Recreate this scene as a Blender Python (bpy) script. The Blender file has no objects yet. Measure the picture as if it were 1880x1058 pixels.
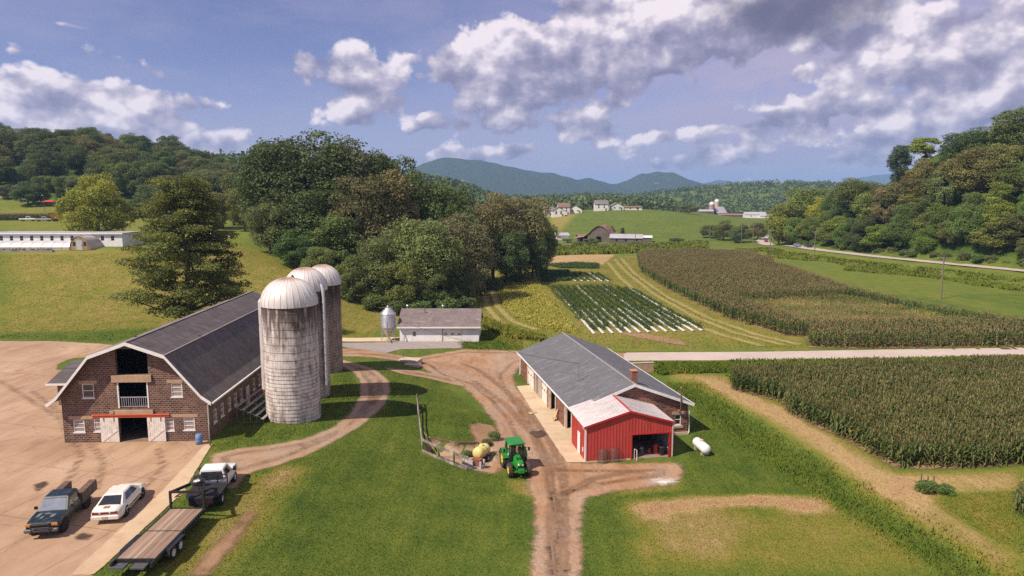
import bpy, math, random
import numpy as np
from mathutils import Vector, Matrix

R = math.radians
sc = bpy.context.scene
COL = sc.collection
rng = np.random.default_rng(7)
random.seed(7)

# ------------------------------------------------------------------ camera, world, sun, exposure
CAMZ, FPX, PITCH = 21.0, 1253.0, 7.46
cam_data = bpy.data.cameras.new('camera')
cam_data.sensor_width = 36.0
cam_data.lens = 36.0 * FPX / 1880.0
cam_data.clip_start = 0.5
cam_data.clip_end = 60000.0
cam = bpy.data.objects.new('camera', cam_data)
cam.location = (0, 0, CAMZ)
cam.rotation_euler = (R(90 - PITCH), 0, 0)
COL.objects.link(cam)
sc.camera = cam

SUN_EL = 50.0
SUN_AZ = math.degrees(math.atan2(-0.82, -0.57))       # clockwise from +Y, towards the sun
sv = Vector((math.sin(R(SUN_AZ)) * math.cos(R(SUN_EL)), math.cos(R(SUN_AZ)) * math.cos(R(SUN_EL)), math.sin(R(SUN_EL))))
sun_data = bpy.data.lights.new('sun', 'SUN')
sun_data.energy = 4.9
sun_data.angle = R(0.6)
sun_data.color = (1.0, 0.88, 0.72)
sun = bpy.data.objects.new('sun', sun_data)
sun.rotation_euler = sv.to_track_quat('Z', 'Y').to_euler()
sun.location = (-60, -40, 90)
COL.objects.link(sun)

sc.view_settings.view_transform = 'Standard'
sc.view_settings.look = 'None'
sc.view_settings.gamma = 1.0
sc.view_settings.exposure = 0.36
sc.render.engine = 'CYCLES'
sc.cycles.max_bounces = 6
sc.cycles.diffuse_bounces = 3
sc.cycles.glossy_bounces = 2
sc.cycles.transmission_bounces = 3
sc.cycles.transparent_max_bounces = 12
sc.cycles.volume_bounces = 0
sc.cycles.caustics_reflective = False
sc.cycles.caustics_refractive = False
sc.cycles.use_denoising = False
sc.cycles.denoiser = 'OPENIMAGEDENOISE'

cp, sp = math.cos(R(PITCH)), math.sin(R(PITCH))

def ray(u, v):
    a, b = (u - 940.0) / FPX, (v - 529.0) / FPX
    return a, cp - b * sp, -sp - b * cp

def at(u, v, Y):
    """the place seen at (u, v) of the survey picture, Y metres north of the camera"""
    a, b, c = ray(u, v)
    t = Y / b
    return Vector((a * t, Y, CAMZ + c * t))

def azel(u, v):
    a, b, c = ray(u, v)
    return math.atan2(a, b), math.asin(c / math.sqrt(a * a + b * b + c * c))

# ------------------------------------------------------------------ node helpers
class NT:
    d2 = False
    def __init__(self, tree):
        self.t = tree
    def n(self, typ, **kw):
        nd = self.t.nodes.new(typ)
        for k, val in kw.items():
            if k == 'ins':
                for kk, vv in val.items():
                    self.set(nd.inputs[kk], vv)
            else:
                setattr(nd, k, val)
        return nd
    def set(self, sock, v):
        if isinstance(v, bpy.types.NodeSocket):
            self.t.links.new(v, sock)
        else:
            if hasattr(sock.default_value, '__len__') and not isinstance(v, str):
                v = tuple(v)
                if len(sock.default_value) == 4 and len(v) == 3:
                    v = v + (1.0,)
            sock.default_value = v
    def m(self, op, a, b=None, c=None, clamp=False):
        nd = self.t.nodes.new('ShaderNodeMath')
        nd.operation = op
        nd.use_clamp = clamp
        for i, x in enumerate((a, b, c)):
            if x is not None:
                self.set(nd.inputs[i], x)
        return nd.outputs[0]
    def vm(self, op, a, b=None, out=0):
        nd = self.t.nodes.new('ShaderNodeVectorMath')
        nd.operation = op
        self.set(nd.inputs[0], a)
        if b is not None:
            self.set(nd.inputs[1], b)
        return nd.outputs[out]
    def noise(self, vec, scale, detail=4.0, rough=0.55, dist=0.0, out=0, ntype=None):
        nd = self.t.nodes.new('ShaderNodeTexNoise')
        if self.d2:
            nd.noise_dimensions = '2D'
        if ntype:
            nd.noise_type = ntype
        self.set(nd.inputs['Vector'], vec)
        self.set(nd.inputs['Scale'], scale)
        self.set(nd.inputs['Detail'], detail)
        self.set(nd.inputs['Roughness'], rough)
        self.set(nd.inputs['Distortion'], dist)
        return nd.outputs[out]
    def sm(self, x, lo, hi, a=0.0, b=1.0):
        nd = self.t.nodes.new('ShaderNodeMapRange')
        nd.interpolation_type = 'SMOOTHSTEP'
        for i, q in enumerate((x, lo, hi, a, b)):
            self.set(nd.inputs[i], q)
        return nd.outputs[0]
    def lin(self, x, lo, hi, a=0.0, b=1.0):
        nd = self.t.nodes.new('ShaderNodeMapRange')
        for i, q in enumerate((x, lo, hi, a, b)):
            self.set(nd.inputs[i], q)
        return nd.outputs[0]
    def mix(self, f, a, b, mode='MIX'):
        nd = self.t.nodes.new('ShaderNodeMix')
        nd.data_type = 'RGBA'
        nd.blend_type = mode
        self.set(nd.inputs[0], f)
        self.set(nd.inputs[6], a)
        self.set(nd.inputs[7], b)
        return nd.outputs[2]
    def ramp(self, f, stops):
        nd = self.t.nodes.new('ShaderNodeValToRGB')
        e = nd.color_ramp.elements
        while len(e) < len(stops):
            e.new(0.5)
        for el, (p, c) in zip(e, stops):
            el.position = p
            el.color = tuple(c) + (1.0,) if len(c) == 3 else c
        self.set(nd.inputs[0], f)
        return nd.outputs[0]
    def sep(self, v):
        nd = self.t.nodes.new('ShaderNodeSeparateXYZ')
        self.set(nd.inputs[0], v)
        return nd.outputs
    def comb(self, x, y, z):
        nd = self.t.nodes.new('ShaderNodeCombineXYZ')
        for i, q in enumerate((x, y, z)):
            self.set(nd.inputs[i], q)
        return nd.outputs[0]
    def coord(self, which='Object'):
        return self.n('ShaderNodeTexCoord').outputs[which]
    def pos(self):
        return self.n('ShaderNodeNewGeometry').outputs['Position']
    def scale(self, v, s):
        return self.vm('MULTIPLY', v, s)

# ------------------------------------------------------------------ the sky with its clouds
world = bpy.data.worlds.new('World')
sc.world = world
world.use_nodes = True
world.node_tree.nodes.clear()
W = NT(world.node_tree)
W.d2 = True
SKY_TINT = (0.80, 0.62, 0.78)
d = W.coord('Generated')
dx, dy, dz = W.sep(d)
az = W.m('ARCTAN2', dx, dy)
el = W.m('ARCSINE', dz)
p0 = W.comb(az, el, 0.0)
sky = W.n('ShaderNodeTexSky', sky_type='NISHITA', sun_disc=False)
sky.sun_elevation = R(SUN_EL)
sky.sun_rotation = R(SUN_AZ)
sky.altitude = 800.0
sky.air_density = 1.0
sky.dust_density = 0.2
sky.ozone_density = 2.5
# cloud banks as (u, v, half width, half height, tilt deg, weight) of the survey picture
CLOUDS = [
    (60, 165, 120, 38, 0, .9), (105, 150, 40, 34, 0, .5), (250, 195, 85, 40, 0, .95), (365, 195, 45, 30, 0, .75), (150, 235, 230, 32, 4, .75),
    (330, 250, 120, 42, 12, .85), (430, 262, 40, 24, 0, .6), (260, 120, 135, 26, 8, .42), (235, 56, 45, 5, 8, .42),
    (20, 78, 60, 8, 10, .5), (40, 95, 60, 9, 5, .4), (130, 48, 90, 6, 5, .25),
    (655, 130, 105, 48, 10, .95), (730, 120, 60, 16, -25, .6), (665, 200, 82, 34, -12, .9), (780, 226, 46, 20, -15, .85), (850, 282, 62, 26, 0, .85),
    (870, 130, 95, 70, 12, 1.0), (1000, 110, 150, 100, -8, 1.05), (1130, 80, 170, 85, -14, 1.05), (1250, 50, 150, 85, -10, 1.05), (1075, 20, 60, 60, 0, .8), (1400, 30, 200, 68, -8, 1.0),
    (1560, 60, 130, 40, 4, .8), (940, 190, 140, 22, 0, .75), (1080, 232, 55, 36, -12, .85), (960, 222, 110, 28, 0, .75), (870, 226, 50, 20, 0, .6), (955, 277, 52, 24, 0, .8),
    (1300, 292, 170, 24, -4, .72), (1170, 265, 180, 14, -3, .35), (1450, 215, 140, 32, -10, .7), (1560, 190, 170, 46, -12, .75), (1650, 235, 120, 28, -10, .72), (1760, 100, 110, 50, -28, .8),
    (1800, 190, 160, 56, -14, .8), (1480, 130, 70, 20, -15, .5), (1700, 40, 220, 50, 0, .7), (1850, 130, 90, 80, 0, .7), (1690, 290, 140, 20, 0, .45), (1400, 330, 150, 10, 0, .3),
    (70, 235, 170, 34, 0, .72), (350, 288, 150, 26, 8, .72), (1150, 180, 90, 26, -10, .6), (1600, 130, 110, 34, -14, .66), (1420, 262, 170, 22, -6, .6), (1680, 270, 160, 26, -8, .62), (1240, 250, 120, 18, -6, .5),
    (560, 228, 20, 12, 0, .35), (480, 210, 14, 7, 0, .3),
]

def base_field(p):
    """cover of the banks, and how high within its bank a point lies"""
    tot = up = None
    for (u, v, a, b, tilt, w) in CLOUDS:
        ca, ce = azel(u, v)
        ra, rb = a / FPX * 0.86, b / FPX * 0.80
        t = R(-tilt)
        q = W.vm('SUBTRACT', p, (ca, ce, 0))
        x = W.vm('DOT_PRODUCT', q, (math.cos(t) / ra, math.sin(t) / ra, 0), out=1)
        y = W.vm('DOT_PRODUCT', q, (-math.sin(t) / rb, math.cos(t) / rb, 0), out=1)
        r2 = W.m('MULTIPLY_ADD', x, x, W.m('MULTIPLY', y, y))
        g = W.m('MULTIPLY', W.m('POWER', 2.718, W.m('MULTIPLY', r2, -0.8)), w)
        g2 = W.m('MULTIPLY', g, g)
        up = W.m('MULTIPLY', g2, y) if up is None else W.m('MULTIPLY_ADD', g2, y, up)
        tot = g2 if tot is None else W.m('ADD', tot, g2)
    return W.m('POWER', tot, 0.5), W.m('DIVIDE', up, W.m('ADD', tot, 0.02))

def puff(p, fine=True):
    wv = W.noise(W.scale(p, (1, 1.25, 1)), 9.0, 1.0, 0.5, out=1)
    q = W.vm('ADD', p, W.vm('MULTIPLY', W.vm('SUBTRACT', wv, (0.5, 0.5, 0.5)), (0.03, 0.02, 0)))
    q = W.scale(q, (1, 1.25, 1))
    a = W.noise(q, 15.0, 7.0 if fine else 3.0, 0.56)
    vor = W.n('ShaderNodeTexVoronoi', feature='F1', voronoi_dimensions='2D')
    W.set(vor.inputs['Vector'], q)
    W.set(vor.inputs['Scale'], 22.0)
    W.set(vor.inputs['Detail'], 3.0 if fine else 1.0)
    W.set(vor.inputs['Roughness'], 0.45)
    c = W.m('SUBTRACT', 0.62, vor.outputs['Distance'])
    a = W.m('ADD', a, W.m('MULTIPLY', W.m('SUBTRACT', W.noise(q, 6.0, 1.0, 0.5), 0.5), 0.35))
    return W.m('ADD', W.m('MULTIPLY', a, 0.85), W.m('MULTIPLY', c, 0.42))

f0 = puff(p0)
def lumps(p):
    return W.noise(W.scale(p, (1, 1.35, 1)), 19.0, 3.0, 0.5)
e0 = lumps(p0)
e1 = lumps(W.vm('ADD', p0, (-0.011, 0.017, 0)))
b0, upness = base_field(p0)
# elsewhere round the sky, scattered cloud of the same kind
far_side = W.sm(W.m('ABSOLUTE', az), 0.68, 0.95)
cover = W.noise(W.scale(p0, (1, 2.0, 1)), 3.0, 3.0, 0.5)
b0 = W.m('MAXIMUM', b0, W.m('MULTIPLY', far_side, W.sm(cover, 0.42, 0.7)))
high = W.sm(el, 0.50, 0.75)
b0 = W.m('MAXIMUM', b0, W.m('MULTIPLY', high, W.sm(cover, 0.47, 0.75)))
dens = W.m('ADD', W.m('MULTIPLY', b0, 1.12), W.m('MULTIPLY', W.m('SUBTRACT', f0, 0.44), 1.25))
alpha = W.sm(dens, 0.35, 0.60)
alpha = W.m('MULTIPLY', alpha, W.sm(b0, 0.05, 0.30))
emboss = W.m('ADD', W.m('MULTIPLY', W.m('SUBTRACT', e0, e1), 1.3), W.m('MULTIPLY', W.m('SUBTRACT', f0, 0.5), 0.8))
lit = W.m('ADD', W.m('ADD', 0.60, emboss), W.m('MULTIPLY', upness, 0.42), clamp=True)
thick = W.sm(dens, 0.6, 1.3)
# the one rain-heavy cloud
ca, ce = azel(1462, 20)
q = W.vm('SUBTRACT', p0, (ca, ce, 0))
q = W.vm('ADD', q, W.scale(W.vm('SUBTRACT', W.noise(p0, 18.0, 5.0, 0.55, out=1), (0.5, 0.5, 0.5)), (0.09, 0.05, 0)))
q = W.scale(q, (1 / 0.125, 1 / 0.050, 1))
gloom = W.sm(W.vm('LENGTH', q, out=1), 1.15, 0.35)
cloud_col = W.ramp(lit, [(0.0, (2.0, 1.85, 2.9)), (0.30, (2.9, 2.65, 3.8)), (0.58, (4.8, 4.3, 5.2)), (0.84, (8.0, 7.1, 7.5))])
cloud_col = W.mix(W.m('MULTIPLY', gloom, 0.93), cloud_col, (1.05, 1.0, 1.7))
alpha = W.m('MAXIMUM', W.m('MULTIPLY', alpha, 0.96), W.m('MULTIPLY', gloom, 0.92))
sky_tint = W.mix(1.0, sky.outputs[0], SKY_TINT, 'MULTIPLY')
# thin high veil that whitens the blue, and the bluish white air low over the hills
veil = W.m('MULTIPLY', W.sm(W.noise(W.scale(p0, (1, 3.0, 1)), 4.5, 6.0, 0.6), 0.35, 0.75), 0.30)
streaky = W.noise(W.scale(p0, (1, 2.6, 1)), 7.0, 6.0, 0.6, 0.4)
veil = W.m('ADD', veil, W.m('MULTIPLY', W.sm(az, -0.25, 0.40), W.sm(streaky, 0.28, 0.62, 0.25, 0.90)), clamp=True)
sky_tint = W.mix(veil, sky_tint, (3.9, 3.45, 4.8))
low = W.sm(el, 0.16, 0.0)
sky_tint = W.mix(W.m('MULTIPLY', low, 0.75), sky_tint, (3.0, 2.9, 4.5))
final = W.mix(alpha, sky_tint, cloud_col)
final = W.mix(W.sm(el, -0.02, -0.12), final, (2.2, 2.1, 2.2))
bg = W.n('ShaderNodeBackground', ins={'Color': final, 'Strength': 0.1})
wo = W.n('ShaderNodeOutputWorld', ins={'Surface': bg.outputs[0]})
world.cycles.sampling_method = 'MANUAL'
world.cycles.sample_map_resolution = 512
# ------------------------------------------------------------------ the lie of the land
def S(t):
    t = np.clip(t, 0.0, 1.0)
    return t * t * (3 - 2 * t)

# centre line of the county road on the right (x, y)
ROAD_Y = np.array([100., 165, 200, 226, 251, 285, 312, 337, 362, 385, 405, 425, 450, 480, 700])
ROAD_X = np.array([196., 166, 151, 141.5, 133.5, 127, 127, 130.5, 135, 141, 150, 163, 182, 210, 470])

def road_x(y):
    return np.interp(y, ROAD_Y, ROAD_X)

PIT = [(-7.9, 60.7), (-5.2, 59.2), (-3.6, 58.1), (-1.9, 58.4), (-1.4, 60.4), (-2.2, 62.4), (-3.4, 63.1), (-5.1, 62.35), (-8.0, 62.85)]

def poly_dist(px, py, poly):
    """signed distance to a closed polygon, positive inside"""
    px, py = np.asarray(px, float), np.asarray(py, float)
    best = np.full(px.shape, 1e9)
    inside = np.zeros(px.shape, bool)
    n = len(poly)
    for i in range(n):
        ax, ay = poly[i][0], poly[i][1]
        bx, by = poly[(i + 1) % n][0], poly[(i + 1) % n][1]
        ex, ey = bx - ax, by - ay
        t = np.clip(((px - ax) * ex + (py - ay) * ey) / (ex * ex + ey * ey + 1e-12), 0, 1)
        best = np.minimum(best, np.hypot(px - ax - t * ex, py - ay - t * ey))
        if ay != by:
            inside ^= ((ay > py) != (by > py)) & (px < ex * (py - ay) / (by - ay) + ax)
    return np.where(inside, best, -best)

def height(x, y):
    x, y = np.asarray(x, float), np.asarray(y, float)
    h = -3.0 * S((x + 23 + 27 * S((y - 92) / 16.0)) / 23.0)
    # the farm road runs down past the barn to the low field
    h = h - 0.0 * y
    # grassy hillside on the left
    foot = 110 + np.clip(x + 82, 0, 80) * 0.16
    h = h + 9.6 * S((-x - 16) / 62.0) * S((y - foot) / 56.0)
    h = h + 3.0 * S((-x - 40) / 60.0) * S((y - 170) / 90.0)
    h = h + 37 * S((-x - 30) / 270.0) * S((y - 270) / 180.0)
    # county road bed and the wooded hill on the right
    dr = x - road_x(y)
    bed = S((dr + 17) / 11.0) * (1 - S((y - 300) / 60))
    h = h + 2.8 * bed
    A = 26 + 40 * (1 - S((y - 275) / 85.0))
    dh = np.clip(dr - 6, 0, None)
    h = h + A * (1 - np.exp(-dh / 44.0)) * (1 - np.exp(-dh / 9.0)) * (1 - S((y - 520) / 200.0))
    # green hill with the houses along its top
    cx = 95 + 0.0 * y
    h = h + 14.5 * S((y - 385) / 190.0) * np.exp(-((x - cx) / 105.0) ** 2) * (1 - S((y - 640) / 220.0))
    h = h + 6 * S((y - 520) / 300.0) * S((60 - x) / 160.0) * (1 - S((-x - 120) / 160.0))
    # far country: rising woodland, and a wooded hill on the right
    h = h + 15 * S((y - 640) / 220.0) * S((300 - x) / 140.0)
    h = h + 58 * np.exp(-((x - 640) / 400.0) ** 2 - ((y - 1650) / 430.0) ** 2) * S((y - 900) / 300.0)
    # terrace above the sunken bay, the bay itself and the ditch
    h = h + 1.0 * np.exp(-((x + 5.6) / 4.2) ** 2 - ((y - 66.5) / 4.4) ** 2)
    near = (np.abs(x + 4.5) < 8) & (np.abs(y - 60.5) < 8)
    if np.any(near):
        dd = np.where(near, poly_dist(x, y, PIT), -9)
        k = S((dd + 0.05) / 0.35)
        h = h * (1 - k) + np.minimum(h, -3.15) * k
    h = h - 0.32 * np.exp(-(ditch_dist(x, y) / 1.7) ** 2)
    # soft unevenness of the grass
    h = h + 0.10 * np.sin(x * 0.31 + 1.3 * np.sin(y * 0.17)) * np.sin(y * 0.23 + 0.7) * S((y - 112) / 12.0) * S((-x - 14) / 10)
    return h

DITCH = [(22.2, 88), (23.2, 80), (25, 65.6), (27.4, 52.5), (29.2, 45), (30.6, 40), (33.5, 30)]

def ditch_dist(x, y):
    best = np.full(np.shape(x), 1e9)
    for (ax, ay), (bx, by) in zip(DITCH[:-1], DITCH[1:]):
        ex, ey = bx - ax, by - ay
        t = np.clip(((x - ax) * ex + (y - ay) * ey) / (ex * ex + ey * ey), 0, 1)
        best = np.minimum(best, np.hypot(x - ax - t * ex, y - ay - t * ey))
    return best

def hgt(x, y):
    return float(height(np.array([x]), np.array([y]))[0])

def ground(u, v):
    """where the sight line (u, v) of the survey picture meets the land"""
    a, b, c = ray(u, v)
    ts = np.concatenate([np.arange(35, 160, 1.0), np.arange(160, 1500, 4.0)])
    g = CAMZ + c * ts - height(a * ts, b * ts)
    k = int(np.argmax(g < 0))
    if g[k] >= 0:
        k = len(ts) - 1
    lo, hi = ts[max(k - 1, 0)], ts[k]
    for _ in range(24):
        m = (lo + hi) / 2
        if CAMZ + c * m - hgt(a * m, b * m) < 0:
            hi = m
        else:
            lo = m
    return Vector((a * hi, b * hi, CAMZ + c * hi))

def gpoly(pts):
    return [tuple(ground(u, v)[:2]) for u, v in pts]

# ------------------------------------------------------------------ mesh helpers
def link(o):
    COL.objects.link(o)
    return o

def tag(o, label=None, cat=None, group=None, kind=None):
    if label: o['label'] = label
    if cat: o['category'] = cat
    if group: o['group'] = group
    if kind: o['kind'] = kind
    return o

def thing(name, label, cat, loc=(0, 0, 0), rz=0.0, group=None):
    o = bpy.data.objects.new(name, None)
    o.empty_display_size = 0.3
    o.location = loc
    o.rotation_euler = (0, 0, rz)
    link(o)
    return tag(o, label, cat, group)

def np_mesh(name, verts, faces, mat=None, attrs=None, smooth=False, parent=None, mats=None, mi=None):
    """verts (N,3); faces an (M,4) or (M,3) array"""
    me = bpy.data.meshes.new(name)
    verts = np.ascontiguousarray(verts, dtype=np.float32)
    faces = np.ascontiguousarray(faces, dtype=np.int32)
    k = faces.shape[1]
    me.vertices.add(len(verts))
    me.vertices.foreach_set('co', verts.ravel())
    me.loops.add(faces.size)
    me.loops.foreach_set('vertex_index', faces.ravel())
    me.polygons.add(len(faces))
    me.polygons.foreach_set('loop_start', np.arange(0, faces.size, k, dtype=np.int32))
    me.polygons.foreach_set('use_smooth', np.full(len(faces), smooth, dtype=bool))
    me.update(calc_edges=True)
    for an, (dom, arr) in (attrs or {}).items():
        at_ = me.attributes.new(an, 'FLOAT', dom)
        at_.data.foreach_set('value', np.ascontiguousarray(arr, dtype=np.float32))
    for m_ in (mats or ([mat] if mat else [])):
        me.materials.append(m_)
    if mi is not None:
        me.polygons.foreach_set('material_index', np.ascontiguousarray(mi, dtype=np.int32))
    o = bpy.data.objects.new(name, me)
    if parent: o.parent = parent
    return link(o)

class MB:
    """collects shapes, then links them as ONE mesh object"""
    def __init__(self):
        self.v, self.f, self.s = [], [], []
        self.M = Matrix.Identity(4)
    def add(self, vs, fs, smooth=False):
        b = len(self.v)
        self.v += [tuple(self.M @ Vector(p)) for p in vs]
        self.f += [tuple(i + b for i in f) for f in fs]
        self.s += [smooth] * len(fs)
        return self
    def box(self, x0, x1, y0, y1, z0, z1):
        return self.add([(x0, y0, z0), (x1, y0, z0), (x1, y1, z0), (x0, y1, z0), (x0, y0, z1), (x1, y0, z1), (x1, y1, z1), (x0, y1, z1)],
                        [(0, 3, 2, 1), (4, 5, 6, 7), (0, 1, 5, 4), (1, 2, 6, 5), (2, 3, 7, 6), (3, 0, 4, 7)])
    def cbox(self, c, s, b=0.0):
        """box with its vertical and horizontal edges eased by b"""
        x, y, z = s[0] / 2, s[1] / 2, s[2] / 2
        if b <= 0:
            return self.box(c[0] - x, c[0] + x, c[1] - y, c[1] + y, c[2] - z, c[2] + z)
        rings = []
        for zz, ins in ((-z, b), (-z + b, 0), (z - b, 0), (z, b)):
            X, Y = x - ins, y - ins
            k = b
            rings.append([(c[0] + p, c[1] + q, c[2] + zz) for p, q in
                          ((X - k, -Y), (X, -Y + k), (X, Y - k), (X - k, Y), (-X + k, Y), (-X, Y - k), (-X, -Y + k), (-X + k, -Y))])
        return self.rings(rings, True, True)
    def rings(self, rings, cap0=False, cap1=False, smooth=False, closed=True):
        n = len(rings[0])
        vs = [p for r in rings for p in r]
        fs = []
        for i in range(len(rings) - 1):
            for j in range(n if closed else n - 1):
                a, b2 = i * n + j, i * n + (j + 1) % n
                fs.append((a, b2, b2 + n, a + n))
        self.add(vs, fs, smooth)
        if cap0: self.add(rings[0], [tuple(range(n))[::-1]])
        if cap1: self.add(rings[-1], [tuple(range(n))])
        return self
    def lathe(self, prof, n=16, c=(0, 0, 0), smooth=True, axis='z', cap0=False, cap1=False):
        rs = []
        for r, h in prof:
            ring = []
            for k in range(n):
                t = 2 * math.pi * k / n
                p, q = r * math.cos(t), r * math.sin(t)
                ring.append({'z': (c[0] + p, c[1] + q, c[2] + h), 'x': (c[0] + h, c[1] + p, c[2] + q), 'y': (c[0] - p, c[1] + h, c[2] + q)}[axis])
            rs.append(ring)
        return self.rings(rs, cap0, cap1, smooth)
    def tube(self, pts, r, n=6, caps=True, smooth=True):
        pts = [Vector(p) for p in pts]
        rr = r if isinstance(r, (list, tuple)) else [r] * len(pts)
        rs = []
        up = Vector((0.13, 0.21, 1)).normalized()
        for i, p in enumerate(pts):
            t = (pts[min(i + 1, len(pts) - 1)] - pts[max(i - 1, 0)]).normalized()
            a = t.cross(up)
            if a.length < 0.2: a = t.cross(Vector((1, 0.1, 0)))
            a.normalize()
            b = t.cross(a)
            rs.append([tuple(p + (a * math.cos(2 * math.pi * k / n) + b * math.sin(2 * math.pi * k / n)) * rr[i]) for k in range(n)])
        return self.rings(rs, caps, caps, smooth)
    def bar(self, p, q, w, h=None):
        """rectangular bar from p to q"""
        p, q = Vector(p), Vector(q)
        h = h or w
        t = (q - p).normalized()
        a = t.cross(Vector((0, 0, 1)))
        if a.length < 0.05: a = Vector((1, 0, 0))
        a.normalize()
        b = a.cross(t)
        r = lambda c: [tuple(c + a * sx * w / 2 + b * sy * h / 2) for sx, sy in ((-1, -1), (1, -1), (1, 1), (-1, 1))]
        return self.rings([r(p), r(q)], True, True)
    def prism(self, poly, axis, a0, a1):
        """polygon (two coordinates) pushed along an axis; caps included"""
        def P(p, a):
            return {'x': (a, p[0], p[1]), 'y': (p[0], a, p[1]), 'z': (p[0], p[1], a)}[axis]
        return self.rings([[P(p, a0) for p in poly], [P(p, a1) for p in poly]], True, True)
    def quad(self, *p):
        return self.add(p, [tuple(range(len(p)))])
    def build(self, name, mat, parent=None, loc=None, bevel=0.0):
        me = bpy.data.meshes.new(name)
        me.from_pydata(self.v, [], self.f)
        me.polygons.foreach_set('use_smooth', self.s)
        me.update()
        me.materials.append(mat)
        o = bpy.data.objects.new(name, me)
        if loc: o.location = loc
        if parent: o.parent = parent
        link(o)
        bm_fix(me)
        if bevel:
            md = o.modifiers.new('edge', 'BEVEL')
            md.width = bevel
            md.segments = 2
            md.limit_method = 'ANGLE'
        return o

import bmesh
def bm_fix(me):
    bm = bmesh.new()
    bm.from_mesh(me)
    bmesh.ops.recalc_face_normals(bm, faces=bm.faces)
    bm.to_mesh(me)
    bm.free()

def copy_tree(o, parent=None):
    c = o.copy()
    link(c)
    if parent: c.parent = parent
    for ch in list(o.children):
        copy_tree(ch, c)
    return c
# ------------------------------------------------------------------ materials
def new_mat(name):
    m = bpy.data.materials.new(name)
    m.use_nodes = True
    m.node_tree.nodes.clear()
    return m, NT(m.node_tree)

def finish(m, T, col, rough=0.7, metal=0.0, bump=None, bstr=0.3, bdist=0.02, spec=0.5, alpha=None, transl=None):
    b = T.n('ShaderNodeBsdfPrincipled')
    T.set(b.inputs['Base Color'], col)
    T.set(b.inputs['Roughness'], rough)
    T.set(b.inputs['Metallic'], metal)
    T.set(b.inputs['Specular IOR Level'], spec)
    if bump is not None:
        bn = T.n('ShaderNodeBump', ins={'Strength': bstr, 'Distance': bdist, 'Height': bump})
        T.set(b.inputs['Normal'], bn.outputs[0])
    sh = b.outputs[0]
    if transl is not None:
        tr = T.n('ShaderNodeBsdfTranslucent', ins={'Color': col})
        mx = T.n('ShaderNodeMixShader', ins={0: transl, 1: sh, 2: tr.outputs[0]})
        sh = mx.outputs[0]
    if alpha is not None:
        tp = T.n('ShaderNodeBsdfTransparent')
        mx = T.n('ShaderNodeMixShader', ins={0: alpha, 1: tp.outputs[0], 2: sh})
        sh = mx.outputs[0]
    T.n('ShaderNodeOutputMaterial', ins={'Surface': sh})
    return m

MAT = {}
def paint(name, col, rough=0.6, metal=0.0, var=0.15, scale=3.0, dirt=None, dirt_amt=0.3, spec=0.5, bump=0.0):
    """plain coat with uneven wear and some grime"""
    if name in MAT: return MAT[name]
    m, T = new_mat(name)
    o = T.coord()
    n1 = T.noise(o, scale, 5.0, 0.6)
    c = T.mix(T.lin(n1, 0.3, 0.7, 0, 1), tuple(x * (1 - var) for x in col), tuple(min(1, x * (1 + var)) for x in col))
    if dirt:
        n2 = T.noise(T.scale(o, (1, 1, 0.45)), scale * 2.3, 6.0, 0.65)
        c = T.mix(T.m('MULTIPLY', T.sm(n2, 0.48, 0.72), dirt_amt), c, dirt)
    r = T.lin(n1, 0.2, 0.8, max(rough - 0.1, 0.05), min(rough + 0.12, 1))
    MAT[name] = finish(m, T, c, r, metal, n1 if bump else None, 0.4, bump or 0.01, spec)
    return MAT[name]

def glass_mat(name, col=(0.02, 0.025, 0.03), rough=0.08):
    if name in MAT: return MAT[name]
    m, T = new_mat(name)
    n = T.noise(T.coord(), 2.0, 3.0)
    c = T.mix(n, tuple(x * 0.6 for x in col), tuple(x * 1.5 for x in col))
    MAT[name] = finish(m, T, c, rough, 0.0, spec=0.9)
    return MAT[name]

def brick_mat(name, cols, mortar, bw, bh, scale=1.0, mort=0.016):
    """glazed block masonry; walls face any way: x+y runs along the course"""
    m, T = new_mat(name)
    o = T.coord()
    x, y, z = T.sep(o)
    nrm = T.n('ShaderNodeTexCoord').outputs['Normal']
    nx, ny, nz = T.sep(nrm)
    side = T.m('GREATER_THAN', T.m('ABSOLUTE', nx), 0.7)
    along = T.m('ADD', T.m('MULTIPLY', side, y), T.m('MULTIPLY', T.m('SUBTRACT', 1.0, side), x))
    vec = T.comb(along, z, 0.0)
    br = T.n('ShaderNodeTexBrick', offset=0.5)
    T.set(br.inputs['Vector'], vec)
    T.set(br.inputs['Scale'], 1.0)
    T.set(br.inputs['Mortar Size'], mort)
    T.set(br.inputs['Mortar Smooth'], 0.15)
    T.set(br.inputs['Brick Width'], bw)
    T.set(br.inputs['Row Height'], bh)
    T.set(br.inputs['Color1'], (0, 0, 0))
    T.set(br.inputs['Color2'], (1, 1, 1))
    T.set(br.inputs['Mortar'], (0.5, 0.5, 0.5))
    T.set(br.inputs['Bias'], 0.0)
    big = T.noise(o, 0.55, 5.0, 0.6)
    v = T.m('ADD', T.m('MULTIPLY', br.outputs['Color'], 0.75), T.m('MULTIPLY', T.m('SUBTRACT', big, 0.5), 0.9), clamp=True)
    bc = T.ramp(v, [(0.0, cols[0]), (0.35, cols[1]), (0.65, cols[2]), (1.0, cols[3])])
    mn = T.noise(o, 1.3, 4.0)
    mc = T.mix(T.sm(mn, 0.3, 0.7), tuple(c * 0.6 for c in mortar), mortar)
    c = T.mix(br.outputs['Fac'], bc, mc)
    # rain-washed stains running down
    st = T.noise(T.scale(o, (1.6, 1.6, 0.22)), 1.6, 5.0, 0.65)
    c = T.mix(T.m('MULTIPLY', T.sm(st, 0.5, 0.75), 0.30), c, (0.34, 0.27, 0.22))
    bump = T.m('SUBTRACT', 1.0, br.outputs['Fac'])
    MAT[name] = finish(m, T, c, T.lin(big, 0.3, 0.7, 0.45, 0.75), 0, bump, 0.5, 0.015)
    return MAT[name]

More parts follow.
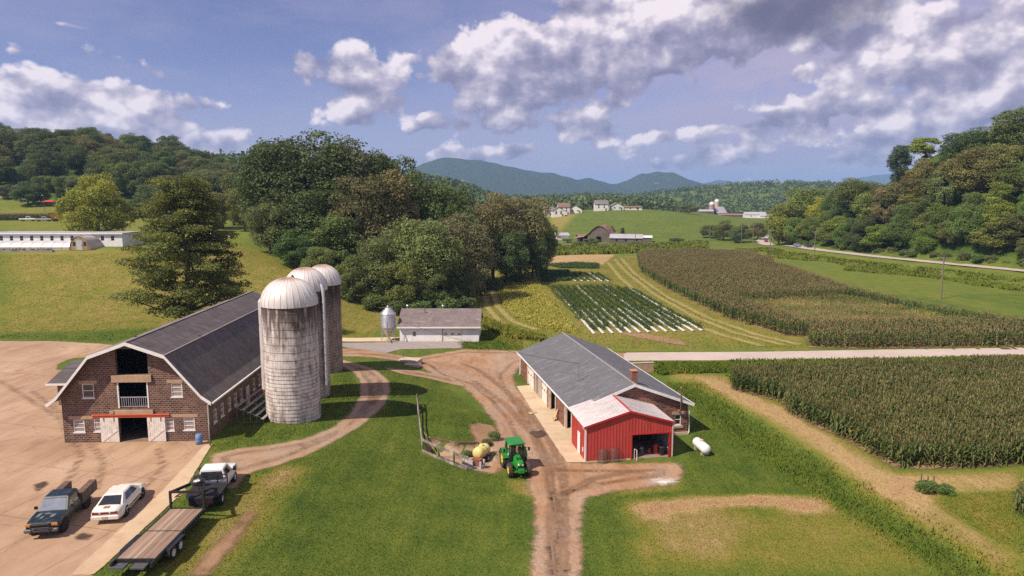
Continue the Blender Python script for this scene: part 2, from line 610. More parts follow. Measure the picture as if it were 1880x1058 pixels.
def ribbed_mat(name, col, pitch, axis, rough=0.45, metal=0.0, dirt=None, dirt_amt=0.4, streak=(1, 1, 1), lap=0.0, depth=0.02):
    """profiled sheet metal: ribs along one axis of the object's own space"""
    m, T = new_mat(name)
    o = T.coord()
    xyz = T.sep(o)
    a = T.m('DIVIDE', xyz[axis], pitch)
    fr = T.m('FRACT', a)
    rib = T.m('SUBTRACT', 1.0, T.sm(T.m('ABSOLUTE', T.m('SUBTRACT', fr, 0.5)), 0.10, 0.24))
    sheet = T.noise(T.comb(T.m('FLOOR', T.m('DIVIDE', a, 3.0)), 0.0, 0.0), 3.7, 0.0)
    n = T.noise(T.scale(o, streak), 1.4, 6.0, 0.65)
    c = T.mix(T.lin(n, 0.3, 0.7), tuple(x * 0.78 for x in col), tuple(min(1, x * 1.12) for x in col))
    c = T.mix(T.m('MULTIPLY', T.lin(sheet, 0.3, 0.7), 0.25), c, tuple(x * 0.7 for x in col))
    if dirt:
        n2 = T.noise(T.scale(o, streak), 2.6, 7.0, 0.7)
        c = T.mix(T.m('MULTIPLY', T.sm(n2, 0.5, 0.72), dirt_amt), c, dirt)
    # shadowed joint beside each rib is a real step: bump only
    MAT[name] = finish(m, T, c, T.lin(n, 0.2, 0.8, rough - 0.08, rough + 0.15), metal, rib, 0.9, depth)
    return MAT[name]

def shingle_mat(name, col, row_axis_cols=(1, 2), rough=0.9, row=0.145, var=0.35):
    m, T = new_mat(name)
    o = T.coord()
    x, y, z = T.sep(o)
    # courses follow height on the slope; tabs run along y (ridge)
    br = T.n('ShaderNodeTexBrick', offset=0.5)
    T.set(br.inputs['Vector'], T.comb((x, y)[row_axis_cols[0]], T.m('MULTIPLY', z, row_axis_cols[1]), 0.0))
    for k, v in (('Scale', 1.0), ('Mortar Size', 0.012), ('Mortar Smooth', 0.3), ('Brick Width', 0.33), ('Row Height', row), ('Bias', 0.0)):
        T.set(br.inputs[k], v)
    T.set(br.inputs['Color1'], (0, 0, 0)); T.set(br.inputs['Color2'], (1, 1, 1)); T.set(br.inputs['Mortar'], (0, 0, 0))
    n = T.noise(o, 0.5, 6.0, 0.6)
    f = T.noise(o, 30.0, 2.0, 0.6)
    v = T.m('ADD', T.m('MULTIPLY', br.outputs['Color'], 0.35), T.m('ADD', T.m('MULTIPLY', n, 0.6), T.m('MULTIPLY', f, 0.25)))
    c = T.mix(T.lin(v, 0.3, 0.95), tuple(k * (1 - var) for k in col), tuple(k * (1 + var) for k in col))
    st = T.noise(T.scale(o, (0.5, 1.6, 0.5)), 1.1, 5.0, 0.65)
    c = T.mix(T.m('MULTIPLY', T.sm(st, 0.5, 0.75), 0.45), c, tuple(k * 0.5 for k in col))
    c = T.mix(T.m('MULTIPLY', T.sm(st, 0.46, 0.32), 0.45), c, tuple(min(1, k * 1.8) for k in col))
    h = T.m('SUBTRACT', T.m('MULTIPLY', f, 0.4), br.outputs['Fac'])
    MAT[name] = finish(m, T, c, rough, 0, h, 0.6, 0.012, 0.3)
    return MAT[name]

def plank_mat(name, cols, width, axis, rough=0.8, along=1):
    m, T = new_mat(name)
    o = T.coord()
    xyz = T.sep(o)
    k = T.m('DIVIDE', xyz[axis], width)
    idn = T.noise(T.comb(T.m('FLOOR', k), 0.3, 0.7), 5.3, 0.0)
    sc_ = [9.0, 9.0, 9.0]
    sc_[along] = 0.6
    g = T.noise(T.scale(o, tuple(sc_)), 1.0, 6.0, 0.65)
    v = T.m('ADD', T.m('MULTIPLY', g, 0.7), T.m('MULTIPLY', T.m('SUBTRACT', idn, 0.5), 1.3), clamp=True)
    c = T.ramp(v, [(0.1, cols[0]), (0.45, cols[1]), (0.8, cols[2])])
    gap = T.sm(T.m('ABSOLUTE', T.m('SUBTRACT', T.m('FRACT', k), 0.5)), 0.44, 0.5)
    c = T.mix(T.m('MULTIPLY', gap, 0.85), c, (0.02, 0.017, 0.014))
    MAT[name] = finish(m, T, c, rough, 0, T.m('SUBTRACT', T.m('MULTIPLY', g, 0.3), gap), 0.5, 0.01)
    return MAT[name]

# -- grass: one recipe shared by the land and by the tufts that stand on it
def grass_color(T, dry, lush_shift=None):
    p = T.pos()
    n1 = T.noise(p, 0.045, 4.0, 0.6)
    n2 = T.noise(p, 0.35, 5.0, 0.62)
    n3 = T.noise(p, 2.6, 4.0, 0.7)
    n4 = T.noise(p, 14.0, 2.0, 0.6)
    v = T.m('ADD', dry, T.m('MULTIPLY', T.m('SUBTRACT', n1, 0.5), 0.30))
    v = T.m('ADD', v, T.m('MULTIPLY', T.m('SUBTRACT', n2, 0.5), 0.54))
    v = T.m('ADD', v, T.m('MULTIPLY', T.m('SUBTRACT', n3, 0.5), 0.30))
    n5 = T.noise(T.scale(p, (1.1, 0.10, 1.0)), 1.0, 3.0, 0.6, 0.6)
    v = T.m('ADD', v, T.m('MULTIPLY', T.m('SUBTRACT', n5, 0.5), 0.34))
    c = T.ramp(v, [(0.0, (0.046, 0.078, 0.014)), (0.18, (0.080, 0.120, 0.018)), (0.36, (0.128, 0.156, 0.025)), (0.54, (0.190, 0.176, 0.034)),
                   (0.72, (0.27, 0.205, 0.075)), (0.86, (0.38, 0.27, 0.125)), (1.0, (0.36, 0.225, 0.12))])
    k = T.m('ADD', T.m('MULTIPLY', n4, 0.8), 0.62)
    c = T.mix(1.0, c, T.comb(k, k, k), 'MULTIPLY')
    return c, n2, n3, n4

def attr(T, name):
    a = T.n('ShaderNodeAttribute', attribute_name=name)
    return a.outputs['Fac']

m, T = new_mat('land')
c, n2, n3, n4 = grass_color(T, attr(T, 'dry'))
bmp = T.m('ADD', T.m('MULTIPLY', n3, 0.7), T.m('MULTIPLY', n4, 0.3))
MAT['land'] = finish(m, T, c, 0.95, 0, bmp, 0.9, 0.16, 0.15)
m, T = new_mat('grass_blades')
c, n2, n3, n4 = grass_color(T, attr(T, 'dry'))
k = T.m('ADD', T.m('MULTIPLY', attr(T, 'tint'), 0.4), 0.90)
c = T.mix(1.0, c, T.comb(k, k, k), 'MULTIPLY')
# turf stands as a pile: its sheen follows the ground more than each blade
gn = T.n('ShaderNodeNewGeometry').outputs['Normal']
nn = T.vm('NORMALIZE', T.vm('ADD', T.scale(gn, (0.45, 0.45, 0.45)), (0.0, 0.0, 1.0)))
b_ = T.n('ShaderNodeBsdfDiffuse', ins={'Color': c, 'Normal': nn})
t2 = T.n('ShaderNodeBsdfTranslucent', ins={'Color': c})
mx_ = T.n('ShaderNodeMixShader', ins={0: 0.15, 1: b_.outputs[0], 2: t2.outputs[0]})
T.n('ShaderNodeOutputMaterial', ins={'Surface': mx_.outputs[0]})
MAT['grass_blades'] = m

# -- bare ground sheets with ragged feathered edges
def ragged(T, amp, scale=0.9, soft=0.25):
    p = T.pos()
    n = T.m('ADD', T.m('MULTIPLY', T.noise(p, scale, 5.0, 0.65), 0.7), T.m('MULTIPLY', T.noise(p, scale * 6, 3.0, 0.6), 0.3))
    e = T.m('ADD', attr(T, 'edge'), T.m('MULTIPLY', T.m('SUBTRACT', n, 0.5), amp * 2.6))
    return T.sm(e, -soft, soft)

def dirt_mat(name, a, b, c_, amp=0.5, soft=0.25, stone=0.0, streak_dir=(1, 1, 1), bump=0.05, wet=0.25, scale=0.9, tread=False):
    m, T = new_mat(name)
    p = T.pos()
    n1 = T.noise(p, 0.22, 5.0, 0.6)
    n2 = T.noise(T.scale(p, streak_dir), 0.9, 6.0, 0.65, 0.6)
    n3 = T.noise(p, 9.0, 4.0, 0.7)
    v = T.m('ADD', T.m('MULTIPLY', n1, 0.55), T.m('ADD', T.m('MULTIPLY', n2, 0.6), T.m('MULTIPLY', n3, 0.25)))
    c = T.ramp(T.lin(v, 0.42, 0.98), [(0.0, a), (0.5, b), (1.0, c_)])
    if tread:
        # wheel ruts follow the lane: distance in from the edge
        e = attr(T, 'edge')
        wob = T.m('ADD', e, T.m('MULTIPLY', T.m('SUBTRACT', n1, 0.5), 1.1))
        rut = T.m('MULTIPLY', T.sm(T.m('ABSOLUTE', T.m('SUBTRACT', wob, tread)), 0.55, 0.1), T.sm(n2, 0.3, 0.6))
        c = T.mix(T.m('MULTIPLY', rut, 0.95), c, tuple(q * 0.85 for q in a))
    if stone:
        vo = T.n('ShaderNodeTexVoronoi')
        T.set(vo.inputs['Vector'], p); T.set(vo.inputs['Scale'], 6.0)
        g = T.m('MULTIPLY', T.sm(n1, 0.42, 0.62), stone)
        c = T.mix(g, c, T.mix(T.sep(vo.outputs['Color'])[0], (0.18, 0.14, 0.11), (0.40, 0.31, 0.25)))
    MAT[name] = finish(m, T, c, 0.95, 0, T.m('ADD', n3, n2), 0.7, bump, 0.2, ragged(T, amp, scale, soft))
    return MAT[name]

def sheet(name, poly, mat, off, cell=1.0, margin=0.6, kind='structure', gl=False):
    """a covering laid on the land, offset metres above it; poly in picture points unless gl"""
    P = poly if gl else gpoly(poly)
    xs = [p[0] for p in P]; ys = [p[1] for p in P]
    gx = np.arange(min(xs) - margin - cell, max(xs) + margin + cell, cell)
    gy = np.arange(min(ys) - margin - cell, max(ys) + margin + cell, cell)
    X, Y = np.meshgrid(gx, gy)
    D = poly_dist(X, Y, P)
    nx, ny = len(gx), len(gy)
    I = np.arange(nx * ny).reshape(ny, nx)
    keep = np.maximum.reduce([D[:-1, :-1], D[1:, :-1], D[:-1, 1:], D[1:, 1:]]) > -margin
    F = np.stack([I[:-1, :-1][keep], I[:-1, 1:][keep], I[1:, 1:][keep], I[1:, :-1][keep]], 1)
    used, inv = np.unique(F, return_inverse=True)
    F = inv.reshape(F.shape)
    V = np.stack([X.ravel(), Y.ravel(), (height(X, Y) + off).ravel()], 1)[used]
    o = np_mesh(name, V, F, mat, {'edge': ('POINT', D.ravel()[used])}, smooth=True)
    tag(o, kind=kind)
    return o
# ------------------------------------------------------------------ the land itself
def axis(parts):
    out = [np.arange(a, b, s) for a, b, s in parts]
    return np.concatenate(out)
gx = axis([(-900, -420, 40), (-420, -130, 8), (-130, -60, 2.5), (-60, -13, 1.2), (-13, 2, 0.4), (2, 60, 1.2), (60, 130, 2.5), (130, 420, 7), (420, 1300.1, 40)])
gy = axis([(-60, 30, 10), (30, 53, 1.2), (53, 66, 0.4), (66, 120, 1.2), (120, 175, 2.0), (175, 420, 5), (420, 800, 10), (800, 2600.1, 60)])
X, Y = np.meshgrid(gx, gy)
Z = height(X, Y)

# how dry the sward is, from patches seen in the picture: (polygon, value, softness in metres)
def build_dry():
    patches = [
        ([(0, 455), (230, 455), (440, 450), (560, 500), (700, 540), (820, 575), (640, 625), (640, 612), (0, 612)], 0.56, 6),   # hillside
        ([(0, 560), (400, 575), (640, 600), (640, 622), (0, 612)], 0.55, 4),
        ([(0, 375), (120, 375), (450, 400), (450, 440), (0, 425)], 0.42, 10),
        ([(860, 480), (1170, 470), (1480, 640), (1290, 645), (1080, 640), (870, 600)], 0.52, 4),
        ([(1120, 472), (1170, 472), (1330, 580), (1480, 620), (1480, 640), (1290, 620), (1210, 560)], 0.54, 2),
        ([(860, 600), (960, 600), (1080, 620), (1480, 635), (1480, 645), (960, 645)], 0.46, 1.5),
        ([(905, 490), (935, 490), (920, 560), (1000, 615), (960, 612), (880, 560)], 0.46, 1.5),
        ([(1430, 490), (1880, 585), (1880, 570), (1500, 488)], 0.34, 4),
        ([(1180, 940), (1560, 940), (1800, 1058), (1150, 1058)], 0.52, 2.5),
        ([(1200, 935), (1380, 945), (1330, 1030), (1180, 1010)], 0.72, 1.8),
        ([(1235, 685), (1345, 690), (1345, 712), (1440, 745), (1560, 815), (1650, 868), (1880, 862), (1880, 905), (1740, 908), (1720, 930), (1880, 1020), (1880, 1075), (1830, 1070), (1640, 935), (1585, 905), (1535, 858), (1405, 772), (1285, 714), (1225, 700)], 0.74, 1.4),
        ([(1600, 870), (1720, 880), (1700, 930), (1620, 915)], 0.95, 0.8),
        ([(430, 905), (540, 860), (575, 860), (520, 930), (420, 1058), (250, 1058), (380, 960)], 0.58, 1.2),
        ([(470, 880), (540, 850), (560, 862), (500, 900)], 0.80, 0.8),
        ([(1180, 885), (1260, 880), (1250, 900), (1130, 910), (1090, 925)], 0.62, 0.7),
        ([(1150, 925), (1250, 912), (1390, 908), (1500, 912), (1540, 935), (1490, 945), (1380, 930), (1250, 942), (1170, 962)], 1.0, 0.8),
        ([(1760, 905), (1880, 900), (1880, 1015), (1745, 935)], 0.50, 1.5),
        ([(1240, 690), (1330, 700), (1440, 752), (1560, 830), (1640, 890), (1590, 880), (1480, 800), (1300, 706)], 0.90, 0.7),
        ([(930, 880), (985, 885), (980, 915), (940, 905)], 0.66, 0.6),
        ([(1010, 395), (1060, 393), (1030, 425), (1005, 425)], 0.62, 6),
    ]
    out = np.full(X.shape, 0.22)
    out = np.where(Y > 170, 0.33, out)
    out = np.where(Y > 380, 0.26, out)
    base = out.copy()
    for pts, val, soft in patches:
        P = gpoly(pts)
        xs = [p[0] for p in P]; ys = [p[1] for p in P]
        near = (X > min(xs) - soft * 2) & (X < max(xs) + soft * 2) & (Y > min(ys) - soft * 2) & (Y < max(ys) + soft * 2)
        D = poly_dist(X[near], Y[near], P)
        k = S((D + soft * 0.6) / (soft * 1.4))
        out[near] = out[near] * (1 - k) + val * k
    # darkest green for the ground of the woods
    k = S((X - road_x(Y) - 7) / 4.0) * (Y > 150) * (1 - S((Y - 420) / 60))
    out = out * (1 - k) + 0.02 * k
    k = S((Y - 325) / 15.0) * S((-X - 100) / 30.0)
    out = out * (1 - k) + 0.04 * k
    # rank green growth along the ditch
    k = np.exp(-(ditch_dist(X, Y) / 1.9) ** 2)
    out = out * (1 - k) + 0.20 * k
    return out
DRY = build_dry()

def dry_at(x, y):
    ix = np.clip(np.searchsorted(gx, x) - 1, 0, len(gx) - 2)
    iy = np.clip(np.searchsorted(gy, y) - 1, 0, len(gy) - 2)
    fx = (x - gx[ix]) / (gx[ix + 1] - gx[ix]); fy = (y - gy[iy]) / (gy[iy + 1] - gy[iy])
    return (DRY[iy, ix] * (1 - fx) + DRY[iy, ix + 1] * fx) * (1 - fy) + (DRY[iy + 1, ix] * (1 - fx) + DRY[iy + 1, ix + 1] * fx) * fy

nx, ny = len(gx), len(gy)
I = np.arange(nx * ny).reshape(ny, nx)
F = np.stack([I[:-1, :-1].ravel(), I[:-1, 1:].ravel(), I[1:, 1:].ravel(), I[1:, :-1].ravel()], 1)
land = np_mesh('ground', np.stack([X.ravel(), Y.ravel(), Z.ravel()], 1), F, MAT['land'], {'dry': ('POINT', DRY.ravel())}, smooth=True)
tag(land, kind='structure')

# ------------------------------------------------------------------ yard, lanes, apron, road
m, T = new_mat('yard_concrete')
p = T.pos()
n1 = T.noise(p, 0.10, 5.0, 0.62)
n2 = T.noise(T.scale(p, (0.55, 0.16, 1)), 0.9, 6.0, 0.66, 0.8)
n3 = T.noise(p, 7.0, 4.0, 0.7)
v = T.m('ADD', T.m('MULTIPLY', n1, 0.6), T.m('ADD', T.m('MULTIPLY', n2, 0.55), T.m('MULTIPLY', n3, 0.12)))
c = T.ramp(T.lin(v, 0.38, 0.88), [(0.0, (0.20, 0.125, 0.078)), (0.38, (0.345, 0.220, 0.138)), (0.7, (0.43, 0.295, 0.195)), (1.0, (0.50, 0.37, 0.27))])
# poured bays: joints 5 m apart, turned a little
px, py, pz = T.sep(p)
u1 = T.m('ADD', T.m('MULTIPLY', px, 0.97), T.m('MULTIPLY', py, -0.24))
u2 = T.m('ADD', T.m('MULTIPLY', px, 0.24), T.m('MULTIPLY', py, 0.97))
wob = T.m('MULTIPLY', T.m('SUBTRACT', T.noise(p, 1.2, 3.0), 0.5), 0.10)
def joint(u, step, w):
    return T.sm(T.m('ABSOLUTE', T.m('SUBTRACT', T.m('FRACT', T.m('DIVIDE', T.m('ADD', u, wob), step)), 0.5)), w, 0.0)
j = T.m('MAXIMUM', joint(u1, 4.6, 0.016), joint(u2, 7.5, 0.010))
c = T.mix(T.m('MULTIPLY', j, T.sm(n1, 0.36, 0.6, 0.75, 0.35)), c, (0.11, 0.075, 0.05))
# fine cracks
vo = T.n('ShaderNodeTexVoronoi', feature='DISTANCE_TO_EDGE')
T.set(vo.inputs['Vector'], T.vm('ADD', p, T.scale(T.noise(p, 0.8, 4.0, out=1), (1.8, 1.8, 0))))
T.set(vo.inputs['Scale'], 0.16)
c = T.mix(T.m('MULTIPLY', T.sm(vo.outputs[0], 0.008, 0.001), 0.45), c, (0.14, 0.09, 0.06))
# oil spots
vs = T.n('ShaderNodeTexVoronoi')
T.set(vs.inputs['Vector'], T.vm('ADD', p, T.scale(T.noise(p, 1.5, 3.0, out=1), (0.8, 0.8, 0)))); T.set(vs.inputs['Scale'], 0.30)
c = T.mix(T.m('MULTIPLY', T.sm(vs.outputs['Distance'], 0.22, 0.06), T.sm(n1, 0.5, 0.62, 0.0, 0.6)), c, (0.07, 0.05, 0.045))
MAT['yard_concrete'] = finish(m, T, c, 0.85, 0, T.m('SUBTRACT', n3, j), 0.4, 0.02, 0.3, ragged(T, 0.25, 0.9, 0.12))

dirt_mat('lane_dirt', (0.19, 0.10, 0.055), (0.36, 0.215, 0.125), (0.49, 0.345, 0.235), 0.85, 0.35, stone=0.5, tread=1.7, streak_dir=(1.5, 0.35, 1))
dirt_mat('track_dirt', (0.20, 0.12, 0.07), (0.36, 0.235, 0.145), (0.46, 0.34, 0.24), 0.3, 0.2, stone=0.35, tread=1.1)
dirt_mat('grey_gravel', (0.22, 0.19, 0.18), (0.30, 0.265, 0.26), (0.40, 0.35, 0.34), 0.5, 0.3, stone=0.5)
dirt_mat('pale_concrete', (0.40, 0.28, 0.18), (0.54, 0.42, 0.29), (0.62, 0.51, 0.39), 0.10, 0.06, bump=0.01)
dirt_mat('kerb_concrete', (0.36, 0.24, 0.15), (0.50, 0.365, 0.24), (0.57, 0.45, 0.33), 0.12, 0.06, bump=0.01)
dirt_mat('chip_seal', (0.40, 0.32, 0.28), (0.46, 0.38, 0.34), (0.53, 0.45, 0.41), 0.22, 0.15, bump=0.01)
dirt_mat('asphalt', (0.36, 0.29, 0.27), (0.43, 0.36, 0.33), (0.50, 0.42, 0.39), 0.15, 0.15, bump=0.01)
dirt_mat('bare_soil', (0.17, 0.095, 0.055), (0.30, 0.18, 0.105), (0.40, 0.27, 0.17), 0.5, 0.35)
dirt_mat('stubble', (0.27, 0.17, 0.08), (0.37, 0.25, 0.12), (0.43, 0.31, 0.16), 1.4, 1.0, scale=0.3, streak_dir=(1, 0.2, 1))
dirt_mat('oil_stain', (0.05, 0.033, 0.026), (0.075, 0.05, 0.04), (0.11, 0.075, 0.055), 0.35, 0.2)
dirt_mat('white_spill', (0.55, 0.5, 0.46), (0.66, 0.62, 0.58), (0.72, 0.69, 0.66), 0.8, 0.4)

yard_px = [(0, 627), (100, 627), (190, 632), (262, 640), (300, 690), (372, 740), (384, 818), (333, 905), (165, 1058)]
yp = gpoly(yard_px)
yp = yp + [(yp[-1][0] + 6, 30.0), (-75, 30.0), (-110, 60.0), (-115, 104.0)]
sheet('yard', yp, MAT['yard_concrete'], 0.03, 1.0, 0.35, gl=True)
sheet('yard_kerb', [(128, 1058), (295, 905), (374, 820), (390, 816), (336, 905), (172, 1058)], MAT['kerb_concrete'], 0.06, 0.4, 0.2)
yi = [(104, 680), (108, 668), (130, 659), (165, 656), (230, 664), (230, 682), (150, 676)]
mi_, T = new_mat('islet_grass')
c, n2, n3, n4 = grass_color(T, 0.2)
MAT['islet_grass'] = finish(mi_, T, c, 0.95, 0, n3, 0.8, 0.1, 0.15, ragged(T, 0.3))
sheet('grass_islet', yi, MAT['islet_grass'], 0.06, 0.8, 0.5)

# the dirt road past the sheds, the forecourt and the lane down to the camera
sheet('farm_road', [(560, 632), (628, 641), (850, 642), (955, 645), (1150, 648), (1150, 663), (960, 668), (940, 690), (948, 712), (1000, 775), (1044, 850), (1100, 852), (1248, 850),
                    (1252, 884), (1190, 894), (1120, 905), (1072, 916), (1067, 960), (1066, 1058), (1068, 1130), (970, 1130), (973, 1058), (984, 990), (980, 920), (968, 885), (975, 858), (940, 850), (912, 872), (880, 868),
                    (876, 840), (892, 822), (918, 800), (905, 770), (880, 738), (848, 708), (800, 692), (770, 672), (710, 660), (628, 655), (560, 652)], MAT['lane_dirt'], 0.03, 0.8, 0.7)
sheet('gravel_stand', [(600, 629), (735, 628), (848, 627), (848, 640), (735, 642), (600, 640)], MAT['grey_gravel'], 0.06, 0.8, 0.6)
sheet('silo_track', [(384, 836), (440, 824), (500, 818), (560, 806), (612, 786), (645, 758), (661, 728), (662, 702), (650, 684), (626, 672), (590, 668), (600, 655), (640, 664), (690, 680), (714, 700), (716, 722), (705, 745), (668, 778),
                     (620, 808), (560, 838), (500, 858), (452, 870), (430, 905), (395, 880)], MAT['track_dirt'], 0.03, 0.7, 0.5)
sheet('foot_path', [(704, 676), (770, 682), (832, 694), (860, 712), (838, 708), (790, 696), (740, 688)], MAT['track_dirt'], 0.05, 0.6, 0.4)
sheet('shop_apron', [(948, 710), (1000, 706), (1058, 790), (1062, 816), (1082, 850), (1040, 850), (1000, 790)], MAT['pale_concrete'], 0.07, 0.4, 0.15)
sheet('bin_slab', [(628, 621), (735, 620), (737, 628), (628, 628)], MAT['pale_concrete'], 0.10, 0.4, 0.15)
sheet('bay_floor', [(842, 838), (872, 840), (905, 830), (925, 858), (905, 872), (870, 866)], MAT['lane_dirt'], 0.05, 0.4, 0.4)
sheet('bay_floor', PIT, MAT['track_dirt'], 0.045, 0.3, 0.1, gl=True)
sheet('farm_road_paved', [(1145, 648), (1400, 646.5), (1600, 643), (1880, 639), (2000, 637), (2000, 650), (1880, 653), (1600, 659), (1400, 662), (1145, 663)], MAT['chip_seal'], 0.05, 1.0, 0.4)
rl = [(road_x(y) - 3.6, y) for y in ROAD_Y] + [(road_x(y) + 3.6, y) for y in ROAD_Y[::-1]]
sheet('county_road', rl, MAT['asphalt'], 0.22, 2.0, 0.5, gl=True)
sheet('stubble_strip', [(928, 487), (985, 472), (1060, 468), (1130, 468), (1108, 487), (1000, 486), (960, 492)], MAT['stubble'], 0.08, 2.0, 2.0)
sheet('muddy_patch', [(1130, 612), (1180, 612), (1255, 628), (1262, 636), (1200, 626)], MAT['bare_soil'], 0.06, 0.8, 0.6)
sheet('dug_bank', [(862, 782), (880, 778), (905, 782), (915, 800), (893, 820), (870, 812)], MAT['bare_soil'], 0.05, 0.4, 0.5)
sheet('mud_ruts', [(340, 1058), (400, 1000), (455, 940), (470, 940), (430, 1000), (380, 1058)], MAT['bare_soil'], 0.05, 0.5, 0.6)
sheet('oil_stain', [(138, 985), (150, 982), (166, 984), (160, 992), (140, 992)], MAT['oil_stain'], 0.07, 0.3, 0.3)
sheet('oil_stain', [(62, 893), (80, 886), (88, 890), (70, 902)], MAT['oil_stain'], 0.07, 0.3, 0.3)
sheet('oil_stain', [(972, 794), (995, 792), (1005, 800), (985, 806)], MAT['oil_stain'], 0.09, 0.3, 0.3)
sheet('white_spill', [(1195, 884), (1235, 880), (1245, 886), (1215, 892)], MAT['white_spill'], 0.07, 0.4, 0.5)

# windrows of cut hay left lying along the mown strips
def line_sheet(name, pts, w, mat, off=0.06):
    P = [ground(u, v) for u, v in pts]
    fine = []
    for a_, b_ in zip(P[:-1], P[1:]):
        n_ = max(2, int((b_ - a_).length / 4))
        fine += [a_.lerp(b_, k / n_) for k in range(n_)]
    fine.append(P[-1])
    L_, R_ = [], []
    for k, q in enumerate(fine):
        t_ = fine[min(k + 1, len(fine) - 1)] - fine[max(k - 1, 0)]
        t_ = Vector((t_.x, t_.y, 0)).normalized()
        nrm = Vector((-t_.y, t_.x, 0)) * w
        L_.append((q.x + nrm.x, q.y + nrm.y)); R_.append((q.x - nrm.x, q.y - nrm.y))
    return sheet(name, L_ + R_[::-1], mat, off, 0.6, 0.5, gl=True)
dirt_mat('cut_hay', (0.20, 0.17, 0.05), (0.30, 0.25, 0.085), (0.40, 0.33, 0.13), 0.7, 0.45, scale=0.7)
for pts in ([(1128, 476), (1150, 500), (1200, 540), (1270, 580), (1350, 612), (1440, 634)],
            [(1140, 474), (1166, 504), (1222, 544), (1300, 584), (1385, 614), (1468, 634)],
            [(1116, 482), (1140, 512), (1185, 548), (1250, 586), (1320, 614), (1400, 636)],
            [(910, 498), (902, 530), (912, 562), (940, 590), (985, 606)], [(898, 500), (888, 530), (896, 566), (924, 598)]):
    line_sheet('cut_hay', pts, 0.75, MAT['cut_hay'])
# tyre marks across the yard and the lane
dirt_mat('tyre_marks', (0.20, 0.115, 0.068), (0.27, 0.165, 0.100), (0.33, 0.215, 0.14), 0.5, 0.4, scale=1.4)
for pts in ([(60, 720), (150, 790), (190, 850), (175, 900)], [(0, 700), (110, 770), (150, 840), (120, 890)], [(255, 905), (300, 860), (290, 825)]):
    line_sheet('tyre_marks', pts, 0.10, MAT['tyre_marks'], 0.065)
for pts in ([(1012, 1120), (1012, 1000), (1014, 920), (1005, 860), (980, 800), (930, 745), (870, 700)], [(1036, 1120), (1034, 1000), (1036, 920), (1032, 860), (1005, 800), (955, 740), (900, 695), (850, 668)], [(1040, 905), (1090, 880), (1160, 866)]):
    line_sheet('tyre_marks', pts, 0.26, MAT['tyre_marks'], 0.065)
# ------------------------------------------------------------------ coats used on the buildings
brick_mat('barn_block', [(0.050, 0.026, 0.020), (0.098, 0.045, 0.031), (0.16, 0.070, 0.043), (0.23, 0.11, 0.066)], (0.36, 0.27, 0.23), 0.36, 0.185, mort=0.017)
brick_mat('shop_brick', [(0.085, 0.032, 0.024), (0.15, 0.052, 0.036), (0.23, 0.080, 0.052), (0.28, 0.115, 0.075)], (0.38, 0.24, 0.18), 0.42, 0.205, mort=0.016)
brick_mat('chimney_brick', [(0.18, 0.05, 0.03), (0.26, 0.075, 0.045), (0.32, 0.10, 0.06), (0.36, 0.14, 0.09)], (0.34, 0.24, 0.2), 0.23, 0.078, mort=0.01)
shingle_mat('barn_shingle', (0.105, 0.089, 0.089), (1, 1.0), row=0.30, rough=0.62)
shingle_mat('grey_shingle', (0.135, 0.135, 0.150), (1, 2.6), row=0.145, var=0.22)
shingle_mat('shed_shingle', (0.19, 0.155, 0.155), (0, 2.4), row=0.16)
WHITE = paint('white_paint', (0.74, 0.71, 0.68), 0.5, 0, 0.06, 1.5, (0.42, 0.34, 0.27), 0.35)
TRIM = paint('white_trim', (0.78, 0.76, 0.75), 0.45, 0, 0.05, 2.0, (0.5, 0.44, 0.38), 0.25)
DOORW = paint('weathered_white_boards', (0.74, 0.70, 0.64), 0.7, 0, 0.08, 2.5, (0.30, 0.20, 0.13), 0.6)
TAN = paint('cast_concrete', (0.42, 0.29, 0.19), 0.85, 0, 0.15, 1.8, (0.22, 0.14, 0.09), 0.4)
PALECON = paint('pale_cast_concrete', (0.50, 0.40, 0.30), 0.85, 0, 0.12, 1.8, (0.25, 0.18, 0.13), 0.4)
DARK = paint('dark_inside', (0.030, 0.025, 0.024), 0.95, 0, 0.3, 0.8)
FLOORIN = paint('inside_floor', (0.20, 0.14, 0.10), 0.95, 0, 0.25, 0.8)
GREYPAINT = paint('grey_paint', (0.30, 0.30, 0.33), 0.6, 0, 0.1, 2.0)
RAILRED = paint('orange_rail', (0.62, 0.12, 0.05), 0.5, 0, 0.12, 2.0, (0.3, 0.1, 0.06), 0.4)
GALV = paint('galvanised', (0.52, 0.53, 0.56), 0.38, 0.75, 0.12, 2.5, (0.3, 0.28, 0.27), 0.3)
STEEL = paint('dull_steel', (0.34, 0.33, 0.34), 0.5, 0.5, 0.15, 3.0, (0.2, 0.12, 0.08), 0.4)
BLACK = paint('black_steel', (0.018, 0.018, 0.020), 0.45, 0, 0.3, 3.0, (0.10, 0.075, 0.055), 0.3)
RUST = paint('rusty_steel', (0.20, 0.085, 0.045), 0.85, 0, 0.3, 4.0, (0.09, 0.04, 0.025), 0.6)
GLASS = glass_mat('dark_glass')
PANE = glass_mat('pale_pane', (0.30, 0.26, 0.24), 0.15)
BARE = plank_mat('weathered_timber', [(0.16, 0.13, 0.11), (0.28, 0.24, 0.21), (0.40, 0.35, 0.31)], 0.4, 0)
POLEW = plank_mat('pole_timber', [(0.10, 0.075, 0.06), (0.17, 0.13, 0.105), (0.24, 0.19, 0.16)], 0.5, 0, along=2)
NEWWOOD = plank_mat('new_timber', [(0.38, 0.25, 0.11), (0.52, 0.37, 0.18), (0.62, 0.47, 0.25)], 0.5, 0)
RUBBER = paint('rubber', (0.022, 0.021, 0.020), 0.85, 0, 0.25, 6.0, (0.12, 0.085, 0.06), 0.45)
WOODBOARD = plank_mat('wall_boards', [(0.13, 0.075, 0.045), (0.20, 0.125, 0.075), (0.27, 0.18, 0.11)], 0.6, 0, along=2)

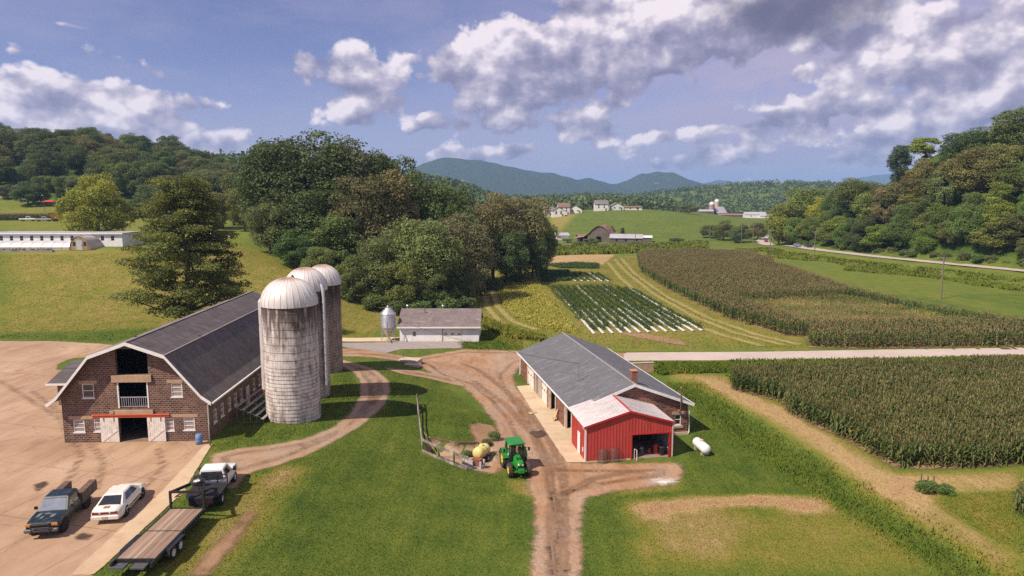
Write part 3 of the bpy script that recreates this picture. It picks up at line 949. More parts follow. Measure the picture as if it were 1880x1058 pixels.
# ------------------------------------------------------------------ wall building
def holed_wall(mb, P, x0, x1, z0, top, holes, thick, breaks=()):
    """P(x, z, d): point on the wall, d metres inwards. holes: (xa, xb, za, zb)"""
    xs = sorted(set([x0, x1] + [h[0] for h in holes] + [h[1] for h in holes] + list(breaks)))
    xs = [x for x in xs if x0 - 1e-6 <= x <= x1 + 1e-6]
    for xa, xb in zip(xs[:-1], xs[1:]):
        xm = (xa + xb) / 2
        hs = sorted((h for h in holes if h[0] <= xm <= h[1]), key=lambda h: h[2])
        z = z0
        spans = []
        for h in hs:
            if h[2] > z + 1e-4: spans.append((z, z, h[2], h[2]))
            z = h[3]
        if z < min(top(xa), top(xb)) + 1e-3: spans.append((z, z, top(xa), top(xb)))
        for za, zb, zc, zd in spans:
            for dd in (0, thick):
                mb.quad(P(xa, za, dd), P(xb, zb, dd), P(xb, zd, dd), P(xa, zc, dd))
    for xa, xb, za, zb in holes:
        mb.quad(P(xa, za, 0), P(xa, zb, 0), P(xa, zb, thick), P(xa, za, thick))
        mb.quad(P(xb, za, 0), P(xb, zb, 0), P(xb, zb, thick), P(xb, za, thick))
        mb.quad(P(xa, zb, 0), P(xb, zb, 0), P(xb, zb, thick), P(xa, zb, thick))
        if za > z0 + 0.01: mb.quad(P(xa, za, 0), P(xb, za, 0), P(xb, za, thick), P(xa, za, thick))

def front(x, z, d): return (x, d, z)
def local_on_front(root, u, v, y=0.0):
    """picture point to (x, z) on the plane y of a thing's own space"""
    Mi = (Matrix.Translation(root.location) @ Matrix.Rotation(root.rotation_euler.z, 4, 'Z')).inverted()
    o = Mi @ Vector((0, 0, CAMZ)); r = Mi.to_3x3() @ Vector(ray(u, v))
    t = (y - o.y) / r.y
    p = o + r * t
    return p.x, p.z

def window(parent, x, y, z, w, h, rz=0.0, pane=None, bars=1, sill=True, frame_mat=None, t=0.07):
    f = MB()
    f.box(-w / 2, -w / 2 + t, -0.03, 0.05, 0, h).box(w / 2 - t, w / 2, -0.03, 0.05, 0, h)
    f.box(-w / 2 + t, w / 2 - t, -0.03, 0.05, 0, t).box(-w / 2 + t, w / 2 - t, -0.03, 0.05, h - t, h)
    for k in range(bars):
        zz = h * (k + 1) / (bars + 1)
        f.box(-w / 2 + t, w / 2 - t, -0.015, 0.04, zz - 0.025, zz + 0.025)
    o = f.build('window', frame_mat or TRIM, parent, (x, y, z))
    o.rotation_euler.z = rz
    MB().quad((-w / 2 + t, 0.02, t), (w / 2 - t, 0.02, t), (w / 2 - t, 0.02, h - t), (-w / 2 + t, 0.02, h - t)).build('pane', pane or PANE, o)
    if sill:
        MB().box(-w / 2 - 0.06, w / 2 + 0.06, -0.10, 0.04, -0.10, -0.002).build('sill', TRIM, o)
    return o

def roof_slab(mb, prof, y0, y1, th):
    """profile [(x, z)...] left to right pushed along y, th thick downwards"""
    low = [(x, z - th) for x, z in prof]
    n = len(prof)
    for i in range(n - 1):
        mb.quad((prof[i][0], y0, prof[i][1]), (prof[i + 1][0], y0, prof[i + 1][1]), (prof[i + 1][0], y1, prof[i + 1][1]), (prof[i][0], y1, prof[i][1]))
        mb.quad((low[i][0], y0, low[i][1]), (low[i + 1][0], y0, low[i + 1][1]), (low[i + 1][0], y1, low[i + 1][1]), (low[i][0], y1, low[i][1]))
    for y in (y0, y1):
        for i in range(n - 1):
            mb.quad((prof[i][0], y, prof[i][1]), (prof[i + 1][0], y, prof[i + 1][1]), (low[i + 1][0], y, low[i + 1][1]), (low[i][0], y, low[i][1]))
    for i in (0, n - 1):
        mb.quad((prof[i][0], y0, prof[i][1]), (prof[i][0], y1, prof[i][1]), (low[i][0], y1, low[i][1]), (low[i][0], y0, low[i][1]))

def rake(mb, prof, y, w=0.24, t=0.05):
    """trim board along the gable edge of a roof, its face towards -y"""
    for (xa, za), (xb, zb) in zip(prof[:-1], prof[1:]):
        mb.rings([[(xa, y, za + 0.03), (xa, y - t, za + 0.03), (xa, y - t, za - w), (xa, y, za - w)],
                  [(xb, y, zb + 0.03), (xb, y - t, zb + 0.03), (xb, y - t, zb - w), (xb, y, zb - w)]], True, True)

# ------------------------------------------------------------------ gambrel barn
BARN_RZ = R(2.5)
barn = thing('barn', 'long dark brick barn with gambrel roof, white trim and open hayloft', 'barn', (-38.75, 56.9, 0.0), BARN_RZ)
BW, BL, HC = 12.25, 31.0, 6.125
prof_half = [(6.85, 3.72), (6.05, 4.30), (3.15, 7.85), (0.0, 9.0)]
bprof = [(HC - x, z) for x, z in prof_half] + [(HC + x, z) for x, z in prof_half[::-1][1:]]
def barn_top(x):
    return float(np.interp(x, [p[0] for p in bprof], [p[1] for p in bprof])) - 0.10
def bz(zx, zy): return local_on_front(barn, zx / 3.413, 530 + zy / 3.413)
def brect(x0, y0, x1, y1):
    a = bz(x0, y1); b = bz(x1, y0)
    c = bz(x1, y1); d_ = bz(x0, y0)
    return ((a[0] + d_[0]) / 2, (b[0] + c[0]) / 2, (a[1] + c[1]) / 2, (b[1] + d_[1]) / 2)
H_loft = brect(722, 330, 922, 538); H_loft = (H_loft[0], H_loft[1], H_loft[2], 8.25)
H_mid = brect(738, 588, 930, 748)
H_door = brect(748, 806, 930, 976); H_door = (H_door[0], H_door[1], 0.0, H_door[3])
W_ul, W_ur = brect(515, 598, 588, 684), brect(1071, 592, 1142, 678)
W_l1, W_l2, W_r1, W_r2 = brect(460, 822, 530, 900), brect(588, 816, 640, 896), brect(1036, 812, 1090, 890), brect(1150, 808, 1220, 886)
holes = [H_loft, H_mid, H_door, W_ul, W_ur, W_l1, W_l2, W_r1, W_r2]
w = MB()
holed_wall(w, front, 0, BW, 0, barn_top, holes, 0.3, [p[0] for p in bprof])
def rwall(x, z, d_): return (BW - d_, x, z)
def lwall(x, z, d_): return (d_, x, z)
side_w = [1.7, 3.4, 5.2, 6.8, 8.4, 12.2, 14.0, 15.8, 18.5, 20.5, 22.5, 24.5]
sh = [(y - 0.42, y + 0.42, 1.15, 2.35) for y in side_w] + [(9.75, 10.7, 0.02, 2.1)]
side_top = lambda y: 4.12
holed_wall(w, rwall, 0, BL, 0, side_top, sh, 0.3)
holed_wall(w, lwall, 0, BL, 0, side_top, [], 0.3)
holed_wall(w, lambda x, z, d_: (x, BL - d_, z), 0, BW, 0, barn_top, [], 0.3, [p[0] for p in bprof])
w.build('wall', MAT['barn_block'], barn)
r = MB(); roof_slab(r, bprof, -0.85, BL + 0.4, 0.12); r.build('roof', MAT['barn_shingle'], barn)
t = MB(); rake(t, bprof, -0.852, 0.27, 0.05); t.build('rake_trim', TRIM, barn)
for xo, zo, b in ((-3.15, 7.85, 0.10), (3.15, 7.85, 0.10), (0, 9.0, 0.13)):
    MB().box(HC + xo - b, HC + xo + b, -0.84, BL + 0.38, zo - 0.01, zo + 0.035).build('ridge_cap', paint('pale_ridge', (0.20, 0.17, 0.165), 0.8, 0, 0.2, 0.6), barn)
for sx in (-1, 1):
    xx = HC + sx * 6.93
    MB().box(xx - 0.07, xx + 0.07, -0.8, BL + 0.35, 3.55, 3.68).build('gutter', TRIM, barn)
g = MB(); g.tube([(BW + 0.55, -0.5, 3.55), (BW + 0.12, -0.06, 3.25), (BW + 0.12, -0.06, 0.1)], 0.055, 8)
g.build('downspout', TRIM, barn)
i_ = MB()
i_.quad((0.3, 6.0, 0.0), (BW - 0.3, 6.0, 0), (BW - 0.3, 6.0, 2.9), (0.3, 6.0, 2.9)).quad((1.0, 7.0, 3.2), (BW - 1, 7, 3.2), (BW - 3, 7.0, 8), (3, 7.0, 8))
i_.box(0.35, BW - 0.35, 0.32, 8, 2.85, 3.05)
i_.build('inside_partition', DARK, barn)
MB().box(0.35, BW - 0.35, 0.0, 6, 0.02, 0.06).build('inside_floor', FLOORIN, barn)
for q, dp_ in (((702, 541, 951, 585), 0.16), ((720, 760, 962, 785), 0.14), ((692, 764, 718, 785), 0.20), ((492, 577, 608, 597), 0.035), ((1046, 572, 1145, 591), 0.035), ((430, 799, 580, 819), 0.035), ((1068, 786, 1240, 806), 0.035)):
    a = brect(*q); MB().box(a[0], a[1], -dp_, 0.06, a[2], a[3]).build('lintel', TAN, barn)
b = MB()
x0, x1, z0, z1 = H_mid
rz_ = z0 + 0.95
b.box(x0 + 0.02, x1 - 0.02, 0.02, 0.08, rz_ - 0.05, rz_ + 0.03).box(x0 + 0.02, x1 - 0.02, 0.03, 0.07, z0 + 0.08, z0 + 0.14)
for k in range(14):
    x = x0 + 0.1 + (x1 - x0 - 0.2) * k / 13
    b.box(x - 0.022, x + 0.022, 0.03, 0.07, z0 + 0.14, rz_ - 0.05)
b.build('balcony_railing', GREYPAINT, barn)
for xa in (x0 - 0.01, x1 - 0.10): MB().box(xa, xa + 0.11, -0.03, 0.1, z0, z1).build('opening_jamb', TRIM, barn)
a = brect(580, 786, 1065, 805)
b = MB(); b.box(a[0], a[1], -0.14, -0.04, a[2], a[3]); b.box(a[0], a[1], -0.22, -0.14, a[3] - 0.05, a[3]); b.build('door_rail', RAILRED, barn)
for q in ((637, 808, 750, 978), (931, 806, 1042, 972)):
    a = brect(*q)
    b = MB(); b.box(a[0], a[1], -0.13, -0.06, 0.05, a[3])
    n = 8
    for k in range(n):
        xa = a[0] + (a[1] - a[0]) * k / n
        b.box(xa + 0.008, xa + (a[1] - a[0]) / n - 0.008, -0.142, -0.131, 0.09, a[3] - 0.03)
    b.bar((a[0] + 0.1, -0.155, 0.15), (a[1] - 0.1, -0.155, 1.15), 0.03, 0.13)
    o = b.build('sliding_door', DOORW, barn)
    for k in (0.22, 0.78):
        xx = a[0] + (a[1] - a[0]) * k
        MB().box(xx - 0.03, xx + 0.03, -0.165, -0.13, a[3] - 0.32, a[3] + 0.02).build('door_hanger', RUST, o)
for q, bars in ((W_ul, 1), (W_ur, 2), (W_l1, 2), (W_l2, 2), (W_r1, 2), (W_r2, 2)):
    window(barn, (q[0] + q[1]) / 2, 0.06, q[2], q[1] - q[0], q[3] - q[2], 0, PANE if q is not W_ul else GLASS, bars)
for y in side_w:
    window(barn, BW - 0.06, y, 1.15, 0.84, 1.2, math.pi / 2, PANE, 1)
b = MB(); b.box(BW - 0.05, BW + 0.03, 9.76, 10.69, 0.03, 2.09); d_ = b.build('door', WHITE, barn)
# side wing
w = MB()
holed_wall(w, lambda x, z, dd: (x, 11.2 + dd, z), -7.2, 0.0, 0, lambda x: 2.5, [], 0.25)
holed_wall(w, lambda x, z, dd: (-7.2 + dd, x, z), 11.2, 19.2, 0, lambda y: 2.5 + 1.15 * (1 - abs(y - 15.2) / 4.0), [], 0.25, [15.2])
holed_wall(w, lambda x, z, dd: (x, 19.2 - dd, z), -7.2, 0.0, 0, lambda x: 2.5, [], 0.25)
w.build('wing_wall', MAT['barn_block'], barn)
w = MB()
for (ya, za, yb, zb) in ((10.6, 2.42, 15.2, 3.75), (19.8, 2.42, 15.2, 3.75)):
    for dz_ in (0, -0.1):
        w.quad((-7.9, ya, za + dz_), (0.2, ya, za + dz_), (0.2, yb, zb + dz_), (-7.9, yb, zb + dz_))
    w.quad((-7.9, ya, za), (0.2, ya, za), (0.2, ya, za - 0.1), (-7.9, ya, za - 0.1)).quad((-7.9, ya, za), (-7.9, yb, zb), (-7.9, yb, zb - 0.1), (-7.9, ya, za - 0.1))
w.build('wing_roof', MAT['barn_shingle'], barn)
MB().box(-7.95, 0.1, 10.52, 10.597, 2.26, 2.45).build('wing_fascia', TRIM, barn)

# ------------------------------------------------------------------ concrete stave silos
m, T = new_mat('silo_staves')
o = T.coord()
x, y, z = T.sep(o)
ang = T.m('MULTIPLY', T.m('ARCTAN2', y, x), 2.6)
row = T.m('DIVIDE', z, 0.76)
br = T.n('ShaderNodeTexBrick', offset=0.5)
T.set(br.inputs['Vector'], T.comb(z, ang, 0.0))
for k_, v_ in (('Scale', 1.0), ('Mortar Size', 0.012), ('Mortar Smooth', 0.4), ('Brick Width', 0.76), ('Row Height', 0.27), ('Bias', 0.0)):
    T.set(br.inputs[k_], v_)
T.set(br.inputs['Color1'], (0, 0, 0)); T.set(br.inputs['Color2'], (1, 1, 1)); T.set(br.inputs['Mortar'], (0.3, 0.3, 0.3))
p2 = T.comb(ang, T.m('MULTIPLY', z, 0.35), T.m('MULTIPLY', y, 0.05))
n1 = T.noise(p2, 1.3, 7.0, 0.68)
n2 = T.noise(o, 1.1, 6.0, 0.65)
n3 = T.noise(T.comb(T.m('MULTIPLY', ang, 3.2), T.m('MULTIPLY', z, 0.30), 0.0), 1.0, 4.0, 0.6)
v = T.m('ADD', T.m('MULTIPLY', n1, 0.65), T.m('ADD', T.m('MULTIPLY', n2, 0.45), T.m('MULTIPLY', br.outputs['Color'], 0.12)))
base = T.ramp(T.lin(v, 0.45, 0.74), [(0.0, (0.18, 0.13, 0.115)), (0.25, (0.40, 0.33, 0.30)), (0.55, (0.60, 0.535, 0.505)), (1.0, (0.74, 0.69, 0.66))])
# black algae running down from the rim
drip = T.m('MULTIPLY', T.sm(T.m('ADD', z, T.m('MULTIPLY', T.m('SUBTRACT', n3, 0.5), 8.5)), 6.6, 10.8), T.sm(n3, 0.30, 0.48))
base = T.mix(T.m('MULTIPLY', drip, 0.92), base, (0.060, 0.038, 0.030))
foot = T.m('MULTIPLY', T.sm(T.m('ADD', z, T.m('MULTIPLY', n2, 3.0)), 3.2, 1.4), T.sm(n3, 0.40, 0.62))
base = T.mix(T.m('MULTIPLY', foot, 0.72), base, (0.12, 0.085, 0.075))
base = T.mix(T.m('MULTIPLY', T.m('SUBTRACT', 1.0, T.sm(T.m('ABSOLUTE', T.m('SUBTRACT', br.outputs['Fac'], 1.0)), 0.0, 0.6)), 0.45), base, (0.12, 0.09, 0.08))
oi = T.n('ShaderNodeObjectInfo')
base = T.mix(1.0, base, oi.outputs['Color'], 'MULTIPLY')
MAT['silo_staves'] = finish(m, T, base, 0.9, 0, T.m('SUBTRACT', n2, br.outputs['Fac']), 0.5, 0.02, 0.25)

m, T = new_mat('dome_sheet')
o = T.coord()
x, y, z = T.sep(o)
ang = T.m('MULTIPLY', T.m('ARCTAN2', y, x), 14 / math.pi)
pn = T.noise(T.comb(T.m('FLOOR', ang), 0.0, 0.0), 3.1, 0.0)
n = T.noise(T.comb(T.m('MULTIPLY', ang, 0.9), T.m('MULTIPLY', z, 0.5), 0.0), 1.6, 6.0, 0.65)
rad = T.m('SQRT', T.m('ADD', T.m('MULTIPLY', x, x), T.m('MULTIPLY', y, y)))
c = T.mix(T.lin(T.m('ADD', T.m('MULTIPLY', n, 0.7), T.m('MULTIPLY', pn, 0.4)), 0.3, 0.8), (0.56, 0.52, 0.50), (0.78, 0.74, 0.72))
c = T.mix(T.m('MULTIPLY', T.sm(T.m('SUBTRACT', rad, T.m('MULTIPLY', n, 1.4)), 0.75, -0.15), 0.75), c, (0.36, 0.19, 0.09))
MAT['dome_sheet'] = finish(m, T, c, T.lin(n, 0.3, 0.7, 0.38, 0.58), 0.12, n, 0.1, 0.01)

def silo(name, label, x, y, z0, rad, zrim, ztop, tint, dense=5.0):
    root = thing(name, label, 'silo', (x, y, z0), 0, 'concrete silos beside the barn')
    hb = zrim - z0
    b = MB().lathe([(rad, -0.6), (rad, hb * 0.25), (rad, hb * 0.5), (rad, hb * 0.75), (rad, hb)], 48)
    ob = b.build('stave_wall', MAT['silo_staves'], root)
    ob.color = tint + (1,)
    hp = MB()
    z = 0.18
    while z < hb - 0.2:
        hp.lathe([(rad + 0.004, z - 0.018), (rad + 0.024, z), (rad + 0.004, z + 0.018)], 48)
        z += 0.36 if z < dense else 0.74
    hp.build('steel_hoops', paint('hoop_rust', (0.16, 0.12, 0.11), 0.8, 0.1, 0.3, 2.0), root)
    dh = ztop - zrim
    R2 = rad * 1.035
    prof = [(R2, -0.22), (R2, 0.0)]
    for k in range(1, 9):
        t_ = k / 9 * math.pi / 2
        prof.append((R2 * math.cos(t_), dh * math.sin(t_)))
    prof.append((0.05, dh))
    dm = MB().lathe(prof, 56)
    for k in range(28):
        t_ = 2 * math.pi * k / 28
        dm.tube([((r_ + 0.012) * math.cos(t_), (r_ + 0.012) * math.sin(t_), h_ + 0.01) for r_, h_ in prof[:-1]], 0.022, 4)
    dm.build('dome', MAT['dome_sheet'], root, (0, 0, hb))
    return root, hb

s1, hb1 = silo('silo', 'nearest and broadest pale concrete silo with streaked staves and white metal dome', -21.35, 64.7, 0.0, 2.55, 11.15, 13.55, (1, 1, 1))
s2, hb2 = silo('silo', 'middle concrete silo with ladder cage, between the other two', -21.95, 72.0, -0.1, 2.15, 11.6, 13.8, (0.78, 0.73, 0.70), 20)
s3, hb3 = silo('silo', 'farthest dark brown concrete silo of the row of three', -23.0, 82.4, -0.3, 2.05, 10.9, 13.1, (0.54, 0.46, 0.42), 20)
# unloading chute on the barn side of the first silo
ch = MB()
pts = []
for k in range(9):
    t_ = R(95 + 170 * k / 8)
    pts.append((-2.62 + 0.46 * math.cos(t_), 0.25 + 0.46 * math.sin(t_)))
ch.rings([[(p[0], p[1], zz) for p in pts] for zz in (2.6, 5.2, 7.8, 10.4, 11.2)], smooth=True, closed=False)
for k in range(10):
    zz = 3.0 + k * 0.86
    ch.rings([[(p[0] * 1.0 - 0.012 * (1 if p[0] < -2.62 else 0), p[1], zz + q) for p in pts] for q in (-0.03, 0.03)], closed=False)
oc = ch.build('chute', paint('chute_paint', (0.55, 0.50, 0.48), 0.6, 0.1, 0.12, 1.5, (0.20, 0.15, 0.13), 0.5), s1)
ch = MB(); ch.rings([[(p[0], p[1], 11.2) for p in pts], [(-2.3, 0.25, 12.35)] * 9], closed=False)
ch.build('chute_cap', MAT['dome_sheet'], oc)
ch = MB(); ch.rings([[(p[0], p[1], 2.6) for p in pts], [(-2.62 + (p[0] + 2.62) * 0.45, 0.25 + (p[1] - 0.25) * 0.45, 1.7) for p in pts]], closed=False); ch.tube([(-2.7, 0.25, 1.75), (-2.75, 0.25, 0.0)], 0.1, 8)
ch.build('chute_hopper', RUST, oc)
for zz in (4.4, 8.8): MB().box(-3.1, -3.06, 0.02, 0.24, zz, zz + 0.3).build('chute_port', DARK, oc)
MB().lathe([(0.26, 0), (0.26, 0.12), (0.03, 0.42)], 10, (0.1, 0.9, 0)).build('dome_vent', paint('vent_grey', (0.12, 0.11, 0.14), 0.6), s1, (0, 0, hb1 + 2.15))
# ladder cage on the second silo
ld = MB()
la = R(-62)
lx, ly = 2.22 * math.cos(la), 2.22 * math.sin(la)
tx, ty = -math.sin(la), math.cos(la)
nx_, ny_ = math.cos(la), math.sin(la)
for s_ in (-0.42, -0.14, 0.14, 0.42):
    ld.tube([(lx + tx * s_, ly + ty * s_, 1.0), (lx + tx * s_, ly + ty * s_, 11.2)], 0.035, 5)
for s_ in (-0.42, 0.42):
    ld.tube([(lx + tx * s_ + nx_ * 0.6, ly + ty * s_ + ny_ * 0.6, 1.2), (lx + tx * s_ + nx_ * 0.6, ly + ty * s_ + ny_ * 0.6, 11.2)], 0.03, 5)
for k in range(12):
    zz = 1.3 + k * 0.9
    q = [(lx + tx * a_ + nx_ * b_, ly + ty * a_ + ny_ * b_, zz) for a_, b_ in ((-0.42, 0), (-0.42, 0.6), (0.42, 0.6), (0.42, 0))]
    ld.tube(q, 0.025, 4)
ld.build('ladder_cage', STEEL, s2)
pp = MB()
la = R(-28)
px_, py_ = 2.4 * math.cos(la), 2.4 * math.sin(la)
pp.tube([(px_ * 0.55, py_ * 0.55, 12.3), (px_ * 0.9, py_ * 0.9, 12.1), (px_, py_, 11.5), (px_ * 1.02, py_ * 1.02, 10.6), (px_ * 1.02, py_ * 1.02, 1.4)], 0.17, 12)
pp.build('filler_pipe', paint('pipe_white', (0.62, 0.61, 0.64), 0.4, 0.2, 0.08, 2.0), s2)
for zz in (2.4, 5.0, 8.0, 10.2): MB().bar((px_ * 0.86, py_ * 0.86, zz), (px_ * 1.02, py_ * 1.02, zz), 0.06).build('pipe_bracket', STEEL, s2)

# ------------------------------------------------------------------ white service shed and feed bin
shed = thing('shed', 'low white block shed with roll-up door and brown grey roof beside the feed bin', 'shed', (-18.95, 113.2, -2.97), 0)
w = MB()
doorq, manq = (7.25, 10.55, 0.02, 2.55), (2.05, 2.9, 0.02, 1.85)
holed_wall(w, front, 0, 13.35, -0.3, lambda x: 2.72, [doorq, manq], 0.25)
holed_wall(w, lambda x, z, dd: (dd, x, z), 0, 8.6, -0.3, lambda y: 2.72 + 2.2 * (1 - abs(y - 4.3) / 4.3), [], 0.25, [4.3])
holed_wall(w, lambda x, z, dd: (13.35 - dd, x, z), 0, 8.6, -0.3, lambda y: 2.72 + 2.2 * (1 - abs(y - 4.3) / 4.3), [], 0.25, [4.3])
holed_wall(w, lambda x, z, dd: (x, 8.6 - dd, z), 0, 13.35, -0.3, lambda x: 2.72, [], 0.25)
m, T = new_mat('white_block')
o = T.coord(); x, y, z = T.sep(o)
n = T.noise(T.scale(o, (1, 1, 0.5)), 0.9, 6.0, 0.6)
c = T.mix(T.lin(n, 0.3, 0.7), (0.68, 0.67, 0.69), (0.82, 0.81, 0.81))
c = T.mix(T.m('MULTIPLY', T.sm(T.m('ADD', z, T.m('MULTIPLY', n, 0.8)), 0.75, 0.3), 0.5), c, (0.45, 0.36, 0.28))
MAT['white_block'] = finish(m, T, c, 0.75)
w.build('wall', MAT['white_block'], shed)
w = MB()
for s_ in (0, 1):
    ya, yb = (-0.55, 4.3) if s_ == 0 else (9.15, 4.3)
    for dz_ in (0, -0.12):
        w.quad((-0.35, ya, 2.62 + dz_), (13.7, ya, 2.62 + dz_), (13.7, yb, 5.0 + dz_), (-0.35, yb, 5.0 + dz_))
    for xx in (-0.35, 13.7):
        w.quad((xx, ya, 2.62), (xx, yb, 5.0), (xx, yb, 4.88), (xx, ya, 2.5))
w.build('roof', MAT['shed_shingle'], shed)
MB().box(-0.36, 13.71, -0.62, -0.552, 2.40, 2.63).build('fascia', TRIM, shed)
b = MB(); b.box(7.27, 10.53, 0.06, 0.12, 0.03, 2.54)
for k in range(5): b.box(7.29, 10.51, 0.045, 0.061, 0.05 + k * 0.50, 0.05 + k * 0.50 + 0.46)
dr = b.build('rollup_door', WHITE, shed)
for xx in (7.75, 8.9, 10.05): MB().box(xx - 0.28, xx + 0.28, 0.03, 0.05, 1.22, 1.40).build('pane', GLASS, dr)
MB().box(7.12, 7.25, -0.02, 0.12, 0.02, 2.6).build('door_jamb', GREYPAINT, shed)
dr = MB().box(2.06, 2.89, 0.03, 0.1, 0.03, 1.84).build('door', TRIM, shed)
MB().box(2.24, 2.71, 0.015, 0.035, 0.95, 1.70).build('pane', GLASS, dr)
b = MB()
for k in (0, 1, 2): b.box(2.225 + k * 0.235, 2.245 + k * 0.235, 0.0, 0.02, 0.94, 1.71)
for k in (0, 1, 2, 3): b.box(2.22, 2.73, 0.0, 0.02, 0.94 + k * 0.25, 0.96 + k * 0.25)
b.build('glazing_bar', TRIM, dr)
b = MB()
b.lathe([(0.05, 0), (0.05, 0.9)], 8, (3.9, 3.0, 4.2)).lathe([(0.16, 0), (0.10, 0.25), (0.05, 0.3)], 8, (3.9, 3.0, 4.9))
b.build('roof_vent', paint('vent_dark', (0.10, 0.09, 0.09), 0.6), shed)
for xx in (0.7, 6.9):
    MB().lathe([(0.10, 0), (0.10, 0.55)], 8, (xx, 4.5, 4.8)).lathe([(0.24, 0.55), (0.24, 0.65), (0.03, 0.85)], 8, (xx, 4.5, 4.8)).build('ridge_vent', GALV, shed)

bx, by = -20.95, 113.8
fb = thing('feed_bin', 'galvanised steel feed bin on thin legs beside the white shed', 'feed bin', (bx, by, hgt(bx, by)), 0)
m, T = new_mat('corrugated_galv')
o = T.coord(); x, y, z = T.sep(o)
cor = T.m('SINE', T.m('MULTIPLY', z, 2 * math.pi / 0.10))
n = T.noise(o, 2.0, 5.0, 0.6)
c = T.mix(n, (0.46, 0.47, 0.52), (0.72, 0.73, 0.78))
MAT['corrugated_galv'] = finish(m, T, c, T.lin(n, 0.3, 0.7, 0.28, 0.42), 0.8, cor, 0.5, 0.02)
MB().lathe([(1.28, 0), (1.28, 1.2), (1.28, 2.35)], 32).build('bin_wall', MAT['corrugated_galv'], fb, (0, 0, 2.45))
b = MB().lathe([(1.34, -0.05), (0.30, 0.98), (0.30, 1.10), (0.34, 1.12), (0.05, 1.32)], 32)
for k in range(16):
    t_ = 2 * math.pi * k / 16
    b.tube([(1.34 * math.cos(t_), 1.34 * math.sin(t_), -0.03), (0.32 * math.cos(t_), 0.32 * math.sin(t_), 0.99)], 0.018, 4)
b.build('cone_roof', GALV, fb, (0, 0, 4.8))
MB().lathe([(0.12, -1.85), (0.14, -1.78), (1.24, 0.0)], 32).build('hopper', paint('hopper_metal', (0.60, 0.52, 0.47), 0.4, 0.5, 0.08, 1.5), fb, (0, 0, 2.42))
for k in range(6):
    t_ = 2 * math.pi * (k + 0.5) / 6
    b = MB().bar((1.30 * math.cos(t_), 1.30 * math.sin(t_), 0.0), (1.30 * math.cos(t_), 1.30 * math.sin(t_), 3.6), 0.08, 0.08)
    t2 = 2 * math.pi * (k + 1.5) / 6
    b.bar((1.30 * math.cos(t_), 1.30 * math.sin(t_), 1.5), (1.30 * math.cos(t2), 1.30 * math.sin(t2), 1.5), 0.05, 0.05)
    b.build('leg', GALV, fb)
b = MB().tube([(0, 0, 0.55), (0.5, -0.7, 0.25), (0.9, -2.0, 0.12)], 0.07, 8); b.build('auger_tube', BLACK, fb)
b = MB()
for s_ in (-0.17, 0.17): b.tube([(1.0 + s_, -0.96 + s_, 0.8), (1.0 + s_, -0.96 + s_, 4.8), (0.35 + s_, -0.4 + s_, 5.8)], 0.02, 4)
for k in range(13): b.tube([(0.83, -1.13, 1 + k * 0.3), (1.17, -0.79, 1 + k * 0.3)], 0.015, 4)
b.build('ladder', GALV, fb)
lw = thing('leaning_board', 'narrow weathered board leaning on the white shed left of its door', 'board', (-18.2, 112.9, hgt(-18, 113)), 0)
MB().bar((0, -0.35, 0.0), (0.1, 0.25, 1.35), 0.16, 0.04).build('plank', BARE, lw)

# ------------------------------------------------------------------ long brick workshop with its red metal lean-on
SRZ = R(11.3)
shop = thing('workshop', 'long brick workshop with grey shingle roof and open bays facing the dirt lane', 'workshop', (6.35, 65.3, -3.0), SRZ)
SW, SL, SE, SP = 11.9, 26.2, 3.38, 5.62
stop_ = lambda x: SE + (SP - SE) * (1 - abs(x - SW / 2) / (SW / 2)) - 0.06
w = MB()
winq = (10.45, 11.15, 1.05, 2.15)
holed_wall(w, front, 0, SW, -0.3, stop_, [winq], 0.3, [SW / 2])
bays = [(1.6, 4.0), (7.9, 10.7), (11.7, 14.9), (15.4, 17.6), (18.4, 22.0)]
holed_wall(w, lambda x, z, dd: (dd, x, z), 0, SL, -0.3, lambda y: SE - 0.06, [(a_, b_, 0.02, 3.0) for a_, b_ in bays], 0.3)
holed_wall(w, lambda x, z, dd: (SW - dd, x, z), 0, SL, -0.3, lambda y: SE - 0.06, [], 0.3)
holed_wall(w, lambda x, z, dd: (x, SL - dd, z), 0, SW, -0.3, stop_, [], 0.3, [SW / 2])
w.build('wall', MAT['shop_brick'], shop)
r = MB(); roof_slab(r, [(-0.45, SE - 0.10), (SW / 2, SP + 0.06), (SW + 0.45, SE - 0.10)], -0.35, SL + 0.35, 0.12); r.build('roof', MAT['grey_shingle'], shop)
t = MB(); rake(t, [(-0.47, SE - 0.10), (SW / 2, SP + 0.06), (SW + 0.47, SE - 0.10)], -0.352, 0.26, 0.05); t.build('rake_trim', TRIM, shop)
MB().box(SW / 2 - 0.13, SW / 2 + 0.13, -0.34, SL + 0.34, SP + 0.045, SP + 0.085).build('ridge_cap', paint('ridge_grey', (0.26, 0.25, 0.27), 0.8), shop)
for xa in (-0.58, SW + 0.455): MB().box(xa, xa + 0.125, -0.3, SL + 0.3, SE - 0.24, SE - 0.12).build('gutter', TRIM, shop)
for (xx, yy) in ((-0.12, -0.08), (-0.12, SL + 0.05), (SW + 0.12, -0.08)):
    MB().tube([(xx + (-0.35 if xx < 1 else 0.35), yy, SE - 0.2), (xx, yy, SE - 0.55), (xx, yy, 0.25), (xx - 0.2, yy - 0.25, 0.12)], 0.05, 8).build('downspout', TRIM, shop)
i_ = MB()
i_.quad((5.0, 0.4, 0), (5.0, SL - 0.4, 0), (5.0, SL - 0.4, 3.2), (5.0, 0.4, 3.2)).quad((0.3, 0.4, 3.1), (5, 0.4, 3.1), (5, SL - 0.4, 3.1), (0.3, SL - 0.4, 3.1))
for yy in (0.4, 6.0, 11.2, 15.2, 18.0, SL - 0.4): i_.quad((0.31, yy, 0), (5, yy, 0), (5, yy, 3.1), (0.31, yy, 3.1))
i_.build('inside_partition', DARK, shop)
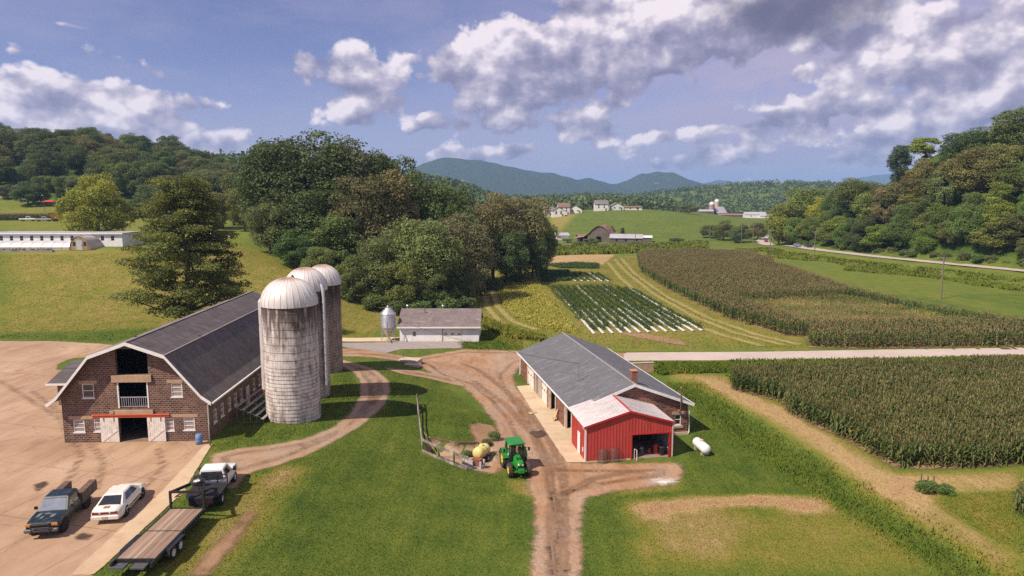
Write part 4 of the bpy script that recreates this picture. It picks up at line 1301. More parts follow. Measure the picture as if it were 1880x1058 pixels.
MB().box(0.1, 5.0, 0.45, SL - 0.45, 0.02, 0.07).build('inside_floor', FLOORIN, shop)
for (a_, b_) in ((11.75, 14.6), (18.45, 21.95)):
    b = MB(); b.box(0.10, 0.17, a_, b_, 0.08, 2.98)
    for k in range(5): b.box(0.085, 0.101, a_ + 0.03, b_ - 0.03, 0.12 + k * 0.58, 0.12 + k * 0.58 + 0.54)
    dr = b.build('rollup_door', WHITE, shop)
    for k in range(3): MB().box(0.07, 0.086, a_ + 0.4 + k * (b_ - a_ - 0.9) / 2 , a_ + 0.75 + k * (b_ - a_ - 0.9) / 2, 1.45, 1.7).build('pane', GLASS, dr)
for (a_, b_) in bays:
    b = MB()
    for yy in (a_, b_): b.box(-0.035, 0.2, yy - 0.11, yy + 0.11, 0.03, 3.02)
    b.box(-0.035, 0.2, a_ + 0.11, b_ - 0.11, 2.86, 3.02)
    b.build('door_jamb', paint('rusty_white_jamb', (0.66, 0.56, 0.44), 0.7, 0, 0.12, 2.0, (0.38, 0.17, 0.07), 0.7), shop)
dr = MB().box(-0.02, 0.04, 15.35, 16.4, 0.06, 2.85).build('open_leaf', GREYPAINT, shop)
window(shop, 10.8, 0.06, 1.05, 0.70, 1.1, 0, GLASS, 1)
MB().box(10.15, 11.45, -0.06, 0.06, 2.17, 2.45).build('lintel', TAN, shop); MB().box(10.2, 11.4, -0.08, 0.05, 0.72, 0.94).build('sill', TAN, shop)
MB().box(8.0, SW + 0.05, -0.12, 0.02, -0.3, 0.28).build('plinth', PALECON, shop)
b = MB(); b.cbox((0, 0, 0.62), (0.62, 0.62, 1.5), 0.0); ch = b.build('chimney', MAT['chimney_brick'], shop, (SW / 2 + 0.35, 0.95, 5.35))
MB().box(-0.37, 0.37, -0.37, 0.37, 1.371, 1.45).build('chimney_cap', paint('flue_tile', (0.45, 0.2, 0.12), 0.8), ch)
b = MB(); b.tube([(10.9, -0.25, 2.55), (10.9, -0.42, 2.8), (10.9, -0.42, 5.0)], 0.075, 10).lathe([(0.15, 4.98), (0.15, 5.06), (0.03, 5.22)], 10, (10.9, -0.42, 0)); b.tube([(10.75, -0.02, 2.62), (10.9, -0.3, 2.55)], 0.09, 8)
b.build('flue_pipe', paint('flue_rust', (0.24, 0.13, 0.09), 0.6, 0.4, 0.2, 4), shop)
b = MB(); b.tube([(2.2, 6.6, 4.1), (2.2, 6.6, 6.4)], 0.045, 8).tube([(2.2, 6.6, 4.9), (2.9, 6.6, 4.42)], 0.025, 6).bar((1.95, 6.6, 6.2), (2.4, 6.6, 6.2), 0.06).lathe([(0.06, 0), (0.09, 0.1), (0.04, 0.2)], 8, (2.2, 6.6, 6.4))
b.build('service_mast', STEEL, shop)

red = thing('metal_shed', 'red ribbed metal shed with open bay built against the brick workshop', 'metal shed', (6.75, 60.0, -3.0), R(9.6))
RW, RD, RE, RP = 8.35, 5.05, 3.42, 4.62
ribbed_mat('red_sheet_front', (0.47, 0.055, 0.048), 0.30, 0, 0.42, 0.0, (0.24, 0.035, 0.028), 0.35, (0.9, 0.9, 0.25), depth=0.03)
ribbed_mat('red_sheet_side', (0.47, 0.055, 0.048), 0.30, 1, 0.42, 0.0, (0.24, 0.035, 0.028), 0.35, (0.9, 0.9, 0.25), depth=0.03)
ribbed_mat('white_roof_sheet', (0.70, 0.65, 0.65), 0.30, 1, 0.45, 0.0, (0.50, 0.33, 0.29), 0.45, (0.6, 1.6, 0.6), depth=0.03)
rtop = lambda x: RE + (RP - RE) * (1 - abs(x - RW / 2) / (RW / 2)) - 0.03
w = MB(); holed_wall(w, front, 0, RW, 0.02, rtop, [(4.42, 8.0, 0.02, 2.35)], 0.12, [RW / 2])
# standing ribs
for k in range(int(RW / 0.30) + 1):
    xx = 0.15 + k * 0.30
    if xx > RW - 0.05: break
    zb = 2.38 if 4.36 < xx < 8.06 else 0.05
    w.box(xx - 0.022, xx + 0.022, -0.022, -0.002, zb, rtop(xx) - 0.05)
w.build('front_wall', MAT['red_sheet_front'], red)
w = MB(); holed_wall(w, lambda x, z, dd: (RW - dd, x, z), 0, RD, 0.02, lambda y: RE - 0.03, [], 0.12); w.build('side_wall', MAT['red_sheet_side'], red)
w = MB(); holed_wall(w, lambda x, z, dd: (dd, x, z), 0, RD, 0.02, lambda y: RE - 0.03, [], 0.12)
for k in range(17):
    yy = 0.15 + k * 0.30
    if not 1.75 < yy < 2.75: w.box(-0.022, -0.002, yy - 0.022, yy + 0.022, 0.05, RE - 0.08)
w.build('side_wall', MAT['red_sheet_side'], red)
r = MB(); roof_slab(r, [(-0.22, RE - 0.03), (RW / 2, RP + 0.05), (RW + 0.22, RE - 0.03)], -0.18, RD + 0.9, 0.06)
for k in range(20):
    yy = -0.1 + k * 0.30
    for s_ in (-1, 1):
        r.bar((RW / 2 + s_ * 0.12, yy, RP + 0.06), (RW / 2 + s_ * (RW / 2 + 0.2), yy, RE - 0.01), 0.04, 0.03)
r.build('roof', MAT['white_roof_sheet'], red)
REDT = paint('red_trim', (0.42, 0.022, 0.020), 0.4, 0, 0.1, 2.0)
t = MB(); rake(t, [(-0.22, RE), (RW / 2, RP + 0.08), (RW + 0.22, RE)], -0.182, 0.15, 0.03); t.build('rake_trim', REDT, red)
MB().box(RW / 2 - 0.10, RW / 2 + 0.10, -0.18, RD + 0.3, RP + 0.07, RP + 0.11).build('ridge_cap', REDT, red)
for xa in (0, RW): MB().box(xa - 0.05, xa + 0.05, -0.06, 0.0, 0.02, RE - 0.1).build('corner_trim', paint('corner_trim', (0.62, 0.5, 0.48), 0.5), red)
t = MB(); t.box(4.30, 4.42, -0.05, 0.14, 0.02, 2.47).box(8.0, 8.12, -0.05, 0.14, 0.02, 2.47).box(4.42, 8.0, -0.05, 0.14, 2.35, 2.47); t.build('bay_trim', REDT, red)
dr = MB().box(-0.05, 0.02, 1.85, 2.65, 0.10, 2.1).build('door', TRIM, red)
t = MB(); t.box(-0.07, -0.051, 1.80, 1.86, 0.1, 2.15).box(-0.07, -0.051, 2.64, 2.70, 0.1, 2.15).box(-0.07, -0.051, 1.86, 2.64, 2.09, 2.15); t.build('door_frame', TRIM, dr)
MB().box(-0.05, 0.0, 0.75, 1.0, 0.75, 1.1).build('meter_box', TRIM, red)
MB().tube([(-0.3, 0.02, RE - 0.1), (-0.08, 0.02, RE - 0.4), (-0.08, 0.02, 0.2)], 0.045, 8).build('downspout', TRIM, red)
MB().box(-0.06, 4.3, -0.09, 0.0, -0.25, 0.10).build('plinth', PALECON, red)
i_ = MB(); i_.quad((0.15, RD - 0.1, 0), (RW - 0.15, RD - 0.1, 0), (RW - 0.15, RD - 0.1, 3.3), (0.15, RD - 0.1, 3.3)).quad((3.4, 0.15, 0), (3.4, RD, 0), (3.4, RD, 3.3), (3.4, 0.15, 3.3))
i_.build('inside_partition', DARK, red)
i_ = MB(); i_.box(RW - 0.16, RW - 0.125, 0.2, RD - 0.2, 0.0, 3.2)
for zz in (0.7, 1.5, 2.3): i_.box(RW - 0.26, RW - 0.161, 0.2, RD - 0.2, zz, zz + 0.1)
i_.build('inside_lining', paint('liner', (0.40, 0.38, 0.38), 0.6), red)
MB().box(0.2, RW - 0.2, 0.0, RD - 0.1, 0.0, 0.05).build('inside_floor', paint('dusty_floor', (0.25, 0.18, 0.14), 0.95), red)
# ------------------------------------------------------------------ vehicles
CARWHITE = paint('car_white', (0.70, 0.67, 0.61), 0.22, 0, 0.04, 1.0, (0.4, 0.33, 0.26), 0.18)
CARGREEN = paint('faded_dark_green', (0.008, 0.018, 0.026), 0.30, 0, 0.25, 1.5, (0.20, 0.22, 0.23), 0.25)
CARTRUCK = paint('truck_white', (0.74, 0.73, 0.73), 0.25, 0, 0.03, 1.0)
CARGLASS = glass_mat('car_glass', (0.025, 0.028, 0.032), 0.06)
WINDSHINE = glass_mat('bright_windscreen', (0.20, 0.22, 0.27), 0.05)
CHROME = paint('chrome', (0.55, 0.55, 0.56), 0.25, 0.8, 0.08, 4.0)
RIM = paint('wheel_rim', (0.42, 0.41, 0.41), 0.35, 0.6, 0.12, 6.0, (0.15, 0.11, 0.09), 0.4)
WHITERIM = paint('white_rim', (0.62, 0.60, 0.58), 0.4, 0, 0.08, 6.0, (0.25, 0.18, 0.13), 0.4)
AMBER = paint('amber_lens', (0.55, 0.22, 0.05), 0.25, 0, 0.1, 6.0)
REDLENS = paint('red_lens', (0.16, 0.006, 0.010), 0.2, 0, 0.15, 6.0)
HEADL = paint('head_lens', (0.62, 0.60, 0.55), 0.15, 0, 0.1, 6.0)
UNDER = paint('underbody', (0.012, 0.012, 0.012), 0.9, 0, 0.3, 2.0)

def sharp(o, deg=35):
    me = o.data
    me.polygons.foreach_set('use_smooth', [True] * len(me.polygons))
    me.set_sharp_from_angle(angle=R(deg))
    return o

def wheel(parent, x, y, r, w, rim_r, side, rim=None, lugs=0, tread=None):
    """tyre with its rim; side +1 faces right"""
    t = MB()
    h = w / 2
    t.lathe([(rim_r, -h * 0.80), (r * 0.90, -h), (r * 0.985, -h * 0.78), (r, -h * 0.4), (r, h * 0.4), (r * 0.985, h * 0.78), (r * 0.90, h), (rim_r, h * 0.80)], 28, axis='x')
    for k in range(lugs):
        a0 = 2 * math.pi * k / lugs
        for s_, da in ((-1, 0.0), (1, math.pi / lugs)):
            a = a0 + da
            p = Vector((s_ * h * 0.95, r * 1.0 * math.cos(a + 0.10), r * 1.0 * math.sin(a + 0.10)))
            q = Vector((s_ * h * 0.08, r * 1.02 * math.cos(a - 0.10), r * 1.02 * math.sin(a - 0.10)))
            t.bar(p, q, 0.05, r * 0.09)
    o = t.build('wheel', tread or RUBBER, parent, (x, y, r))
    m_ = MB()
    d_ = side * h * 0.62
    m_.lathe([(rim_r, d_ - side * 0.01), (rim_r * 0.96, d_ + side * 0.03), (rim_r * 0.80, d_ + side * 0.015), (rim_r * 0.66, d_ - side * 0.05), (rim_r * 0.30, d_ - side * 0.02), (rim_r * 0.26, d_ + side * 0.05), (0.01, d_ + side * 0.06)], 20, axis='x')
    m_.lathe([(rim_r, -d_ * 1.0), (0.01, -d_ * 1.0)], 20, axis='x')
    m_.build('rim', rim or RIM, o)
    return o

def body_loft(secs):
    """secs: (y, halfwidth, z_low, z_belt, z_top, crown) front-to-back body of a car below its windows"""
    rs = []
    for y, hw, zl, zb, zt, in_ in secs:
        half = [(0.0, zl), (hw * 0.86, zl), (hw * 0.97, zl + 0.10), (hw, (zl + zb) / 2), (hw * 0.985, zb), (hw * in_, zt - 0.015), (hw * in_ * 0.6, zt), (0.0, zt + 0.012)]
        ring = [(x, y, z) for x, z in half] + [(-x, y, z) for x, z in half[-2:0:-1]]
        rs.append(ring)
    return MB().rings(rs, True, True, True)

def cabin(bot, top, n=0):
    """bot/top: (y_back, y_front, halfwidth, z). Returns builder and a function for panes on its faces"""
    (yb, yf, wb, zb), (tb, tf, wt, zt) = bot, top
    m_ = MB()
    B = [(-wb, yb, zb), (wb, yb, zb), (wb, yf, zb), (-wb, yf, zb)]
    Tt = [(-wt, tb, zt - 0.05), (wt, tb, zt - 0.05), (wt, tf, zt - 0.05), (-wt, tf, zt - 0.05)]
    k = 0.88
    cy = (tb + tf) / 2
    T2 = [(x * k, cy + (y - cy) * 0.9, zt) for x, y, z in Tt]
    m_.rings([B, Tt, T2], False, True)
    def pane(face, u0, u1, v0, v1, off=0.012):
        i, j = {'back': (0, 1), 'right': (1, 2), 'front': (2, 3), 'left': (3, 0)}[face]
        b0, b1, t0, t1 = Vector(B[i]), Vector(B[j]), Vector(Tt[i]), Vector(Tt[j])
        n_ = (b1 - b0).cross(t0 - b0).normalized()
        mid = (b0 + b1 + t0 + t1) / 4
        c_ = Vector((0, (yb + yf) / 2, mid.z))
        if n_.dot(mid - c_) < 0: n_ = -n_
        P = lambda u, v: tuple((b0.lerp(b1, u)).lerp(t0.lerp(t1, u), v) + n_ * off)
        return [P(u0, v0), P(u1, v0), P(u1, v1), P(u0, v1)]
    return m_, pane

def place(pr, pf, half_track, yr, yf, right=True):
    """from the ground points of the rear and front tyre on one side: origin and heading"""
    a, b = ground(*pr), ground(*pf)
    d_ = (b - a); d_.z = 0; d_.normalize()
    rt = Vector((d_.y, -d_.x, 0))
    mid = (a + b) / 2
    o = mid - d_ * ((yr + yf) / 2) - rt * (half_track if right else -half_track)
    return (o.x, o.y, min(a.z, b.z) + 0.03), math.atan2(-d_.x, d_.y)

# -- white sedan, tail towards the camera
loc, rz = place((230, 949), (260.5, 914), 0.80, -1.38, 1.42)
car = thing('car', 'white four door saloon parked on the concrete yard, tail lights towards the grass', 'car', loc, rz)
sharp(body_loft([(-2.50, 0.74, 0.42, 0.70, 0.86, 0.86), (-2.44, 0.86, 0.30, 0.74, 0.97, 0.88), (-2.0, 0.92, 0.22, 0.80, 1.02, 0.88), (-1.2, 0.925, 0.20, 0.82, 0.97, 0.90), (0.0, 0.925, 0.20, 0.82, 0.95, 0.90),
                 (1.1, 0.925, 0.20, 0.82, 0.98, 0.88), (1.9, 0.90, 0.22, 0.74, 0.90, 0.86), (2.36, 0.82, 0.28, 0.62, 0.76, 0.84), (2.52, 0.62, 0.36, 0.56, 0.66, 0.8)]).build('body', CARWHITE, car), 62)
cb, pn = cabin((-1.85, 1.30, 0.83, 0.94), (-1.00, 0.42, 0.60, 1.46))
o = sharp(cb.build('cabin', CARWHITE, car), 25)
MB().quad(*pn('back', 0.07, 0.93, 0.10, 0.90)).build('rear_window', CARGLASS, car)
MB().quad(*pn('front', 0.06, 0.94, 0.06, 0.93)).build('windscreen', CARGLASS, car)
for f_ in ('right', 'left'):
    for u0, u1 in ((0.20, 0.50), (0.525, 0.86)):
        MB().quad(*pn(f_, u0, u1, 0.12, 0.90)).build('side_window', CARGLASS, car)
for x, y, s_ in ((0.81, -1.38, 1), (-0.81, -1.38, -1), (0.81, 1.42, 1), (-0.81, 1.42, -1)):
    wheel(car, x, y, 0.33, 0.23, 0.22, s_)
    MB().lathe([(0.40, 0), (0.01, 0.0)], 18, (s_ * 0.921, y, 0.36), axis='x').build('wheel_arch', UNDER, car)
MB().cbox((0, -2.50, 0.47), (1.70, 0.16, 0.30), 0.05).build('bumper', CARWHITE, car)
b = MB(); b.quad((-0.78, -2.515, 0.70), (0.78, -2.515, 0.70), (0.76, -2.495, 0.87), (-0.76, -2.495, 0.87)); b.build('tail_light', REDLENS, car)
for x in (-0.30, 0.30): MB().cbox((x, -2.52, 0.78), (0.10, 0.02, 0.09)).build('reversing_light', HEADL, car)
MB().cbox((0, -2.592, 0.50), (0.34, 0.02, 0.16)).build('number_plate', paint('plate', (0.45, 0.40, 0.25), 0.4), car)
for s_ in (-1, 1):
    MB().cbox((s_ * 0.93, 0.0, 0.52), (0.03, 2.0, 0.05)).build('side_moulding', UNDER, car)
    MB().cbox((s_ * 0.98, 0.95, 0.98), (0.16, 0.10, 0.13), 0.02).build('mirror', CARWHITE, car)
MB().cbox((0.0, -2.15, 1.035), (0.35, 0.30, 0.02), 0.005).build('leaf_litter', paint('litter', (0.30, 0.18, 0.10), 0.9), car)

# -- old dark green service truck, nose towards the camera
loc, rz = place((156, 935), (118, 974.5), 0.80, -1.75, 1.62, right=False)
tr = thing('pickup', 'old dark green pickup with pale bonnet glare, bull bar and rusty side tool boxes', 'pickup truck', loc, rz)
sharp(body_loft([(-0.95, 0.96, 0.50, 0.95, 1.16, 0.92), (0.0, 0.97, 0.50, 0.95, 1.17, 0.92), (0.95, 0.97, 0.50, 0.95, 1.20, 0.92), (1.7, 0.96, 0.52, 0.95, 1.16, 0.92), (2.38, 0.94, 0.55, 0.92, 1.08, 0.90), (2.46, 0.90, 0.58, 0.90, 1.02, 0.88)]).build('body', CARGREEN, tr))
hp = MB()
for (x, y, a_, b_) in ((-0.35, 1.75, 0.28, 0.5), (0.2, 1.95, 0.16, 0.45), (0.5, 1.6, 0.22, 0.6), (0.05, 1.45, 0.4, 0.16)):
    hp.quad((x - a_ / 2, y - b_ / 2, 1.215 - 0.055 * (y - b_ / 2 - 0.95)), (x + a_ / 2, y - b_ / 3, 1.215 - 0.055 * (y - b_ / 3 - 0.95)), (x + a_ / 3, y + b_ / 2, 1.213 - 0.055 * (y + b_ / 2 - 0.95)), (x - a_ / 3, y + b_ / 3, 1.213 - 0.055 * (y + b_ / 3 - 0.95)))
cb, pn = cabin((-0.95, 1.05, 0.90, 1.14), (-0.85, 0.42, 0.74, 1.86))
sharp(cb.build('cabin', CARGREEN, tr), 25)
MB().quad(*pn('front', 0.07, 0.93, 0.08, 0.92)).build('windscreen', WINDSHINE, tr)
q = pn('front', 0.06, 0.94, 0.05, 0.95, 0.03)
b = MB(); b.bar(q[2], q[3], 0.03); b.bar(q[0], q[1], 0.03)
b.build('windscreen_trim', STEEL, tr)
for f_ in ('right', 'left'): MB().quad(*pn(f_, 0.12, 0.82, 0.12, 0.88)).build('side_window', CARGLASS, tr)
MB().quad(*pn('back', 0.12, 0.88, 0.25, 0.88)).build('rear_window', CARGLASS, tr)
for x, y, s_ in ((0.82, -1.75, 1), (-0.82, -1.75, -1), (0.82, 1.62, 1), (-0.82, 1.62, -1)):
    wheel(tr, x, y, 0.40, 0.27, 0.22, s_)
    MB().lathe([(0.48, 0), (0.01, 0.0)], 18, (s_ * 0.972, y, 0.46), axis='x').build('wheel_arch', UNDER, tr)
for s_ in (-1, 1):
    bx_ = MB(); bx_.cbox((s_ * 0.80, -2.05, 1.05), (0.46, 2.35, 0.72), 0.02)
    for k in range(3): bx_.cbox((s_ * 1.035, -1.28 - k * 0.77, 1.05), (0.02, 0.70, 0.60))
    o = bx_.build('tool_box', paint('tool_box_grey', (0.07, 0.058, 0.052), 0.6, 0.1, 0.25, 2.0, (0.24, 0.10, 0.05), 0.55), tr)
    MB().cbox((s_ * 0.80, -2.05, 1.425), (0.44, 2.30, 0.02)).build('box_lid', paint('lid_rust', (0.13, 0.075, 0.06), 0.7, 0.1, 0.3, 2.0, (0.30, 0.13, 0.07), 0.5), o)
    MB().cbox((s_ * 1.06, 0.72, 1.30), (0.20, 0.10, 0.20), 0.02).build('mirror', UNDER, tr)
    MB().cbox((s_ * 0.73, 2.475, 0.92), (0.36, 0.06, 0.17), 0.01).build('headlight', AMBER, tr)
MB().cbox((0, -2.05, 0.72), (1.14, 2.3, 0.06)).build('load_bed', UNDER, tr)
b = MB(); b.cbox((0, 2.475, 0.90), (1.06, 0.05, 0.24), 0.01)
for k in range(4): b.cbox((0, 2.51, 0.81 + k * 0.06), (1.0, 0.03, 0.02))
b.build('grille', BLACK, tr)
MB().cbox((0, 2.56, 0.60), (1.92, 0.20, 0.22), 0.04).build('bumper', paint('bumper_grey', (0.10, 0.095, 0.095), 0.5, 0.1, 0.15, 3.0), tr)
b = MB()
for zz in (0.62, 0.82, 1.02): b.tube([(-0.55, 2.70, zz), (0.55, 2.70, zz)], 0.03, 6)
for x in (-0.5, 0.5): b.tube([(x, 2.70, 0.55), (x, 2.70, 1.08)], 0.035, 6)
b.build('bull_bar', BLACK, tr)
hp.build('bonnet_glare', paint('glare_grey', (0.14, 0.15, 0.16), 0.6, 0, 0.2, 6), tr)  # whitish reflection on the bonnet, painted as pale grey patches

# -- flatbed truck coupled to the gooseneck trailer
loc, rz = place((406, 924), (429, 886), 0.88, -1.85, 1.95)
ft = thing('flatbed_truck', 'white cab flatbed truck with black deck, hitched to the gooseneck trailer', 'flatbed truck', loc, rz)
sharp(body_loft([(-0.55, 0.99, 0.55, 1.05, 1.26, 0.92), (1.1, 1.0, 0.55, 1.05, 1.28, 0.92), (1.9, 1.0, 0.55, 1.05, 1.26, 0.92), (2.7, 0.98, 0.58, 1.02, 1.20, 0.90), (2.92, 0.90, 0.62, 0.98, 1.10, 0.88)]).build('body', CARTRUCK, ft))
cb, pn = cabin((-0.55, 1.40, 0.94, 1.24), (-0.42, 0.72, 0.76, 2.0))
sharp(cb.build('cabin', CARTRUCK, ft), 25)
MB().quad(*pn('back', 0.06, 0.94, 0.06, 0.82)).build('rear_window', CARGLASS, ft)
MB().quad(*pn('front', 0.07, 0.93, 0.08, 0.92)).build('windscreen', CARGLASS, ft)
for f_ in ('right', 'left'): MB().quad(*pn(f_, 0.14, 0.82, 0.12, 0.88)).build('side_window', CARGLASS, ft)
for x, y, s_ in ((0.88, -1.85, 1), (-0.88, -1.85, -1), (0.86, 1.95, 1), (-0.86, 1.95, -1)):
    wheel(ft, x, y, 0.40, 0.30 if y > 0 else 0.45, 0.22, s_, WHITERIM)
MB().cbox((0, -1.0, 0.55), (0.9, 4.4, 0.22)).build('chassis', UNDER, ft)
dk = MB(); dk.prism([(-1.16, -0.72), (1.16, -0.72), (1.16, -2.5), (0.75, -3.15), (-0.75, -3.15), (-1.16, -2.5)], 'z', 0.93, 1.06)
dk.build('flat_deck', paint('deck_black', (0.012, 0.012, 0.013), 0.75, 0, 0.3, 1.2, (0.05, 0.045, 0.04), 0.3), ft)
dk = MB(); dk.prism([(-0.78, -3.16), (0.78, -3.16), (0.78, -3.20), (-0.78, -3.20)], 'z', 0.60, 1.0)
dk.build('tail_plate', BLACK, ft)
b = MB()
for x in (-1.1, -0.45, 0.45, 1.1): b.cbox((x, -0.68, 1.35), (0.07, 0.07, 0.62))
for zz in (1.40, 1.65): b.cbox((0, -0.68, zz), (2.26, 0.06, 0.06))
b.build('headache_rack', BLACK, ft)
for s_ in (-1, 1):
    b = MB(); b.cbox((s_ * 1.2, 1.05, 1.42), (0.22, 0.12, 0.34), 0.02).bar((s_ * 0.95, 1.05, 1.35), (s_ * 1.12, 1.05, 1.35), 0.05); b.build('mirror', BLACK, ft)
    MB().cbox((s_ * 0.55, -3.215, 0.78), (0.22, 0.02, 0.10)).build('tail_light', REDLENS, ft)
for k in range(5): MB().cbox((-0.5 + k * 0.25, 0.66, 2.01), (0.06, 0.10, 0.04)).build('marker_light', AMBER, ft)
so = thing('spare_wheel', 'black spare wheel standing on the flatbed deck behind the white cab', 'spare wheel', loc, rz)
Mt = Matrix.Translation(loc) @ Matrix.Rotation(rz, 4, 'Z')
so.location = Mt @ Vector((-0.72, -0.98, 1.06)); so.rotation_euler = (0, 0, rz + R(78))
wheel(so, 0, 0, 0.40, 0.26, 0.22, 1, WHITERIM)

# -- gooseneck trailer
trl = thing('trailer', 'long black gooseneck trailer with bare plank deck parked beside the kerb', 'trailer', (-21.25, 35.7, hgt(-21.2, 38) + 0.05), R(0.6))
plank_mat('deck_planks', [(0.13, 0.085, 0.06), (0.30, 0.20, 0.14), (0.44, 0.32, 0.235)], 0.19, 0)
b = MB()
for k in range(11):
    x0 = -1.05 + k * 0.191
    b.box(x0 + 0.006, x0 + 0.185, 0.55, 6.75, 0.80 + 0.004 * (k % 3), 0.845 + 0.004 * (k % 3))
b.build('plank_deck', MAT['deck_planks'], trl)
b = MB()
for s_ in (-1, 1): b.box(s_ * 1.12 - 0.055, s_ * 1.12 + 0.055, 0.0, 6.95, 0.60, 0.86)
b.box(-1.06, 1.06, 6.76, 6.95, 0.60, 0.86).box(-1.06, 1.06, 0.42, 0.54, 0.60, 0.86)
for s_ in (-1, 1): b.box(s_ * 0.5 - 0.06, s_ * 0.5 + 0.06, 0.55, 6.75, 0.55, 0.795)
for k in range(14): b.box(1.18, 1.24, 2.9 + k * 0.29, 3.0 + k * 0.29, 0.66, 0.82)
b.box(-1.05, 1.05, 3.72, 3.80, 0.80, 0.862)
b.build('frame', BLACK, trl)
for x0, x1 in ((-1.15, -0.35), (0.0, 0.8)):
    MB().box(x0, x1, -0.14, 0.41, 0.56, 0.66).build('loading_ramp', paint('ramp_grey', (0.09, 0.09, 0.10), 0.6, 0.2, 0.2, 3), trl)
for y in (2.05, 2.92):
    for s_ in (-1, 1): wheel(trl, s_ * 1.30, y, 0.37, 0.24, 0.22, s_, WHITERIM)
for s_ in (-1, 1):
    f_ = MB()
    pr_ = [(1.45, 0.45), (1.55, 0.80), (3.42, 0.80), (3.52, 0.45)]
    for a_, b_ in zip(pr_[:-1], pr_[1:]): f_.bar((s_ * 1.31, a_[0], a_[1]), (s_ * 1.31, b_[0], b_[1]), 0.28, 0.03)
    f_.build('mudguard', BLACK, trl)
n_ = MB()
for s_ in (-1, 1): n_.bar((s_ * 1.08, 6.9, 0.62), (s_ * 1.08, 6.9, 1.95), 0.13, 0.13)
n_.bar((-1.14, 6.9, 1.95), (1.14, 6.9, 1.95), 0.12, 0.14)
n_.build('upright', BLACK, trl)
n_ = MB()
for s_ in (-1, 1): n_.bar((s_ * 1.06, 6.97, 1.90), (s_ * 0.16, 9.2, 1.78), 0.12, 0.18)
n_.bar((-0.2, 9.25, 1.78), (0.2, 9.25, 1.78), 0.2, 0.2)
n_.bar((0, 9.25, 1.8), (0, 9.25, 1.02), 0.13, 0.13)
n_.build('gooseneck', BLACK, trl)
n_ = MB(); n_.bar((1.14, 6.98, 0.9), (1.14, 6.98, 2.45), 0.05)
n_.bar((0.78, 6.98, 1.9), (0.78, 6.98, 2.45), 0.05)
for k in range(4): n_.bar((0.78, 6.98, 1.98 + k * 0.15), (1.14, 6.98, 1.98 + k * 0.15), 0.035)
n_.build('rack', BLACK, trl)
MB().box(-0.86, -0.54, 6.98, 8.2, 1.50, 1.56).build('side_board', paint('tan_board', (0.42, 0.29, 0.11), 0.8, 0, 0.15, 3), trl)
sp_ = thing('spare_wheel', 'spare wheel with white rim lying flat on the gooseneck of the trailer', 'spare wheel', (-21.25, 43.9, trl.location.z + 1.93), 0)
sp_.rotation_euler = (0, R(-90), 0)
wheel(sp_, 0, 0, 0.36, 0.24, 0.22, 1, WHITERIM)
sp_.children[0].location = (0.0, 0, 0)
sp_.location.z = trl.location.z + 2.06

# -- green tractor
GREENP = paint('tractor_green', (0.015, 0.21, 0.025), 0.3, 0, 0.1, 2.0, (0.16, 0.12, 0.06), 0.15)
YELP = paint('wheel_yellow', (0.72, 0.50, 0.03), 0.4, 0, 0.08, 3.0, (0.3, 0.2, 0.1), 0.3)
rearL, frontL = ground(923, 856), ground(932, 873)
hd = R(180 + 13)
tk = thing('tractor', 'green farm tractor with yellow wheel rims and cab standing on the dirt lane', 'tractor', (0.32, 58.2, hgt(0.3, 58) + 0.04), hd)
MUDRUB = paint('muddy_rubber', (0.045, 0.036, 0.030), 0.9, 0, 0.3, 5.0, (0.22, 0.15, 0.10), 0.55)
for s_ in (-1, 1):
    wheel(tk, s_ * 0.88, -0.95, 0.80, 0.46, 0.46, s_, YELP, 18, MUDRUB)
    wheel(tk, s_ * 0.84, 1.30, 0.58, 0.36, 0.34, s_, YELP, 16, MUDRUB)
    fd = MB()
    arc = [(-0.95 + 0.92 * math.cos(R(a_)), 0.80 + 0.92 * math.sin(R(a_))) for a_ in range(20, 171, 15)]
    for a_, b_ in zip(arc[:-1], arc[1:]): fd.bar((s_ * 0.86, a_[0], a_[1]), (s_ * 0.86, b_[0], b_[1]), 0.52, 0.04)
    fd.build('mudguard', GREENP, tk)
hd_ = MB()
rs = []
for y, hw, z0, z1 in ((0.25, 0.36, 0.75, 1.58), (0.9, 0.36, 0.75, 1.54), (1.5, 0.34, 0.80, 1.46), (1.85, 0.31, 0.86, 1.36), (1.96, 0.27, 0.92, 1.24)):
    rs.append([(-hw, y, z0), (hw, y, z0), (hw, y, z1 - 0.16), (hw * 0.72, y, z1 - 0.03), (0, y, z1), (-hw * 0.72, y, z1 - 0.03), (-hw, y, z1 - 0.16)])
hd_.rings(rs, True, True)
sharp(hd_.build('bonnet', GREENP, tk), 40)
MB().cbox((0, 0.3, 0.72), (0.5, 3.1, 0.42), 0.04).build('chassis', BLACK, tk)
b = MB()
for x in (-0.13, 0.13):
    for k in range(4): b.quad((x - 0.09, 1.05 + k * 0.11, 1.545 - k * 0.012), (x + 0.09, 1.05 + k * 0.11, 1.545 - k * 0.012), (x + 0.09, 1.12 + k * 0.11, 1.54 - k * 0.012), (x - 0.09, 1.12 + k * 0.11, 1.54 - k * 0.012))
b.build('bonnet_vent', BLACK, tk)
MB().cbox((0, 1.98, 1.02), (0.46, 0.05, 0.26), 0.01).build('grille', BLACK, tk)
for x in (-0.17, 0.17): MB().cbox((x, 1.985, 1.19), (0.16, 0.06, 0.10), 0.02).build('headlight', HEADL, tk)
b = MB(); b.cbox((0, 2.12, 0.74), (0.50, 0.40, 0.34), 0.03).cbox((0, 1.95, 0.62), (1.05, 0.24, 0.14), 0.02); b.build('front_bracket', GREENP, tk)
MB().tube([(-0.8, 1.30, 0.55), (0.8, 1.30, 0.55)], 0.11, 8).build('front_axle', GREENP, tk)
MB().tube([(-0.8, -0.95, 0.80), (0.8, -0.95, 0.80)], 0.16, 8).build('rear_axle', BLACK, tk)
cabp = MB()
